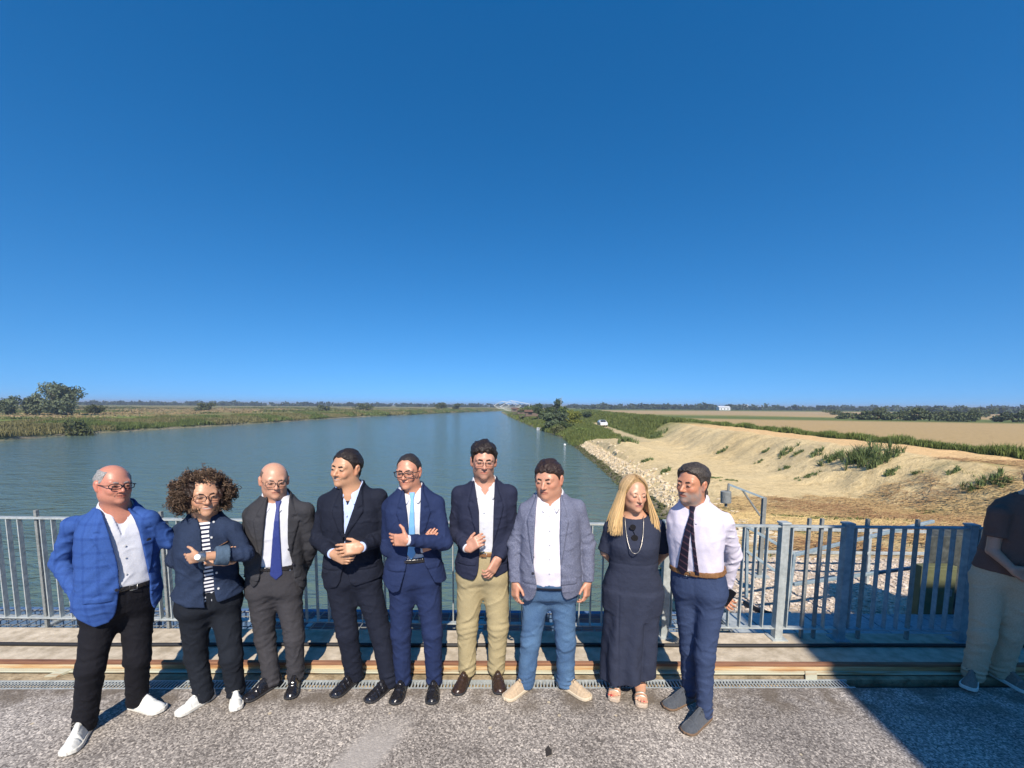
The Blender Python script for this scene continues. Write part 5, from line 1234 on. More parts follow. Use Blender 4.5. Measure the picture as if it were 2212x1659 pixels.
# stones
def stones(n, fx, size, cA, cB, seed):
    rn = np.random.RandomState(seed); base = np.array([(-1, -1, -1), (1, -1, -1), (1, 1, -1), (-1, 1, -1), (-1, -1, 1), (1, -1, 1), (1, 1, 1), (-1, 1, 1)], float) * .6; V = []; 
    xx, yy = fx(rn, n); P = onG(xx, yy); P[:, 2] = np.maximum(P[:, 2], WZ - .15); s_ = size * rn.uniform(.35, 1.0, (n, 1, 1)) ** 1.3; sh = base[None] * rn.uniform(.6, 1.2, (n, 8, 3)); a = rn.uniform(0, 6.28, n); ca, sa = np.cos(a)[:, None], np.sin(a)[:, None]
    R_ = np.stack([sh[..., 0] * ca - sh[..., 1] * sa, sh[..., 0] * sa + sh[..., 1] * ca, sh[..., 2] * .75], -1); V = (P[:, None, :] + [0, 0, .03] + R_ * s_).reshape(-1, 3)
    f = np.array([[0, 3, 2, 1], [4, 5, 6, 7], [0, 1, 5, 4], [1, 2, 6, 5], [2, 3, 7, 6], [3, 0, 4, 7]]); F = (f[None] + (np.arange(n) * 8)[:, None, None]).reshape(-1, 4); t = rn.uniform(0, 1, (n, 1)); c = np.array(cA) * t + np.array(cB) * (1 - t); c[P[:, 2] < WZ + .30] *= np.array([.16, .20, .13]); return V, F, np.repeat(c, 8, 0)
STM = vcol_mat('stone', rough=.9, spec=.15, bump=.4, bscale=20, bdist=.02, noise=.3, nscale=9)
def fr(rn, n): yy = 9 + 59 * rn.uniform(0, 1, n) ** 1.1; return xr(yy) + rn.uniform(-.5, 2.0, n) * np.interp(yy, [9, 30, 60], [1.25, 1, .8]) + (rn.uniform(0, 1, n) > .8) * rn.uniform(0, 1.0, n), yy
V, F, c = stones(3600, fr, .22, (.86, .73, .53), (.60, .48, .31), 4); tag(addmesh('riprap', V, F, STM, origin=(9, 30, -3), col=c, smooth=False), 'pale limestone rocks heaped along the water edge of the right bank', 'rocks', kind='stuff')
def fg(rn, n): yy = rn.uniform(5.0, 8.2, n); return xr(yy) + .3 + rn.uniform(0, 1, n) * 6.5, yy
V, F, c = stones(7000, fg, .045, (.84, .72, .60), (.50, .42, .34), 6); tag(addmesh('gravel', V, F, STM, origin=(4, 6, -.7), col=c, smooth=False), 'pale pinkish gravel lying behind the walkway', 'gravel', kind='stuff')

# ------------------------------------------------------------------ small things far off
WOODM = noisy('weathered_wood', [(.3, (.09, .065, .05)), (.7, (.20, .15, .11))], scale=6, rough=.9); REDR = noisy('red_brown_roof', [(.3, (.10, .055, .04)), (.7, (.18, .095, .065))], scale=5, rough=.85); WHP = plain('white_paint', (.66, .66, .66), .4); GLS = plain('dark_glass', (.015, .02, .025), .08)
def hut(px, base, Y, w, d, h, label, seed):
    q = at(px, base, Y); X0 = q[0]; r = empty('fishing_hut', (X0, Y, WZ), label, 'hut', 'fishing huts on stilts along the right bank'); pz = WZ + 2.0
    m = MB(); m.box((X0 - w * .9, Y - d / 2 - 1.0, pz - .12), (X0 + w * .6, Y + d / 2, pz)); m.build('platform', WOODM, r)
    for sx in (-.85, -.2, .5):
        for sy in (-1, 1): m = MB(); m.tube([(X0 + sx * w, Y + sy * d * .45 - .4, WZ - 2), (X0 + sx * w, Y + sy * d * .45 - .4, pz - .12)], .10, 6); m.build('stilt', WOODM, r)
    m = MB(); m.box((X0 - w * .4, Y - d / 2, pz), (X0 + w * .55, Y + d / 2, pz + h)); b = m.build('cabin', WOODM, r)
    m = MB(); m.box((X0 - w * .2, Y - d / 2 - .03, pz + h * .4), (X0 + w * .1, Y - d / 2 - .002, pz + h * .75)); m.build('window', GLS, b)
    m = MB(); m.raw([(X0 - w * .5, Y - d * .6, pz + h), (X0 + w * .65, Y - d * .6, pz + h), (X0 + w * .65, Y + d * .6, pz + h), (X0 - w * .5, Y + d * .6, pz + h), (X0 - w * .5, Y, pz + h + .8), (X0 + w * .65, Y, pz + h + .8)], [[0, 1, 5, 4], [2, 3, 4, 5], [0, 4, 3], [1, 2, 5], [3, 2, 1, 0]]); m.build('roof', REDR, r)
    m = MB(); m.bar((X0 - w * .88, Y - d / 2 - .95, pz + .9), (X0 - w * .42, Y - d / 2 - .95, pz + .9), .06, .06); [m.bar((X0 - w * k_, Y - d / 2 - .95, pz), (X0 - w * k_, Y - d / 2 - .95, pz + .9), .06, .06) for k_ in (.86, .66, .46)]; m.build('handrail', WOODM, r)
hut(1146, 905, 168, 5.0, 4, 1.6, 'brown fishing hut on stilts with a deck, nearest the willow', 1); hut(1126, 896, 215, 4.5, 4, 1.7, 'wooden fishing hut on stilts behind the nearest one', 2); hut(1112, 890, 285, 5, 4, 1.8, 'small red fishing hut on stilts, farthest along the bank', 3)
def net(px, py, Y, w, label):
    q = at(px, py, Y); r = empty('lift_net', (q[0], Y, WZ), label, 'fishing net'); T = q + [0, 0, w * .28]; m = MB()
    cs = [q + np.array([a * w / 2, b * w / 2, w * .02 * a]) for a, b in ((-1, -1), (1, -1), (1, 1), (-1, 1))]
    for c_ in cs: m.tube([T, c_], .13, 5)
    m.tube([T, q + [w * .9, 0, w * .12]], .16, 5); m.tube([q + [w * .9, 0, w * .12], np.array([q[0] + w * .9, Y, WZ - 1])], .12, 6); m.build('frame', WHP, r); m = MB(); n_ = 16; b_ = lambda u_, v_: (cs[0] * (1 - u_) * (1 - v_) + cs[1] * u_ * (1 - v_) + cs[2] * u_ * v_ + cs[3] * (1 - u_) * v_) - np.array([0, 0, w * .22 * (u_ * (1 - u_) * v_ * (1 - v_)) * 16])
    for i in range(n_ + 1):
        for j in range(n_):
            m.bar(b_(i / n_, j / n_), b_(i / n_, (j + 1) / n_), .05, .05, side=(.1, .2, 1)); m.bar(b_(j / n_, i / n_), b_((j + 1) / n_, i / n_), .05, .05, side=(.1, .2, 1))
    m.build('net', plain('pale_net', (.50, .50, .46), .8), r)
net(1103, 878, 290, 14, 'white lift net hanging over the far end of the river, nearer of two'); net(1084, 876, 360, 13, 'faint lift net further off at the river bend')
for (px, py, Y, dx, dz, lb) in ((1207, 888, 120, .9, 4.2, 'thin leaning pole above the willow'), (1213, 890, 118, -.3, 3.8, 'thin upright pole right of the leaning one above the willow')):
    q = at(px, py, Y); m = MB(); m.tube([q - [0, 0, 1.5], q + [dx, 0, dz]], .045, 6); tag(m.build('pole', GALV), lb, 'pole')
def boat(px, py, L, ang, mt, label):
    q = atz(px, py, WZ); X0, Y0 = q[0], q[1]; r = empty('rowing_boat', (X0, Y0, WZ), label, 'boat'); ca, sa = math.cos(ang), math.sin(ang); T = lambda a, b, c_: (X0 + a * ca - b * sa, Y0 + a * sa + b * ca, WZ + c_); m = MB(); V = []; F = []
    st = [(-.5, .62, .50), (-.25, .75, .46), (.05, .78, .46), (.3, .6, .52), (.5, .06, .66)]
    for (t, w, h) in st: V += [T(t * L, -w, h), T(t * L, -w * .55, -.12), T(t * L, w * .55, -.12), T(t * L, w, h), T(t * L, w * .88, h), T(t * L, w * .45, .08), T(t * L, -w * .45, .08), T(t * L, -w * .88, h)]
    for i in range(4):
        for j in range(8): F.append([i * 8 + j, i * 8 + (j + 1) % 8, (i + 1) * 8 + (j + 1) % 8, (i + 1) * 8 + j])
    F += [[0, 1, 2, 3, 4, 5, 6, 7], [39, 38, 37, 36, 35, 34, 33, 32]]; m.raw(V, F); m.build('hull', mt, r)
    for t in (-.2, .15): m = MB(); m.hexa([T(t * L - .1, -.62, .36), T(t * L + .1, -.62, .36), T(t * L + .1, .62, .36), T(t * L - .1, .62, .36), T(t * L - .1, -.62, .40), T(t * L + .1, -.62, .40), T(t * L + .1, .62, .40), T(t * L - .1, .62, .40)]); m.build('bench', WOODM, r)
boat(1174, 929, 3.4, 2.9, WHP, 'small white rowing boat moored under the willow'); boat(1143, 912, 5.0, 2.6, plain('grey_boat_paint', (.32, .35, .36), .5), 'long grey boat moored in front of the stilt huts')
for (px, py, h, lb) in ((1184, 926, 1.9, 'mooring post right of the white boat'), (1192, 927, 1.3, 'shorter mooring post in the water right of the white boat'), (1163, 917, 2.4, 'tall mooring post left of the willow')):
    q = atz(px, py, WZ); m = MB(); m.tube([q - [0, 0, 1], q + [0.02, 0, h]], [.11, .09], 7); tag(m.build('mooring_post', WOODM, smooth=True), lb, 'post')
q = atz(1220, 962, WZ); f = Field(q - .3, q + .4, .03); f.ell(q + [0, 0, .08], [.19, .19, .19]); o = addmesh('buoy', *f.mesh(), WHP, origin=q); tag(o, 'white round buoy floating near the right bank', 'buoy')
# parked car
q = hit(1301, 921); X0, Y0, z0 = q[0], q[1], gz(q[0], q[1]); r = empty('parked_car', (X0, Y0, z0), 'white hatchback parked on the grassy track', 'car'); L2, W2 = 2.0, .85
prof = [(-2.0, .35), (-2.0, .75), (-1.85, .95), (-.95, 1.02), (-.35, 1.45), (1.05, 1.48), (1.75, 1.05), (1.98, .95), (2.0, .35)]; V = []
for sx in (-1, 1): V += [(X0 + sx * (W2 - (.13 if z_ > 1.1 else 0)), Y0 + y_, z0 + z_) for y_, z_ in prof]
n_ = len(prof); m = MB(); m.raw(V, [list(range(n_)), list(range(n_, 2 * n_))[::-1]] + [[i, n_ + i, n_ + (i + 1) % n_, (i + 1) % n_] for i in range(n_)]); m.build('body', plain('white_car_paint', (.68, .68, .69), .2), r, bevel=.04)
m = MB(); m.hexa([(X0 - .66, Y0 - .93, z0 + 1.06), (X0 + .66, Y0 - .93, z0 + 1.06), (X0 + .62, Y0 - .44, z0 + 1.42), (X0 - .62, Y0 - .44, z0 + 1.42), (X0 - .66, Y0 - .96, z0 + 1.10), (X0 + .66, Y0 - .96, z0 + 1.10), (X0 + .62, Y0 - .47, z0 + 1.46), (X0 - .62, Y0 - .47, z0 + 1.46)]); m.build('windscreen', GLS, r)
for sx in (-1, 1):
    m = MB(); m.hexa([(X0 + sx * .73, Y0 - .55, z0 + 1.08), (X0 + sx * .75, Y0 - .55, z0 + 1.08), (X0 + sx * .75, Y0 + 1.3, z0 + 1.08), (X0 + sx * .73, Y0 + 1.3, z0 + 1.08), (X0 + sx * .73, Y0 - .25, z0 + 1.38), (X0 + sx * .76, Y0 - .25, z0 + 1.38), (X0 + sx * .76, Y0 + 1.0, z0 + 1.38), (X0 + sx * .73, Y0 + 1.0, z0 + 1.38)]); m.build('side_window', GLS, r)
    m = MB(); m.tube([(X0 + sx * .62, Y0 - 2.02, z0 + .78), (X0 + sx * .62, Y0 - 1.95, z0 + .78)], .11, 10); m.build('headlight', plain('lamp_glass', (.5, .52, .55), .1), r)
    for yy_ in (-1.25, 1.3): m = MB(); m.tube([(X0 + sx * .70, Y0 + yy_, z0 + .32), (X0 + sx * .88, Y0 + yy_, z0 + .32)], .32, 16); wz = m.build('wheel', BLACKR, r, smooth=False)
# white farm buildings on the horizon
for (px, py, Y, w, h, lb) in ((1562, 886, 520, 13, 3.6, 'long low white building on the horizon'), (1607, 882, 640, 9, 6.5, 'smaller white building right of the long one on the horizon'), (1588, 882, 640, 5, 6, 'tiny white house between the two white buildings')):
    q = at(px, py, Y); z0 = -2; r = empty('farm_building', (q[0], Y, z0), lb, 'building'); m = MB(); m.box((q[0] - w / 2, Y - 4, z0), (q[0] + w / 2, Y + 4, z0 + h)); b = m.build('wall', WHP, r)
    m = MB(); m.raw([(q[0] - w / 2 - .4, Y - 4.4, z0 + h), (q[0] + w / 2 + .4, Y - 4.4, z0 + h), (q[0] + w / 2 + .4, Y + 4.4, z0 + h), (q[0] - w / 2 - .4, Y + 4.4, z0 + h), (q[0] - w / 2 - .4, Y, z0 + h + 1.6), (q[0] + w / 2 + .4, Y, z0 + h + 1.6)], [[0, 1, 5, 4], [2, 3, 4, 5], [0, 4, 3], [1, 2, 5], [3, 2, 1, 0]]); m.build('roof', WHP, r)
    for k_ in range(3): m = MB(); xx0 = q[0] - w * .35 + k_ * w * .3; m.box((xx0, Y - 4.05, z0 + 1), (xx0 + w * .08, Y - 4.003, z0 + 2.6)); m.build('window', GLS, b)
# little things on the pavement
q = atz(1186, 1628, 0); m = MB(); m.raw([q + [-.02, -.03, .004], q + [.015, -.02, .012], q + [.018, .02, .006], q + [0, .045, .016], q + [-.022, .03, .004], q + [0, 0, .001]], [[0, 1, 2, 3, 4], [0, 5, 1], [1, 5, 2], [2, 5, 3], [3, 5, 4], [4, 5, 0]]); tag(m.build('leaf', plain('dead_leaf', (.03, .025, .022), .8)), 'single dark dead leaf on the asphalt near the bottom', 'leaf')
# ------------------------------------------------------------------ the people
SKIN = vcol_mat('skin', rough=0.42, spec=0.45, sss=0.08, bump=0.12, bscale=180, bdist=0.002, noise=0.10, nscale=90)
EYEM = vcol_mat('eye', rough=0.15, spec=0.5, bump=0)
def hairmat(name, a, b, sc=(1, 1, 0.25), rough=0.5):
    return noisy(name, [(0.35, a), (0.65, b)], scale=260, detail=3, rough=rough, bump=0.8, bscale=200, bdist=0.006, stretch=sc, spec=0.35)
HAIRM = dict(dark=hairmat('hair_dark', (.010, .007, .006), (.030, .020, .016)), brown=hairmat('hair_brown', (.014, .008, .006), (.045, .024, .018)),
             grey=hairmat('hair_grey', (.16, .15, .14), (.42, .40, .38)), salt=hairmat('hair_salt', (.016, .012, .010), (.085, .068, .055), sc=(1, .2, .35)),
             stub=hairmat('hair_stubble', (.10, .065, .05), (.20, .14, .11)), darkgrey=hairmat('hair_dark_grey', (.014, .011, .010), (.045, .036, .031)))
def lensmat(name, col, al):
    m, n, l, b = newmat(name); b.inputs['Base Color'].default_value = (*col, 1); b.inputs['Roughness'].default_value = 0.05; b.inputs['Alpha'].default_value = al; return m
LENS = lensmat('lens_clear', (.12, .07, .05), 0.10); LENS_DARK = lensmat('lens_dark', (.01, .01, .012), 0.93)
BUTTON = plain('button', (.02, .02, .03), 0.35); PEARL = plain('button_pearl', (.6, .6, .6), 0.3)
STEEL = plain('steel', (.45, .45, .44), 0.3, metal=0.9); GOLD = plain('gold', (.7, .5, .25), 0.3, metal=0.9)
SOCK = plain('sock', (.03, .03, .05), .9); LACE_DARK = plain('lace_dark', (.02, .02, .025), 0.8); LACE_WHITE = plain('lace_white', (.40, .38, .33), 0.8)
FRAME_BLACK = plain('frame_black', (.012, .011, .013), 0.25); FRAME_BROWN = plain('frame_brown', (.06, .022, .015), 0.25)
WHITE_COTTON = noisy('white_cotton', [(0.3, (.54, .55, .60)), (0.7, (.62, .63, .68))], scale=200, detail=2, rough=0.8, bump=0.35, bscale=20, bdist=0.010, spec=0.2)
PINK_COTTON = noisy('pale_pink_cotton', [(0.3, (.60, .55, .65)), (0.7, (.68, .63, .71))], scale=200, detail=2, rough=0.8, bump=0.35, bscale=18, bdist=0.012, spec=0.2)
BLUE_COTTON = noisy('pale_blue_cotton', [(0.3, (.42, .52, .80)), (0.7, (.50, .60, .86))], scale=200, detail=2, rough=0.8, bump=0.3, bscale=20, bdist=0.010, spec=0.2)
LEATHER_BLACK = noisy('black_leather', [(0.3, (.008, .008, .010)), (0.7, (.022, .020, .022))], scale=50, rough=0.22, bump=0.3, bscale=40, bdist=0.004, spec=0.6)
LEATHER_BROWN = noisy('dark_brown_leather', [(0.3, (.025, .014, .010)), (0.7, (.05, .028, .02))], scale=50, rough=0.3, bump=0.3, bscale=40, bdist=0.004, spec=0.5)
TAN = noisy('tan_leather', [(0.3, (.16, .075, .03)), (0.7, (.28, .14, .06))], scale=60, rough=0.55, bump=0.3, bscale=90, bdist=0.003)
SOLE_BLACK = plain('sole_black', (.025, .025, .028), 0.7); SOLE_WHITE = plain('sole_white', (.68, .66, .60), 0.7); SOLE_CREAM = plain('sole_cream', (.60, .50, .36), 0.75); SOLE_GREY = plain('sole_grey', (.10, .10, .10), 0.7)
SNEAKER = noisy('white_leather', [(0.3, (.66, .66, .62)), (0.7, (.78, .78, .74))], scale=40, rough=0.5, bump=0.3, bscale=50, bdist=0.004)
SUEDE = noisy('beige_suede', [(0.3, (.42, .31, .20)), (0.7, (.52, .40, .27))], scale=90, rough=0.95, bump=0.4, bscale=160, bdist=0.003, sheen=0.3)
SUEDE_GREY = noisy('grey_suede', [(0.3, (.050, .058, .070)), (0.7, (.085, .092, .105))], scale=90, rough=0.95, bump=0.4, bscale=160, bdist=0.003, sheen=0.3)
def check_mat():
    m, n, l, b = newmat('blue_check_wool'); tc = nd(n, 'TexCoord'); sp = nd(n, 'SeparateXYZ'); l.new(tc.outputs['Object'], sp.inputs[0])
    def stripe(src, per, ph):
        a = nd(n, 'Math', operation='MULTIPLY'); a.inputs[1].default_value = 1 / per; l.new(src, a.inputs[0])
        a2 = nd(n, 'Math', operation='ADD'); a2.inputs[1].default_value = ph; l.new(a.outputs[0], a2.inputs[0])
        f = nd(n, 'Math', operation='PINGPONG'); f.inputs[1].default_value = 0.5; l.new(a2.outputs[0], f.inputs[0])
        r = ramp(n, [(0.36, 0.0), (0.44, 1.0)]); l.new(f.outputs[0], r.inputs['Fac']); return r.outputs['Color']
    s1 = stripe(sp.outputs['X'], 0.075, 0.1); s2 = stripe(sp.outputs['Z'], 0.085, 0.3)
    ad = nd(n, 'MixRGB', blend_type='ADD'); ad.inputs[0].default_value = 1; l.new(s1, ad.inputs[1]); l.new(s2, ad.inputs[2])
    r = ramp(n, [(0.0, (.038, .095, .31)), (0.5, (.031, .080, .275)), (1.0, (.024, .064, .235))])
    hv = nd(n, 'Math', operation='MULTIPLY'); hv.inputs[1].default_value = 0.5; l.new(ad.outputs[0], hv.inputs[0]); l.new(hv.outputs[0], r.inputs['Fac'])
    t = nd(n, 'TexNoise'); t.inputs['Scale'].default_value = 160; t.inputs['Detail'].default_value = 4; l.new(tc.outputs['Object'], t.inputs['Vector'])
    r2 = ramp(n, [(0.3, .8), (0.7, 1.0)]); l.new(t.outputs['Fac'], r2.inputs['Fac'])
    mx = nd(n, 'MixRGB', blend_type='MULTIPLY'); mx.inputs[0].default_value = 1; l.new(r.outputs[0], mx.inputs[1]); l.new(r2.outputs[0], mx.inputs[2]); l.new(mx.outputs[0], b.inputs['Base Color'])
    t3 = nd(n, 'TexNoise'); t3.inputs['Scale'].default_value = 22; t3.inputs['Detail'].default_value = 6; l.new(tc.outputs['Object'], t3.inputs['Vector'])
    bp = nd(n, 'Bump'); bp.inputs['Strength'].default_value = .3; bp.inputs['Distance'].default_value = .012; l.new(t3.outputs['Fac'], bp.inputs['Height']); l.new(bp.outputs[0], b.inputs['Normal'])
    b.inputs['Roughness'].default_value = .85; b.inputs['Specular IOR Level'].default_value = .2; return m
def stripe_mat(name, ca, cb, per, duty, vec=(0, 0, 1), rough=0.85):
    m, n, l, b = newmat(name); tc = nd(n, 'TexCoord'); dt = nd(n, 'VectorMath', operation='DOT_PRODUCT'); dt.inputs[1].default_value = vec; l.new(tc.outputs['Object'], dt.inputs[0])
    a = nd(n, 'Math', operation='MULTIPLY'); a.inputs[1].default_value = 1 / per; l.new(dt.outputs['Value'], a.inputs[0])
    f = nd(n, 'Math', operation='FRACT'); l.new(a.outputs[0], f.inputs[0])
    g = nd(n, 'Math', operation='GREATER_THAN'); g.inputs[1].default_value = duty; l.new(f.outputs[0], g.inputs[0])
    mx = nd(n, 'MixRGB'); mx.inputs[1].default_value = (*ca, 1); mx.inputs[2].default_value = (*cb, 1); l.new(g.outputs[0], mx.inputs[0]); l.new(mx.outputs[0], b.inputs['Base Color'])
    b.inputs['Roughness'].default_value = rough; b.inputs['Specular IOR Level'].default_value = .2; return m

def shoes(p, mat, sole, style): 
    for i in (0, 1):
        make_shoe(p, i, mat, sole, style)
        if style != 'sneaker' and p.s.get('socks', True):
            f = Field(p.ank[i] - .12, p.ank[i] + .2, .006); f.limb(p.ank[i] - [0, 0, .03], p.kn[i] * .3 + p.ank[i] * .7, .043 * p.S, .042 * p.S, 0, flatend=True); f.limb(p.ank[i] - [0, 0, .015], p.ank[i] + p.foot[i][1] * .06 - [0, 0, .040], .038 * p.S, .028 * p.S, .02); f.obj('sock', SOCK, p.root, relax=0)
def curls(p, mat, n=2300):
    V = []; Fs = []; cols = []; k = 4; rn = np.random.RandomState(3); base = 0
    for _ in range(n):
        d = rn.normal(size=3); d /= np.linalg.norm(d)
        if d[2] < -0.75: continue
        if d[1] > 0.20 and -0.62 < d[2] < 0.62 and abs(d[0]) < 0.66: 
            continue
        rr = rn.uniform(0.72, 1.06) ** 0.6 * (1 + .06 * math.sin(d[0] * 9 + d[2] * 7) + (.12 if rn.uniform() > .93 else 0))
        c = np.array([d[0] * 0.148, d[1] * 0.135 - 0.022, d[2] * 0.128 + 0.012]) * rr
        if d[2] < 0: c[0] *= 1.02
        if c[1] > 0.07 and abs(c[0]) < 0.062 and -0.12 < c[2] < 0.075: continue
        ax = rn.normal(size=3); ax /= np.linalg.norm(ax); ax = ax * 0.7 + d * 0.5 + np.array([0, 0, -0.3]); ax /= np.linalg.norm(ax)
        e1 = np.cross(ax, rn.normal(size=3)); e1 /= np.linalg.norm(e1); e2 = np.cross(ax, e1)
        R_ = rn.uniform(0.004, 0.010); ln = rn.uniform(0.018, 0.045); m_ = 12; ph = rn.uniform(0, 6)
        pts = [c + ax * (ln * (j / (m_ - 1) - .5)) + (e1 * math.cos(ph + j * .85) + e2 * math.sin(ph + j * .85)) * R_ for j in range(m_)]
        pts = np.array([p.hp(q * 1.0 + (c * .06)) for q in pts]); r_ = rn.uniform(0.0010, 0.0021) * p.hs
        for j in range(m_):
            t = pts[min(j + 1, m_ - 1)] - pts[max(j - 1, 0)]; t /= np.linalg.norm(t); a = np.cross(t, [.1, .2, 1.]); a /= np.linalg.norm(a); b = np.cross(t, a)
            for q in range(k):
                an = 6.283 * q / k; V.append(pts[j] + (a * math.cos(an) + b * math.sin(an)) * r_)
        for j in range(m_ - 1):
            for q in range(k): Fs.append([base + j * k + q, base + j * k + (q + 1) % k, base + (j + 1) * k + (q + 1) % k, base + (j + 1) * k + q])
        g = rn.uniform(0, 1) ** 2; cc = np.array([.035, .019, .012]) * (1 - g) + np.array([.22, .145, .09]) * g
        cols += [cc] * (m_ * k); base += m_ * k
    f = Field(p.hc - 0.22, p.hc + 0.22, 0.006)
    f.ell(p.hp((0, -0.035, 0.005)), np.array([.128, .108, .118]) * p.hs, p.H)
    f.off(p.hc - 0.22, p.hc + 0.22, lambda x, y, z: 0.012 * noise3(x, y, z, 70) + 0.006 * noise3(x, y, z, 150, 2))
    c_ = p.hp((0, 0.06, -0.03)); f.ell(c_, np.array([.068, .070, .105]) * p.hs, p.H, 0.01, cut=True)
    o = f.obj('hair', HAIRM['brown'], p.root, relax=0)
    addmesh('curls', np.array(V), np.array(Fs), mat, o, col=np.array(cols))
    return o
def long_hair(p):
    rn = np.random.RandomState(5); V = []; Fs = []; cols = []; base = 0; k = 5
    f = Field(p.hc - 0.25, p.hc + 0.2, 0.0055)
    f.ell(p.hp((0, -0.026, 0.032)), np.array([.086, .100, .094]) * p.hs, p.H)
    f.ell(p.hp((0, -0.055, -0.06)), np.array([.082, .055, .12]) * p.hs, p.H, 0.03)
    f.ell(p.hp((0, 0.075, -0.020)), np.array([.066, .085, .106]) * p.hs, p.H, 0.012, cut=True)
    o = f.obj('hair', hairmat('hair_blond_under', (.20, .12, .05), (.40, .25, .11)), p.root, relax=0)
    for _ in range(3000):
        sx = rn.choice([-1, 1]); th = rn.uniform(0.0, 1) ** 0.8 * (math.pi - 0.35) + 0.35
        th0, th1 = th * 0.75, max(th, 1.12 + rn.uniform(-.06, .2)); o_ = rn.uniform(.003, .016); ph0 = R(rn.uniform(50, 88)); P_ = []
        L_end = rn.uniform(-0.275, -0.205) + (0.02 if th > 2.3 else 0); m_ = 17; fl_ = rn.uniform(0, .030); jy = rn.uniform(-.008, .008)
        for j in range(m_):
            if j < 8:
                k_ = j / 7; ph = ph0 * (1 - k_) + R(-2) * k_; az = th0 + (th1 - th0) * k_ ** .8
                q = np.array([sx * math.sin(az) * math.cos(ph) * (.079 + o_), math.cos(az) * math.cos(ph) * (.098 + o_) - .020, .028 + math.sin(ph) * (.093 + o_)])
                last = q
            else:
                k_ = (j - 7) / (m_ - 8); z_ = last[2] + (L_end - last[2]) * k_
                fw = .040 * k_ if th1 < 1.9 else -.005 * k_
                q = np.array([last[0] * (1 + .52 * k_) + sx * (1.8 * fl_ * k_ ** 1.2), last[1] + fw + jy * k_, z_])
                if k_ > .75: q[0] -= sx * .012 * (k_ - .75) * 4
            P_.append(q)
        P_ = np.array([p.hp(q) for q in P_]); r_ = rn.uniform(0.0009, 0.0020) * p.hs
        g = rn.uniform(0, 1); c0 = np.array([.46, .31, .16]) * (0.55 + .6 * g); c1 = np.array([.85, .58, .27]) * (0.6 + .5 * g)
        for j in range(m_):
            t = P_[min(j + 1, m_ - 1)] - P_[max(j - 1, 0)]; t /= np.linalg.norm(t) + 1e-9; a1 = np.cross(t, [.1, 1., .2]); a1 /= np.linalg.norm(a1); b1 = np.cross(t, a1)
            rr = r_ * (0.4 if j == m_ - 1 else 1)
            for q in range(k): V.append(P_[j] + (a1 * math.cos(6.283 * q / k) + b1 * math.sin(6.283 * q / k)) * rr)
            cols += [c0 + (c1 - c0) * (j / m_)] * k
        for j in range(m_ - 1):
            for q in range(k): Fs.append([base + j * k + q, base + j * k + (q + 1) % k, base + (j + 1) * k + (q + 1) % k, base + (j + 1) * k + q])
        base += m_ * k
    addmesh('strands', np.array(V), np.array(Fs), vcol_mat('hair_blond', rough=0.4, spec=0.4, bump=0), o, col=np.array(cols))
    return o

FULL = [(-.12, -.085), (-.05, -.055), (-.015, -.02), (0.02, -.002), (.03, .022), (.05, .05), (.07, .066), (.1, .072)]
RECED = [(-.12, -.085), (-.05, -.055), (-.015, -.02), (0.02, .004), (.03, .040), (.05, .075), (.07, .092), (.1, .12)]
def sel(k): return ONLY is None or k in ONLY
ONLY = None
OUT = (0, 0, 1)

if sel(1):
    p = Person(dict(h=1.73, label='bald man in a bright blue checked blazer and white sneakers, hand in pocket', shoes=[((191, 1571), (149, 1629)), ((284, 1526), (350, 1538))],
        neck=(256, 1114), hip=(258, 1332), yaw=6, wide=1.03, deep=1.06, belly=0.03, shoeL=.30, lace=LACE_WHITE,
        sh=[(156, 1130, -.02), (322, 1116, .04)], el=[(131, 1215, -.02), (366, 1168, .14)], wr=[(172, 1292, -.10), (415, 1165, .26)],
        hands=[dict(tip=(196, 1312, -.12), n=(1, 0, -.2), curl=10, th=1), dict(tip=(440, 1160, .3), n=(0, 0, 1), curl=10)],
        knee=[(196, 1440, -.15), (297, 1420, .03)],
        head=dict(top=(243, 1000), chin=(250, 1091), yaw=22, pitch=2, roll=4, w=1.0, jaw=1.08, neck=1.08, smile=1, brow=.0035, browmat=HAIRM['grey']), skin=(0.530, 0.226, 0.152)))
    make_body(p); make_shirt(p, WHITE_COTTON, vneck=(.045, .78), off=.006, hemt=.31, buttons=(PEARL, [.34, .46, .60, .70], .01)); collar(p, WHITE_COTTON, open_=.03, spread=.06, drop=.085)
    make_jacket(p, check_mat(), dict(L=[(212, 1072), (231, 1138), (251, 1213), (255, 1267), (251, 1300), (236, 1338)], R=[(277, 1100), (297, 1130), (315, 1217), (322, 1250), (336, 1316)],
        hem=[(140, 1318), (170, 1345), (205, 1357), (232, 1345), (336, 1318), (350, 1300)], lap=.42, buttons=[(249, 1229), (248, 1268)], lw=.085, arm=1.0, cuff=-0.02, off=.028))
    front_patch(p, 'pocket_square', plain('dark_cloth', (.01, .01, .015), .8), [[(.10, .70), (.15, .70), (.135, .765), (.115, .74)]], .034, .004)
    make_trousers(p, fabric('black_trousers', (.010, .010, .014)), top=.34, loose=1.0, ankle_r=.062, kneefold=.006); belt(p, LEATHER_BLACK, .335, buck=(285, 1273))
    shoes(p, SNEAKER, SOLE_WHITE, 'sneaker')
    hair_short(p, HAIRM['grey'], [(-.12, -.08), (-.05, -.05), (-.015, -.02), (.01, -.005), (.025, .02), (.038, .05), (.05, .2), (.1, .3)], thick=.004, top=(.088, .015)); glasses(p, FRAME_BLACK, h=.015, w=.028, r=.0027)
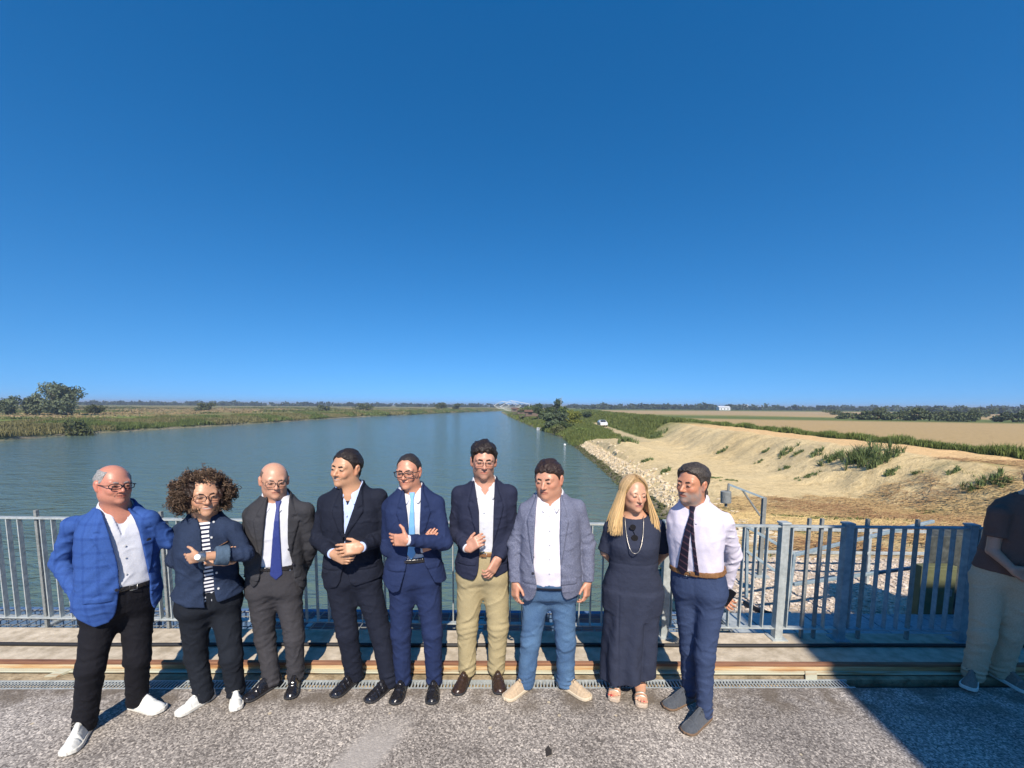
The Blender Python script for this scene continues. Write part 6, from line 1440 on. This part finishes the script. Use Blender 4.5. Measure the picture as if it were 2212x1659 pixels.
if sel(2):
    dn = fabric('dark_denim', (.022, .036, .075), var=.3, weave=240, bump=.5, big=.3)
    p = Person(dict(h=1.68, woman=True, label='woman with curly brown hair in an open denim shirt over a striped top, arms crossed', shoes=[((449, 1512), (397, 1541)), ((510, 1500), (511, 1533))],
        neck=(443, 1126), hip=(455, 1326), yaw=0, wide=1.07, deep=1.10, belly=.015, shoeL=.26, lace=LACE_WHITE,
        sh=[(390, 1142), (505, 1138)], el=[(378, 1210, -.08), (530, 1196, -.12)], wr=[(484, 1214, -.12), (428, 1203, -.29)],
        hands=[dict(tip=(516, 1160, -.20), n=(.2, -.2, -1), curl=6, th=-1, spread=0), dict(tip=(366, 1216, -.22), n=(-.1, .1, -1), curl=16, th=-1, spread=.12, thumb=(.5, .85, 0))],
        knee=[(424, 1418, -.02), (500, 1418, -.02)],
        head=dict(top=(437, 1022), chin=(445, 1117), yaw=8, pitch=0, roll=2, w=1.02, jaw=1.02, smile=1, teeth=1, brow=.003, lip=(.42, .12, .10), neck=1.1), skin=(0.530, 0.288, 0.176)))
    make_body(p)
    make_shirt(p, stripe_mat('striped_jersey', (.72, .72, .74), (.015, .02, .05), .026, .52), off=.010, hemt=.165, name='striped_top', foldamp=.002)
    j = make_jacket(p, dn, dict(L=[(421, 1105), (434, 1148), (440, 1240), (443, 1308)], R=[(458, 1105), (451, 1150), (461, 1240), (470, 1297)],
        hem=[(355, 1300), (400, 1312), (443, 1310), (470, 1298), (520, 1284), (550, 1265)], lap=1.2, buttons=[], off=.024, flare=.05, arm=.92, cuff=.42, pocket=None, breast=False), name='denim_shirt')
    collar(p, dn, open_=.035, spread=.06, drop=.075, parent=j)
    front_patch(p, 'pocket_trim', TAN, [[(.06, .715), (.125, .745), (.125, .757), (.06, .727)]], .030, .003, parent=j)
    cf_ = fabric('denim_inside', (.07, .11, .16), var=.2)
    for i in (0, 1):
        t_ = p.el[i] - p.wr[i]; L_ = np.linalg.norm(t_); t_ /= L_; f = Field(p.wr[i] - .3, p.wr[i] + .3, .006); a = p.wr[i] + t_ * L_ * .34; f.limb(a, a + t_ * .075, .058, .066, 0, folds=[(.5, .6, .005, .05)])
        for c_, s_ in ((a, 1), (a + t_ * .075, -1)): f.cut(c_ - .14, c_ + .14, lambda x, y, z, c_=c_, s_=s_: s_ * ((x - c_[0]) * t_[0] + (y - c_[1]) * t_[1] + (z - c_[2]) * t_[2]), .003)
        f.obj('rolled_cuff', cf_, j)
    for q in ((452, 1160), (457, 1130), (463, 1235), (467, 1269)):
        u, t = p.px2loc(q); c = surf(p, u + .012, t, .028); b = MB(); b.tube([c - p.F * .004, c + p.F * .005], .007, 8); b.build('button', PEARL, j, origin=c)
    w0 = p.wr[1]; t_ = (p.el[1] - w0); t_ /= np.linalg.norm(t_); f = Field(w0 - .08, w0 + .1, .004); f.limb(w0 + t_ * .012, w0 + t_ * .022, .031, .031, 0); f.obj('watch_strap', STEEL, p.root, relax=0)
    m = MB(); fc = w0 + t_ * .017 + np.array([.0, -.030, .008]); m.tube([fc, fc + np.array([.003, -.009, .003])], .017, 18); m.build('watch', plain('watch_face', (.75, .75, .75), .2), p.root)
    make_trousers(p, fabric('black_denim', (.012, .015, .022), var=.2), top=.30, loose=1.0, ankle_r=.062, kneefold=.009)
    shoes(p, SNEAKER, SOLE_WHITE, 'sneaker'); curls(p, vcol_mat('hair_curls', rough=.45, bump=0)); glasses(p, FRAME_BROWN, w=.028, h=.019, r=.0020)
if sel(3):
    g = fabric('charcoal_wool', (.040, .040, .046), var=.15)
    p = Person(dict(h=1.73, label='bald man in a charcoal suit with a long royal blue tie', shoes=[((590, 1482), (545, 1508)), ((640, 1472), (630, 1503))],
        neck=(598, 1086), hip=(594, 1292), yaw=-12, wide=1.04, deep=1.04, belly=.01,
        sh=[(543, 1106), (662, 1098)], el=[(533, 1190, .06), (672, 1180, .06)], wr=[(560, 1262, .17), (640, 1262, .17)],
        hands=[dict(tip=(585, 1280, .2), n=(0, 0, -1), curl=20, th=1), dict(tip=(610, 1280, .2), n=(0, 0, -1), curl=20, th=-1)],
        knee=[(573, 1378, 0), (636, 1376, 0)],
        head=dict(top=(589, 996), chin=(596, 1077), yaw=6, pitch=8, roll=2, w=1.04, jaw=1.03, smile=0, brow=.0035, browmat=HAIRM['stub']), skin=(0.568, 0.307, 0.204)))
    make_body(p); make_shirt(p, WHITE_COTTON, off=.006, hemt=.31); collar(p, WHITE_COTTON, open_=.006, spread=.055, drop=.06)
    tie(p, noisy('royal_blue_silk', [(.3, (.014, .026, .15)), (.7, (.040, .060, .23))], scale=330, detail=1, rough=.45, bump=.2), (598, 1090), (597, 1252), wt=.040)
    make_jacket(p, g, dict(L=[(576, 1057), (570, 1162), (563, 1233), (545, 1268)], R=[(620, 1062), (622, 1172), (634, 1240), (654, 1277)], hem=[(530, 1245), (545, 1270), (654, 1280), (684, 1270)], lap=.45, buttons=[(625, 1186), (633, 1219)]))
    make_trousers(p, fabric('charcoal_trousers', (.050, .048, .054), var=.15), top=.37, loose=.98, ankle_r=.060, crease=.010); belt(p, LEATHER_BLACK, .355)
    shoes(p, LEATHER_BLACK, SOLE_BLACK, 'derby'); hair_short(p, HAIRM['stub'], [(-.12, -.08), (-.05, -.05), (-.015, -.02), (.01, .0), (.025, .03), (.04, .2), (.1, .3)], thick=.001, top=(.075, .015), rough=.001); glasses(p, FRAME_BLACK, h=.020, w=.029, r=.0016)
if sel(4):
    g = fabric('midnight_wool', (.012, .015, .028), var=.15)
    p = Person(dict(h=1.82, label='dark haired man in a black suit and pale blue shirt, hands clasped in front', shoes=[((770, 1468), (730, 1500)), ((845, 1480), (804, 1511))],
        neck=(758, 1068), hip=(764, 1270), yaw=-12, wide=1.05, deep=1.0,
        sh=[(704, 1080), (820, 1068, .03)], el=[(688, 1165, -.02), (829, 1160, .03)], wr=[(719, 1196, -.24), (780, 1182, -.26)],
        hands=[dict(tip=(760, 1216, -.30), n=(0, .3, -1), curl=35, th=1), dict(tip=(712, 1192, -.32), n=(0, -.3, -1), curl=18, th=-1, spread=.2)],
        knee=[(750, 1365, -.03), (822, 1366, 0)],
        head=dict(top=(754, 967), chin=(741, 1052), yaw=-40, pitch=3, roll=4, w=.98, jaw=1.04, smile=1, teeth=1, brow=.0045, neck=1.1), skin=(0.549, 0.298, 0.176)))
    make_body(p); make_shirt(p, BLUE_COTTON, vneck=(.05, .84), off=.006, hemt=.32, buttons=(PEARL, [.62, .76], 0)); collar(p, BLUE_COTTON, open_=.022, spread=.05, drop=.075)
    make_jacket(p, g, dict(L=[(735, 1050), (742, 1110), (744, 1152), (743, 1225), (738, 1240), (713, 1273)], R=[(779, 1035), (763, 1100), (746, 1152), (747, 1225), (755, 1250), (766, 1264)], hem=[(684, 1255), (713, 1274), (766, 1266), (835, 1250)], lap=.53, buttons=[(744, 1155), (742, 1172)], dep=.026))
    make_trousers(p, g, top=.36, loose=1.02, ankle_r=.062, crease=.008)
    for i in (0, 1): cuff(p, i, BLUE_COTTON)
    shoes(p, LEATHER_BLACK, SOLE_BLACK, 'loafer'); hair_short(p, HAIRM['dark'], [(-.12, -.085), (-.05, -.055), (-.015, -.02), (0.02, -.002), (.03, .022), (.05, .058), (.07, .074), (.1, .085)], thick=.007, rough=.004)
if sel(5):
    g = fabric('navy_wool', (.017, .029, .085), var=.12)
    p = Person(dict(h=1.79, label='man with black rimmed glasses in a navy suit and sky blue tie, arms crossed', shoes=[((872, 1480), (857, 1513)), ((938, 1480), (934, 1512))],
        neck=(890, 1070), hip=(896, 1272), yaw=0, wide=1.0, deep=1.0,
        sh=[(842, 1090), (944, 1082)], el=[(838, 1184, -.06), (960, 1172, -.10)], wr=[(914, 1184, -.10), (880, 1167, -.27)],
        hands=[dict(tip=(948, 1126, -.16), n=(.2, -.2, -1), curl=6, th=-1, spread=0), dict(tip=(824, 1166, -.20), n=(-.1, 0, -1), curl=16, th=-1, spread=.12, thumb=(.3, 1, 0))],
        knee=[(866, 1366, -.02), (934, 1364, -.02)],
        head=dict(top=(884, 977), chin=(881, 1058), yaw=-20, pitch=4, roll=-2, w=.96, jaw=.95, smile=1, brow=.0035), skin=(0.568, 0.269, 0.172)))
    make_body(p); make_shirt(p, WHITE_COTTON, off=.006, hemt=.31); collar(p, WHITE_COTTON, open_=.006, spread=.055, drop=.055)
    tie(p, noisy('sky_blue_silk', [(.3, (.14, .36, .66)), (.7, (.20, .44, .74))], scale=200, rough=.5, bump=.2), (890, 1072), (889, 1209), wt=.030)
    make_jacket(p, g, dict(L=[(871, 1050), (880, 1110), (884, 1160), (877, 1228), (866, 1265), (848, 1281)], R=[(910, 1048), (906, 1150), (918, 1220), (938, 1257), (962, 1264)], hem=[(814, 1252), (835, 1275), (848, 1283), (962, 1265), (985, 1254)], lap=.48, buttons=[(876, 1213)], flare=.04, arm=.95))
    make_trousers(p, g, top=.36, loose=1.0, ankle_r=.056, crease=.008); belt(p, LEATHER_BLACK, .335)
    for i in (0, 1): cuff(p, i, WHITE_COTTON)
    shoes(p, LEATHER_BLACK, SOLE_BLACK, 'loafer'); hair_short(p, HAIRM['darkgrey'], RECED, thick=.004, rough=.0025); glasses(p, FRAME_BLACK, h=.020, w=.029, r=.0028)
if sel(6):
    g = fabric('dark_navy_wool', (.020, .024, .050), var=.15)
    p = Person(dict(h=1.87, label='tall man with wavy black hair and glasses in a navy blazer and khaki trousers', shoes=[((1010, 1462), (992, 1493)), ((1072, 1460), (1079, 1491))],
        neck=(1048, 1056), hip=(1044, 1262), yaw=0, wide=1.02, deep=1.0,
        sh=[(992, 1062), (1101, 1060)], el=[(986, 1150, -.02), (1100, 1152, -.02)], wr=[(1010, 1184, -.20), (1076, 1207, -.14)],
        hands=[dict(tip=(1046, 1160, -.26), n=(0.2, -.3, -1), curl=42, th=1, thumb=(.8, .5, .2)), dict(tip=(1052, 1250, -.20), n=(-.6, 0, -.5), curl=24, th=1)],
        knee=[(1009, 1352, -.02), (1076, 1352, -.02)],
        head=dict(top=(1043, 953), chin=(1047, 1037), yaw=3, pitch=4, roll=2, w=.98, jaw=.92, brow=.0045, beard=((.20, .12, .085), .5), teeth=0), skin=(0.568, 0.288, 0.195)))
    make_body(p); make_shirt(p, WHITE_COTTON, vneck=(.05, .87), off=.006, hemt=.31, buttons=(PEARL, [.45, .6, .74], -.005)); collar(p, WHITE_COTTON, open_=.024, spread=.06, drop=.085)
    make_jacket(p, g, dict(L=[(1024, 1040), (1035, 1104), (1036, 1178), (1035, 1210), (1021, 1252)], R=[(1070, 1026), (1066, 1104), (1064, 1180), (1058, 1215), (1072, 1246)], hem=[(976, 1240), (1000, 1251), (1021, 1253), (1072, 1248), (1112, 1232)], lap=.45, lw=.07, buttons=[]))
    make_trousers(p, noisy('khaki_cotton', [(.3, (.33, .27, .15)), (.7, (.40, .33, .19))], scale=120, rough=.9, bump=.4, bscale=16, bdist=.012, spec=.2), top=.37, loose=1.04, ankle_r=.058, kneefold=.010, cuff=.04); belt(p, TAN, .345, buck=0.0, off=.016)
    cuff(p, 0, WHITE_COTTON)
    shoes(p, LEATHER_BROWN, SOLE_BLACK, 'loafer'); hair_short(p, HAIRM['dark'], FULL, thick=.012, rough=.007, vol=(.014, .2), freq=75); glasses(p, FRAME_BROWN, h=.018, w=.029, r=.0014)
if sel(7):
    g = noisy('grey_blue_linen', [(.3, (.085, .095, .15)), (.7, (.19, .20, .27))], scale=170, detail=4, rough=.9, bump=.35, bscale=22, bdist=.012, spec=.2, stretch=(1, 1, .6))
    p = Person(dict(h=1.77, label='stocky man in a grey linen blazer, white shirt and blue jeans', shoes=[((1142, 1482), (1098, 1510)), ((1216, 1482), (1264, 1508))],
        neck=(1188, 1084), hip=(1187, 1298), yaw=0, wide=1.08, deep=1.14, belly=.035,
        sh=[(1137, 1098), (1248, 1092)], el=[(1114, 1178, .0), (1268, 1172, .0)], wr=[(1113, 1258, -.06), (1270, 1258, -.06)],
        hands=[dict(tip=(1113, 1302, -.10), n=(.8, 0, -.5), curl=28, th=1), dict(tip=(1265, 1302, -.10), n=(-.8, 0, -.5), curl=28, th=-1)],
        knee=[(1146, 1384, -.02), (1222, 1384, -.02)],
        head=dict(top=(1187, 990), chin=(1182, 1078), yaw=-20, pitch=9, roll=-2, w=1.03, jaw=1.10, brow=.0045, neck=1.12), skin=(0.549, 0.269, 0.172)))
    make_body(p); make_shirt(p, noisy('white_pink_cotton', [(.3, (.63, .59, .64)), (.7, (.70, .66, .71))], scale=200, detail=2, rough=.8, bump=.25, bscale=14, bdist=.010, spec=.2), vneck=(.028, .90), off=.010, hemt=.222, foldamp=.004, buttons=(PEARL, [.25, .36, .48, .6, .72, .84], 0))
    collar(p, WHITE_COTTON, open_=.016, spread=.05, drop=.07)
    make_jacket(p, g, dict(L=[(1163, 1055), (1158, 1100), (1155, 1153), (1153, 1215), (1160, 1261), (1139, 1297)], R=[(1211, 1050), (1211, 1100), (1209, 1153), (1212, 1261), (1224, 1292)], hem=[(1110, 1285), (1122, 1294), (1139, 1299), (1224, 1294), (1258, 1286)], lap=.42, lw=.06, buttons=[(1152, 1198), (1152, 1231)], arm=1.05, off=.030))
    j = noisy('blue_jeans', [(.3, (.045, .105, .21)), (.7, (.095, .175, .30))], scale=200, detail=3, rough=.85, bump=.5, bscale=18, bdist=.010, second=(5, (.7, .72, .78), (1.15, 1.1, 1.05)))
    make_trousers(p, j, top=.24, loose=1.0, ankle_r=.064, kneefold=.010); belt(p, fabric('dark_band', (.012, .016, .03)), .205, off=.022, hw=.010)
    shoes(p, SUEDE, SOLE_CREAM, 'moc'); hair_short(p, HAIRM['brown'], [(-.12, -.085), (-.05, -.055), (-.015, -.02), (0.02, -.002), (.03, .022), (.05, .046), (.07, .056), (.1, .064)], thick=.009, rough=.006)
if sel(8):
    p = Person(dict(h=1.66, woman=True, label='blond woman in a long slate blue dress with sunglasses hooked on the neckline', shoes=[((1331, 1484), (1327, 1508)), ((1381, 1492), (1385, 1523))],
        neck=(1368, 1122), hip=(1366, 1290), yaw=4, wide=1.16, deep=1.18, belly=.012, shoeL=.25,
        sh=[(1322, 1134), (1420, 1134)], el=[(1307, 1192, .04), (1436, 1192, .04)], wr=[(1345, 1236, .17), (1398, 1236, .17)],
        hands=[dict(tip=(1372, 1252, .2), n=(0, 0, -1), curl=20, th=1), dict(tip=(1368, 1248, .22), n=(0, 0, -1), curl=20, th=-1)],
        knee=[(1340, 1390, 0), (1392, 1390, 0)],
        head=dict(top=(1369, 1026), chin=(1371, 1106), yaw=26, pitch=3, roll=2, w=.98, jaw=.95, brow=.0026, browmat=HAIRM['stub'], lip=(.50, .13, .13), iris=(.10, .07, .04), gaze=.002), skin=(0.586, 0.317, 0.204)))
    make_body(p); S = p.S; dr = fabric('slate_dress', (.030, .036, .062), var=.1, bump=.5, weave=180)
    ank = (p.ank[0] + p.ank[1]) / 2
    f = Field(np.minimum(p.O, p.N) - [.42, .4, .9], np.maximum(p.O, p.N) + [.42, .35, .2], .0066); f = Field([p.O[0] - .42, p.Y - .35, .05], [p.O[0] + .42, p.Y + .35, p.N[2] + .12], .0066)
    def tf(x, y, z):
        d, u, v, t = p.torso(x, y, z, .010, t0=-.1, t1=.985)
        for sx in (-1, 1):
            q = np.sqrt(((u - sx * .066 * S) / (.068 * S)) ** 2 + ((v - .085 * S) / (.075 * S)) ** 2 + ((t - .62) * p.tl / (.068 * S)) ** 2); d = smin(d, (q - 1) * .066 * S, .045)
        d = d + .003 * noise3(x, y, z * .5, 30) + .004 * np.exp(-((t - .46) / .012) ** 2)
        return d
    f.add(p.O - .4, p.N + .25, tf)
    def skirt(x, y, z):
        top = p.O[2] + .06; k = np.clip((top - z) / (top - .16), 0, 1); cx = p.O[0] + (ank[0] - p.O[0]) * k + .0 * k; cyy = p.O[1] + (ank[1] - p.O[1]) * k
        dx, dy = x - cx, y - cyy; U = dx * p.R[0] + dy * p.R[1]; Vv = -(dx * p.F[0] + dy * p.F[1])
        a = (.205 + .0 * k) * S; b = (.150 + .02 * k) * S
        q = ((np.abs(U) / a) ** 2.3 + (np.abs(Vv) / b) ** 2.3) ** (1 / 2.3); d = (q - 1) * b
        th = np.arctan2(Vv, U); d = d + (.003 + .010 * k) * np.sin(th * 7 + 1.5 * np.sin(z * 5) + .6) + .005 * noise3(x, y, z * .5, 20, 1) + .003 * noise3(x, y, z, 45, 3)
        d = d + .007 * np.exp(-((U + .10 - .02 * k) / .006) ** 2) + .010 * np.exp(-((U - .085) / .008) ** 2) * (k > .3)
        hem = .125 + .05 * np.clip((U + .02) / .2, -1, 1) + .0 * y
        return smax(smax(d, z - top, .02), (hem - z), .004)
    f.add([p.O[0] - .42, p.Y - .35, .05], [p.O[0] + .42, p.Y + .35, p.O[2] + .1], skirt, .05)
    for i, sx in enumerate((-1, 1)):
        f.limb(p.N + p.R * sx * .06 * S - p.up * .045 * S, p.sh[i], .052 * S, .058 * S, .04); e = p.sh[i] + (p.el[i] - p.sh[i]) * .93
        f.limb(p.sh[i], e, .062 * S, .060 * S, .025, folds=[(.9, .4, .006, .07)], seed=i, flatend=True)
    c0 = p.N + p.F * .02 + p.up * .01
    f.ell(c0, [.105, .085, .060], np.array([p.R, p.F, p.up]), .01, cut=True)
    dress = f.obj('dress', dr, p.root)
    long_hair(p)
    m = MB(); pts = []
    for i in range(33):
        a = -1.35 + 2.7 * i / 32; u = .062 * math.sin(a) * (1.05); k = (math.cos(a) - math.cos(1.35)) / (1 - math.cos(1.35)); t = .985 - .36 * k ** .8
        pts.append(surf(p, u, t, .018) + p.F * (.028 * np.exp(-((t - .64) / .14) ** 2)))
    m.tube(pts, .0028, 6); m.build('necklace', plain('silver_chain', (.40, .37, .33), .35, metal=.7), p.root, smooth=True)
    c = surf(p, -.012, .86, .020) + p.F * .006; m = MB(); g = None
    for k, (dz, rr) in enumerate(((.015, .021), (-.055, .023))):
        pts = [c + p.R * (rr * math.cos(a) + (k * .012)) + p.up * (dz + rr * .95 * math.sin(a)) + p.F * (.004 + .016 * k) for a in np.linspace(0, 6.283, 16, endpoint=False)]
        m.raw(pts + [q + p.F * .003 for q in pts], [list(range(16))[::-1], list(range(16, 32))] + [[i, (i + 1) % 16, 16 + (i + 1) % 16, 16 + i] for i in range(16)])
    m.tube([c + p.up * -.008, c + p.up * -.033 + p.F * .012 + p.R * .012], .003, 6)
    m.build('sunglasses', plain('sunglass_black', (.008, .008, .01), .08), p.root, smooth=False)
    for sx in (-1, 1):
        e = Field(p.hp((sx * .083, 0, -.038)) - .02, p.hp((sx * .083, 0, -.038)) + .02, .002); e.ell(p.hp((sx * .083, .0, -.038)), [.007] * 3); e.obj('earring', PEARL, p.root, relax=0)
    # wedge sandals
    for i in (0, 1):
        h0, d, L = p.foot[i]; sd_ = np.cross(d, [0, 0, 1.]); f = Field(np.minimum(h0, h0 + d * L) - .1, np.maximum(h0, h0 + d * L) + .12, .0045)
        def lc(x, y, z): dx, dy = x - h0[0], y - h0[1]; return dx * sd_[0] + dy * sd_[1] + 0 * z, dx * d[0] + dy * d[1] + 0 * z, z + 0 * dx
        def fn(x, y, z):
            a, b, c = lc(x, y, z); ww = np.interp(b, [0, .03, .1, .18, .22, .25], [.012, .03, .032, .044, .042, .012], left=.001, right=.001)
            return smax(smax((np.abs(a) / ww - 1) * .03, np.maximum(-b, b - L), .003), np.maximum(c - .034, .002 - c), .004)
        f.add(f.lo, f.lo + f.n * f.h, fn); s_ = f.obj('sandal', noisy('rope_sole', [(.3, (.50, .38, .28)), (.7, (.66, .54, .42))], scale=140, rough=.9, bump=.5), p.root)
        m = MB()
        for b_, w_, hh in ((.185, .043, .062), (.16, .042, .070)):
            m.tube([h0 + d * b_ + sd_ * w_ * q + np.array([0, 0, .030 + (hh - .030) * math.sqrt(max(0, 1 - q * q))]) for q in np.linspace(-1, 1, 9)], .008, 6)
        an = h0 + d * .055 + np.array([0, 0, .115]); m.tube([an + d * .036 * math.cos(q) + sd_ * .034 * math.sin(q) for q in np.linspace(0, 6.283, 14)], .007, 6)
        m.build('strap', plain('gold_leather', (.55, .47, .36), .35, metal=.5), s_, smooth=True)
        f2 = Field(h0 + d * .1 - .13, h0 + d * .1 + .16, .004)   # bare foot
        for q in range(5):
            o_ = (q - 2) * .0155; ln = .245 - .012 * abs(q - (3.2 if i == 0 else .8))
            f2.limb(h0 + d * .17 + sd_ * o_ * .9 + np.array([0, 0, .046]), h0 + d * (ln - .012) + sd_ * o_ * 1.15 + np.array([0, 0, .042]), .012, .0085, .004)
        f2.limb(h0 + d * .05 + np.array([0, 0, .062]), h0 + d * .17 + np.array([0, 0, .048]), .030, .020, .02, flat=(sd_, 1.5)); f2.limb(h0 + d * .05 + np.array([0, 0, .065]), h0 + d * .055 + np.array([0, 0, .17]), .030, .034, .02)
        def fc(V, h0=h0, d=d, sd_=sd_):
            c = tint(V, p.s['skin'], 2); b_ = (V - h0) @ d; up = V[:, 2] > .046; c[(b_ > .222) & up] = (.45, .03, .03); return c
        f2.obj('foot', SKIN, p.body, fc)
if sel(9):
    p = Person(dict(h=1.78, label='bearded man with slicked back hair, pale pink shirt, dark striped tie and blue trousers', shoes=[((1494, 1510), (1444, 1528)), ((1531, 1548), (1480, 1585))],
        neck=(1497, 1100), hip=(1510, 1296), yaw=-16, wide=.95, deep=.92, belly=.0, shoeL=.30,
        sh=[(1473, 1120, .08), (1563, 1122, -.04)], el=[(1472, 1195, .16), (1582, 1196, .06)], wr=[(1500, 1262, .24), (1568, 1270, .14)],
        hands=[dict(tip=(1530, 1280, .26), n=(0, 0, -1), curl=20, th=1), dict(tip=(1572, 1305, .16), n=(.3, 0, 1), curl=30, th=1)],
        knee=[(1490, 1400, .06), (1522, 1415, -.08)],
        head=dict(top=(1500, 998), chin=(1488, 1088), yaw=-32, pitch=4, roll=2, w=.97, jaw=1.0, brow=.0042, beard=((.25, .22, .20), .85), neck=1.05), skin=(0.530, 0.240, 0.139), lace=LACE_DARK))
    make_body(p); make_shirt(p, PINK_COTTON, sleeve=.008, off=.018, hemt=.32, foldamp=.006, h=.0062); collar(p, PINK_COTTON, open_=.006, spread=.06, drop=.07, up=.034)
    tm = stripe_mat('striped_silk', (.012, .010, .022), (.07, .035, .05), .045, .80, vec=(.6, 0, 1), rough=.5)
    ku, kt = p.px2loc((1491, 1099))
    tie(p, tm, (1491, 1102), (1474, 1243), wt=.036, off=.026)
    front_patch(p, 'tie_tail', tm, [[(ku - .008, kt - .05), (ku + .012, kt - .05), (ku + .034, .33), (ku + .006, .33)]], .024, .004, fold=.002)
    make_trousers(p, fabric('blue_chinos', (.040, .060, .125), var=.18, bump=.4), top=.36, loose=.90, ankle_r=.052, kneefold=.008, cuff=.04); belt(p, TAN, .335, buck=(1486, 1255), off=.020, hw=.019)
    shoes(p, SUEDE_GREY, plain('sole_tan', (.16, .10, .06), .7), 'derby')
    hair_short(p, HAIRM['salt'], [(-.14, -.085), (-.05, -.06), (-.015, -.02), (0.02, .0), (.03, .03), (.05, .064), (.07, .080), (.1, .10)], thick=.010, rough=.005, vol=(.006, .3), freq=60)
    f = Field(p.hp((0, -.1, -.05)) - .07, p.hp((0, -.1, -.05)) + .07, .004); f.ell(p.hp((0, -.085, -.055)), np.array([.058, .04, .045]) * p.hs, p.H); f.off(f.lo, f.lo + .14, lambda x, y, z: .007 * noise3(x, y, z, 110)); f.obj('hair_ends', HAIRM['salt'], p.root, relax=0)
    w0 = p.wr[1]; e_ = p.P((1572, 1290, .10)); ph = empty('phone', e_, 'black smartphone held in the hand of the man in the pale pink shirt', 'phone')
    ax = np.array([.55, 0, .83]); ay = np.array([.83, 0, -.55]); m = MB(); m.bar(e_ - ax * .065, e_ + ax * .065, .070, .006, side=(.1, -1, .1)); m.build('case', plain('phone_case', (.45, .44, .42), .4), ph, bevel=.002)
    m = MB(); m.bar(e_ - ax * .062 + np.array([0, -.0045, 0]), e_ + ax * .062 + np.array([0, -.0045, 0]), .066, .002, side=(.1, -1, .1)); m.build('screen', plain('phone_glass', (.008, .008, .01), .06), ph)
if sel(10):
    p = Person(dict(h=1.74, label='man in a dark brown polo shirt and beige trousers standing in the shade', row=False, shoes=[((2104, 1462), (2088, 1494)), ((2152, 1462), (2216, 1496))],
        neck=(2226, 1088), hip=(2168, 1280), yaw=14, wide=1.05, deep=1.0, belly=.02, Y=3.18,
        sh=[(2156, 1106), (2290, 1096)], el=[(2144, 1190, -.02), (2296, 1186, -.02)], wr=[(2188, 1230, -.16), (2246, 1228, -.16)],
        hands=[dict(tip=(2222, 1252, -.20), n=(0, .3, 1), curl=25, th=-1), dict(tip=(2204, 1250, -.22), n=(0, 0, 1), curl=22, th=1)],
        knee=[(2122, 1372, -.03), (2180, 1372, -.03)],
        head=dict(top=(2262, 988), chin=(2258, 1078), yaw=10, pitch=2, w=1.0, jaw=1.0), skin=(0.473, 0.240, 0.157)))
    br = fabric('brown_pique', (.15, .080, .062), var=.15); make_body(p); o = make_shirt(p, br, short=.62, off=.018, hemt=.20, foldamp=.005, vneck=(.02, .9)); collar(p, br, open_=.014, spread=.05, drop=.06, parent=o)  # shirt and trouser colours lifted to offset the deep shade on him
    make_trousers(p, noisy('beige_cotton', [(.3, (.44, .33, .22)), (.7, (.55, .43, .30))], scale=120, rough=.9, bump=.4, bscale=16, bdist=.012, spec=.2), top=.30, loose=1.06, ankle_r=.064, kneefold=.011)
    shoes(p, noisy('taupe_canvas', [(.3, (.17, .14, .12)), (.7, (.24, .20, .17))], scale=90, rough=.9), SOLE_WHITE, 'sneaker')
    hair_short(p, HAIRM['dark'], FULL, thick=.006); glasses(p, FRAME_BLACK, lens=LENS_DARK, h=.020, w=.031)

# ------------------------------------------------------------------ thin summer haze
m = MB(); m.box((-7000, -50, -8.0), (7000, 10000, 16)); hz = bpy.data.materials.new('haze'); hz.use_nodes = True; hn = hz.node_tree; hn.nodes.remove(hn.nodes['Principled BSDF'])
pv = hn.nodes.new('ShaderNodeVolumePrincipled'); pv.inputs['Color'].default_value = (.80, .88, 1.0, 1); pv.inputs['Density'].default_value = .00045; pv.inputs['Anisotropy'].default_value = .2; hn.links.new(pv.outputs[0], hn.nodes['Material Output'].inputs['Volume'])
tag(m.build('haze', hz, origin=(0, 0, 0)), kind='stuff')
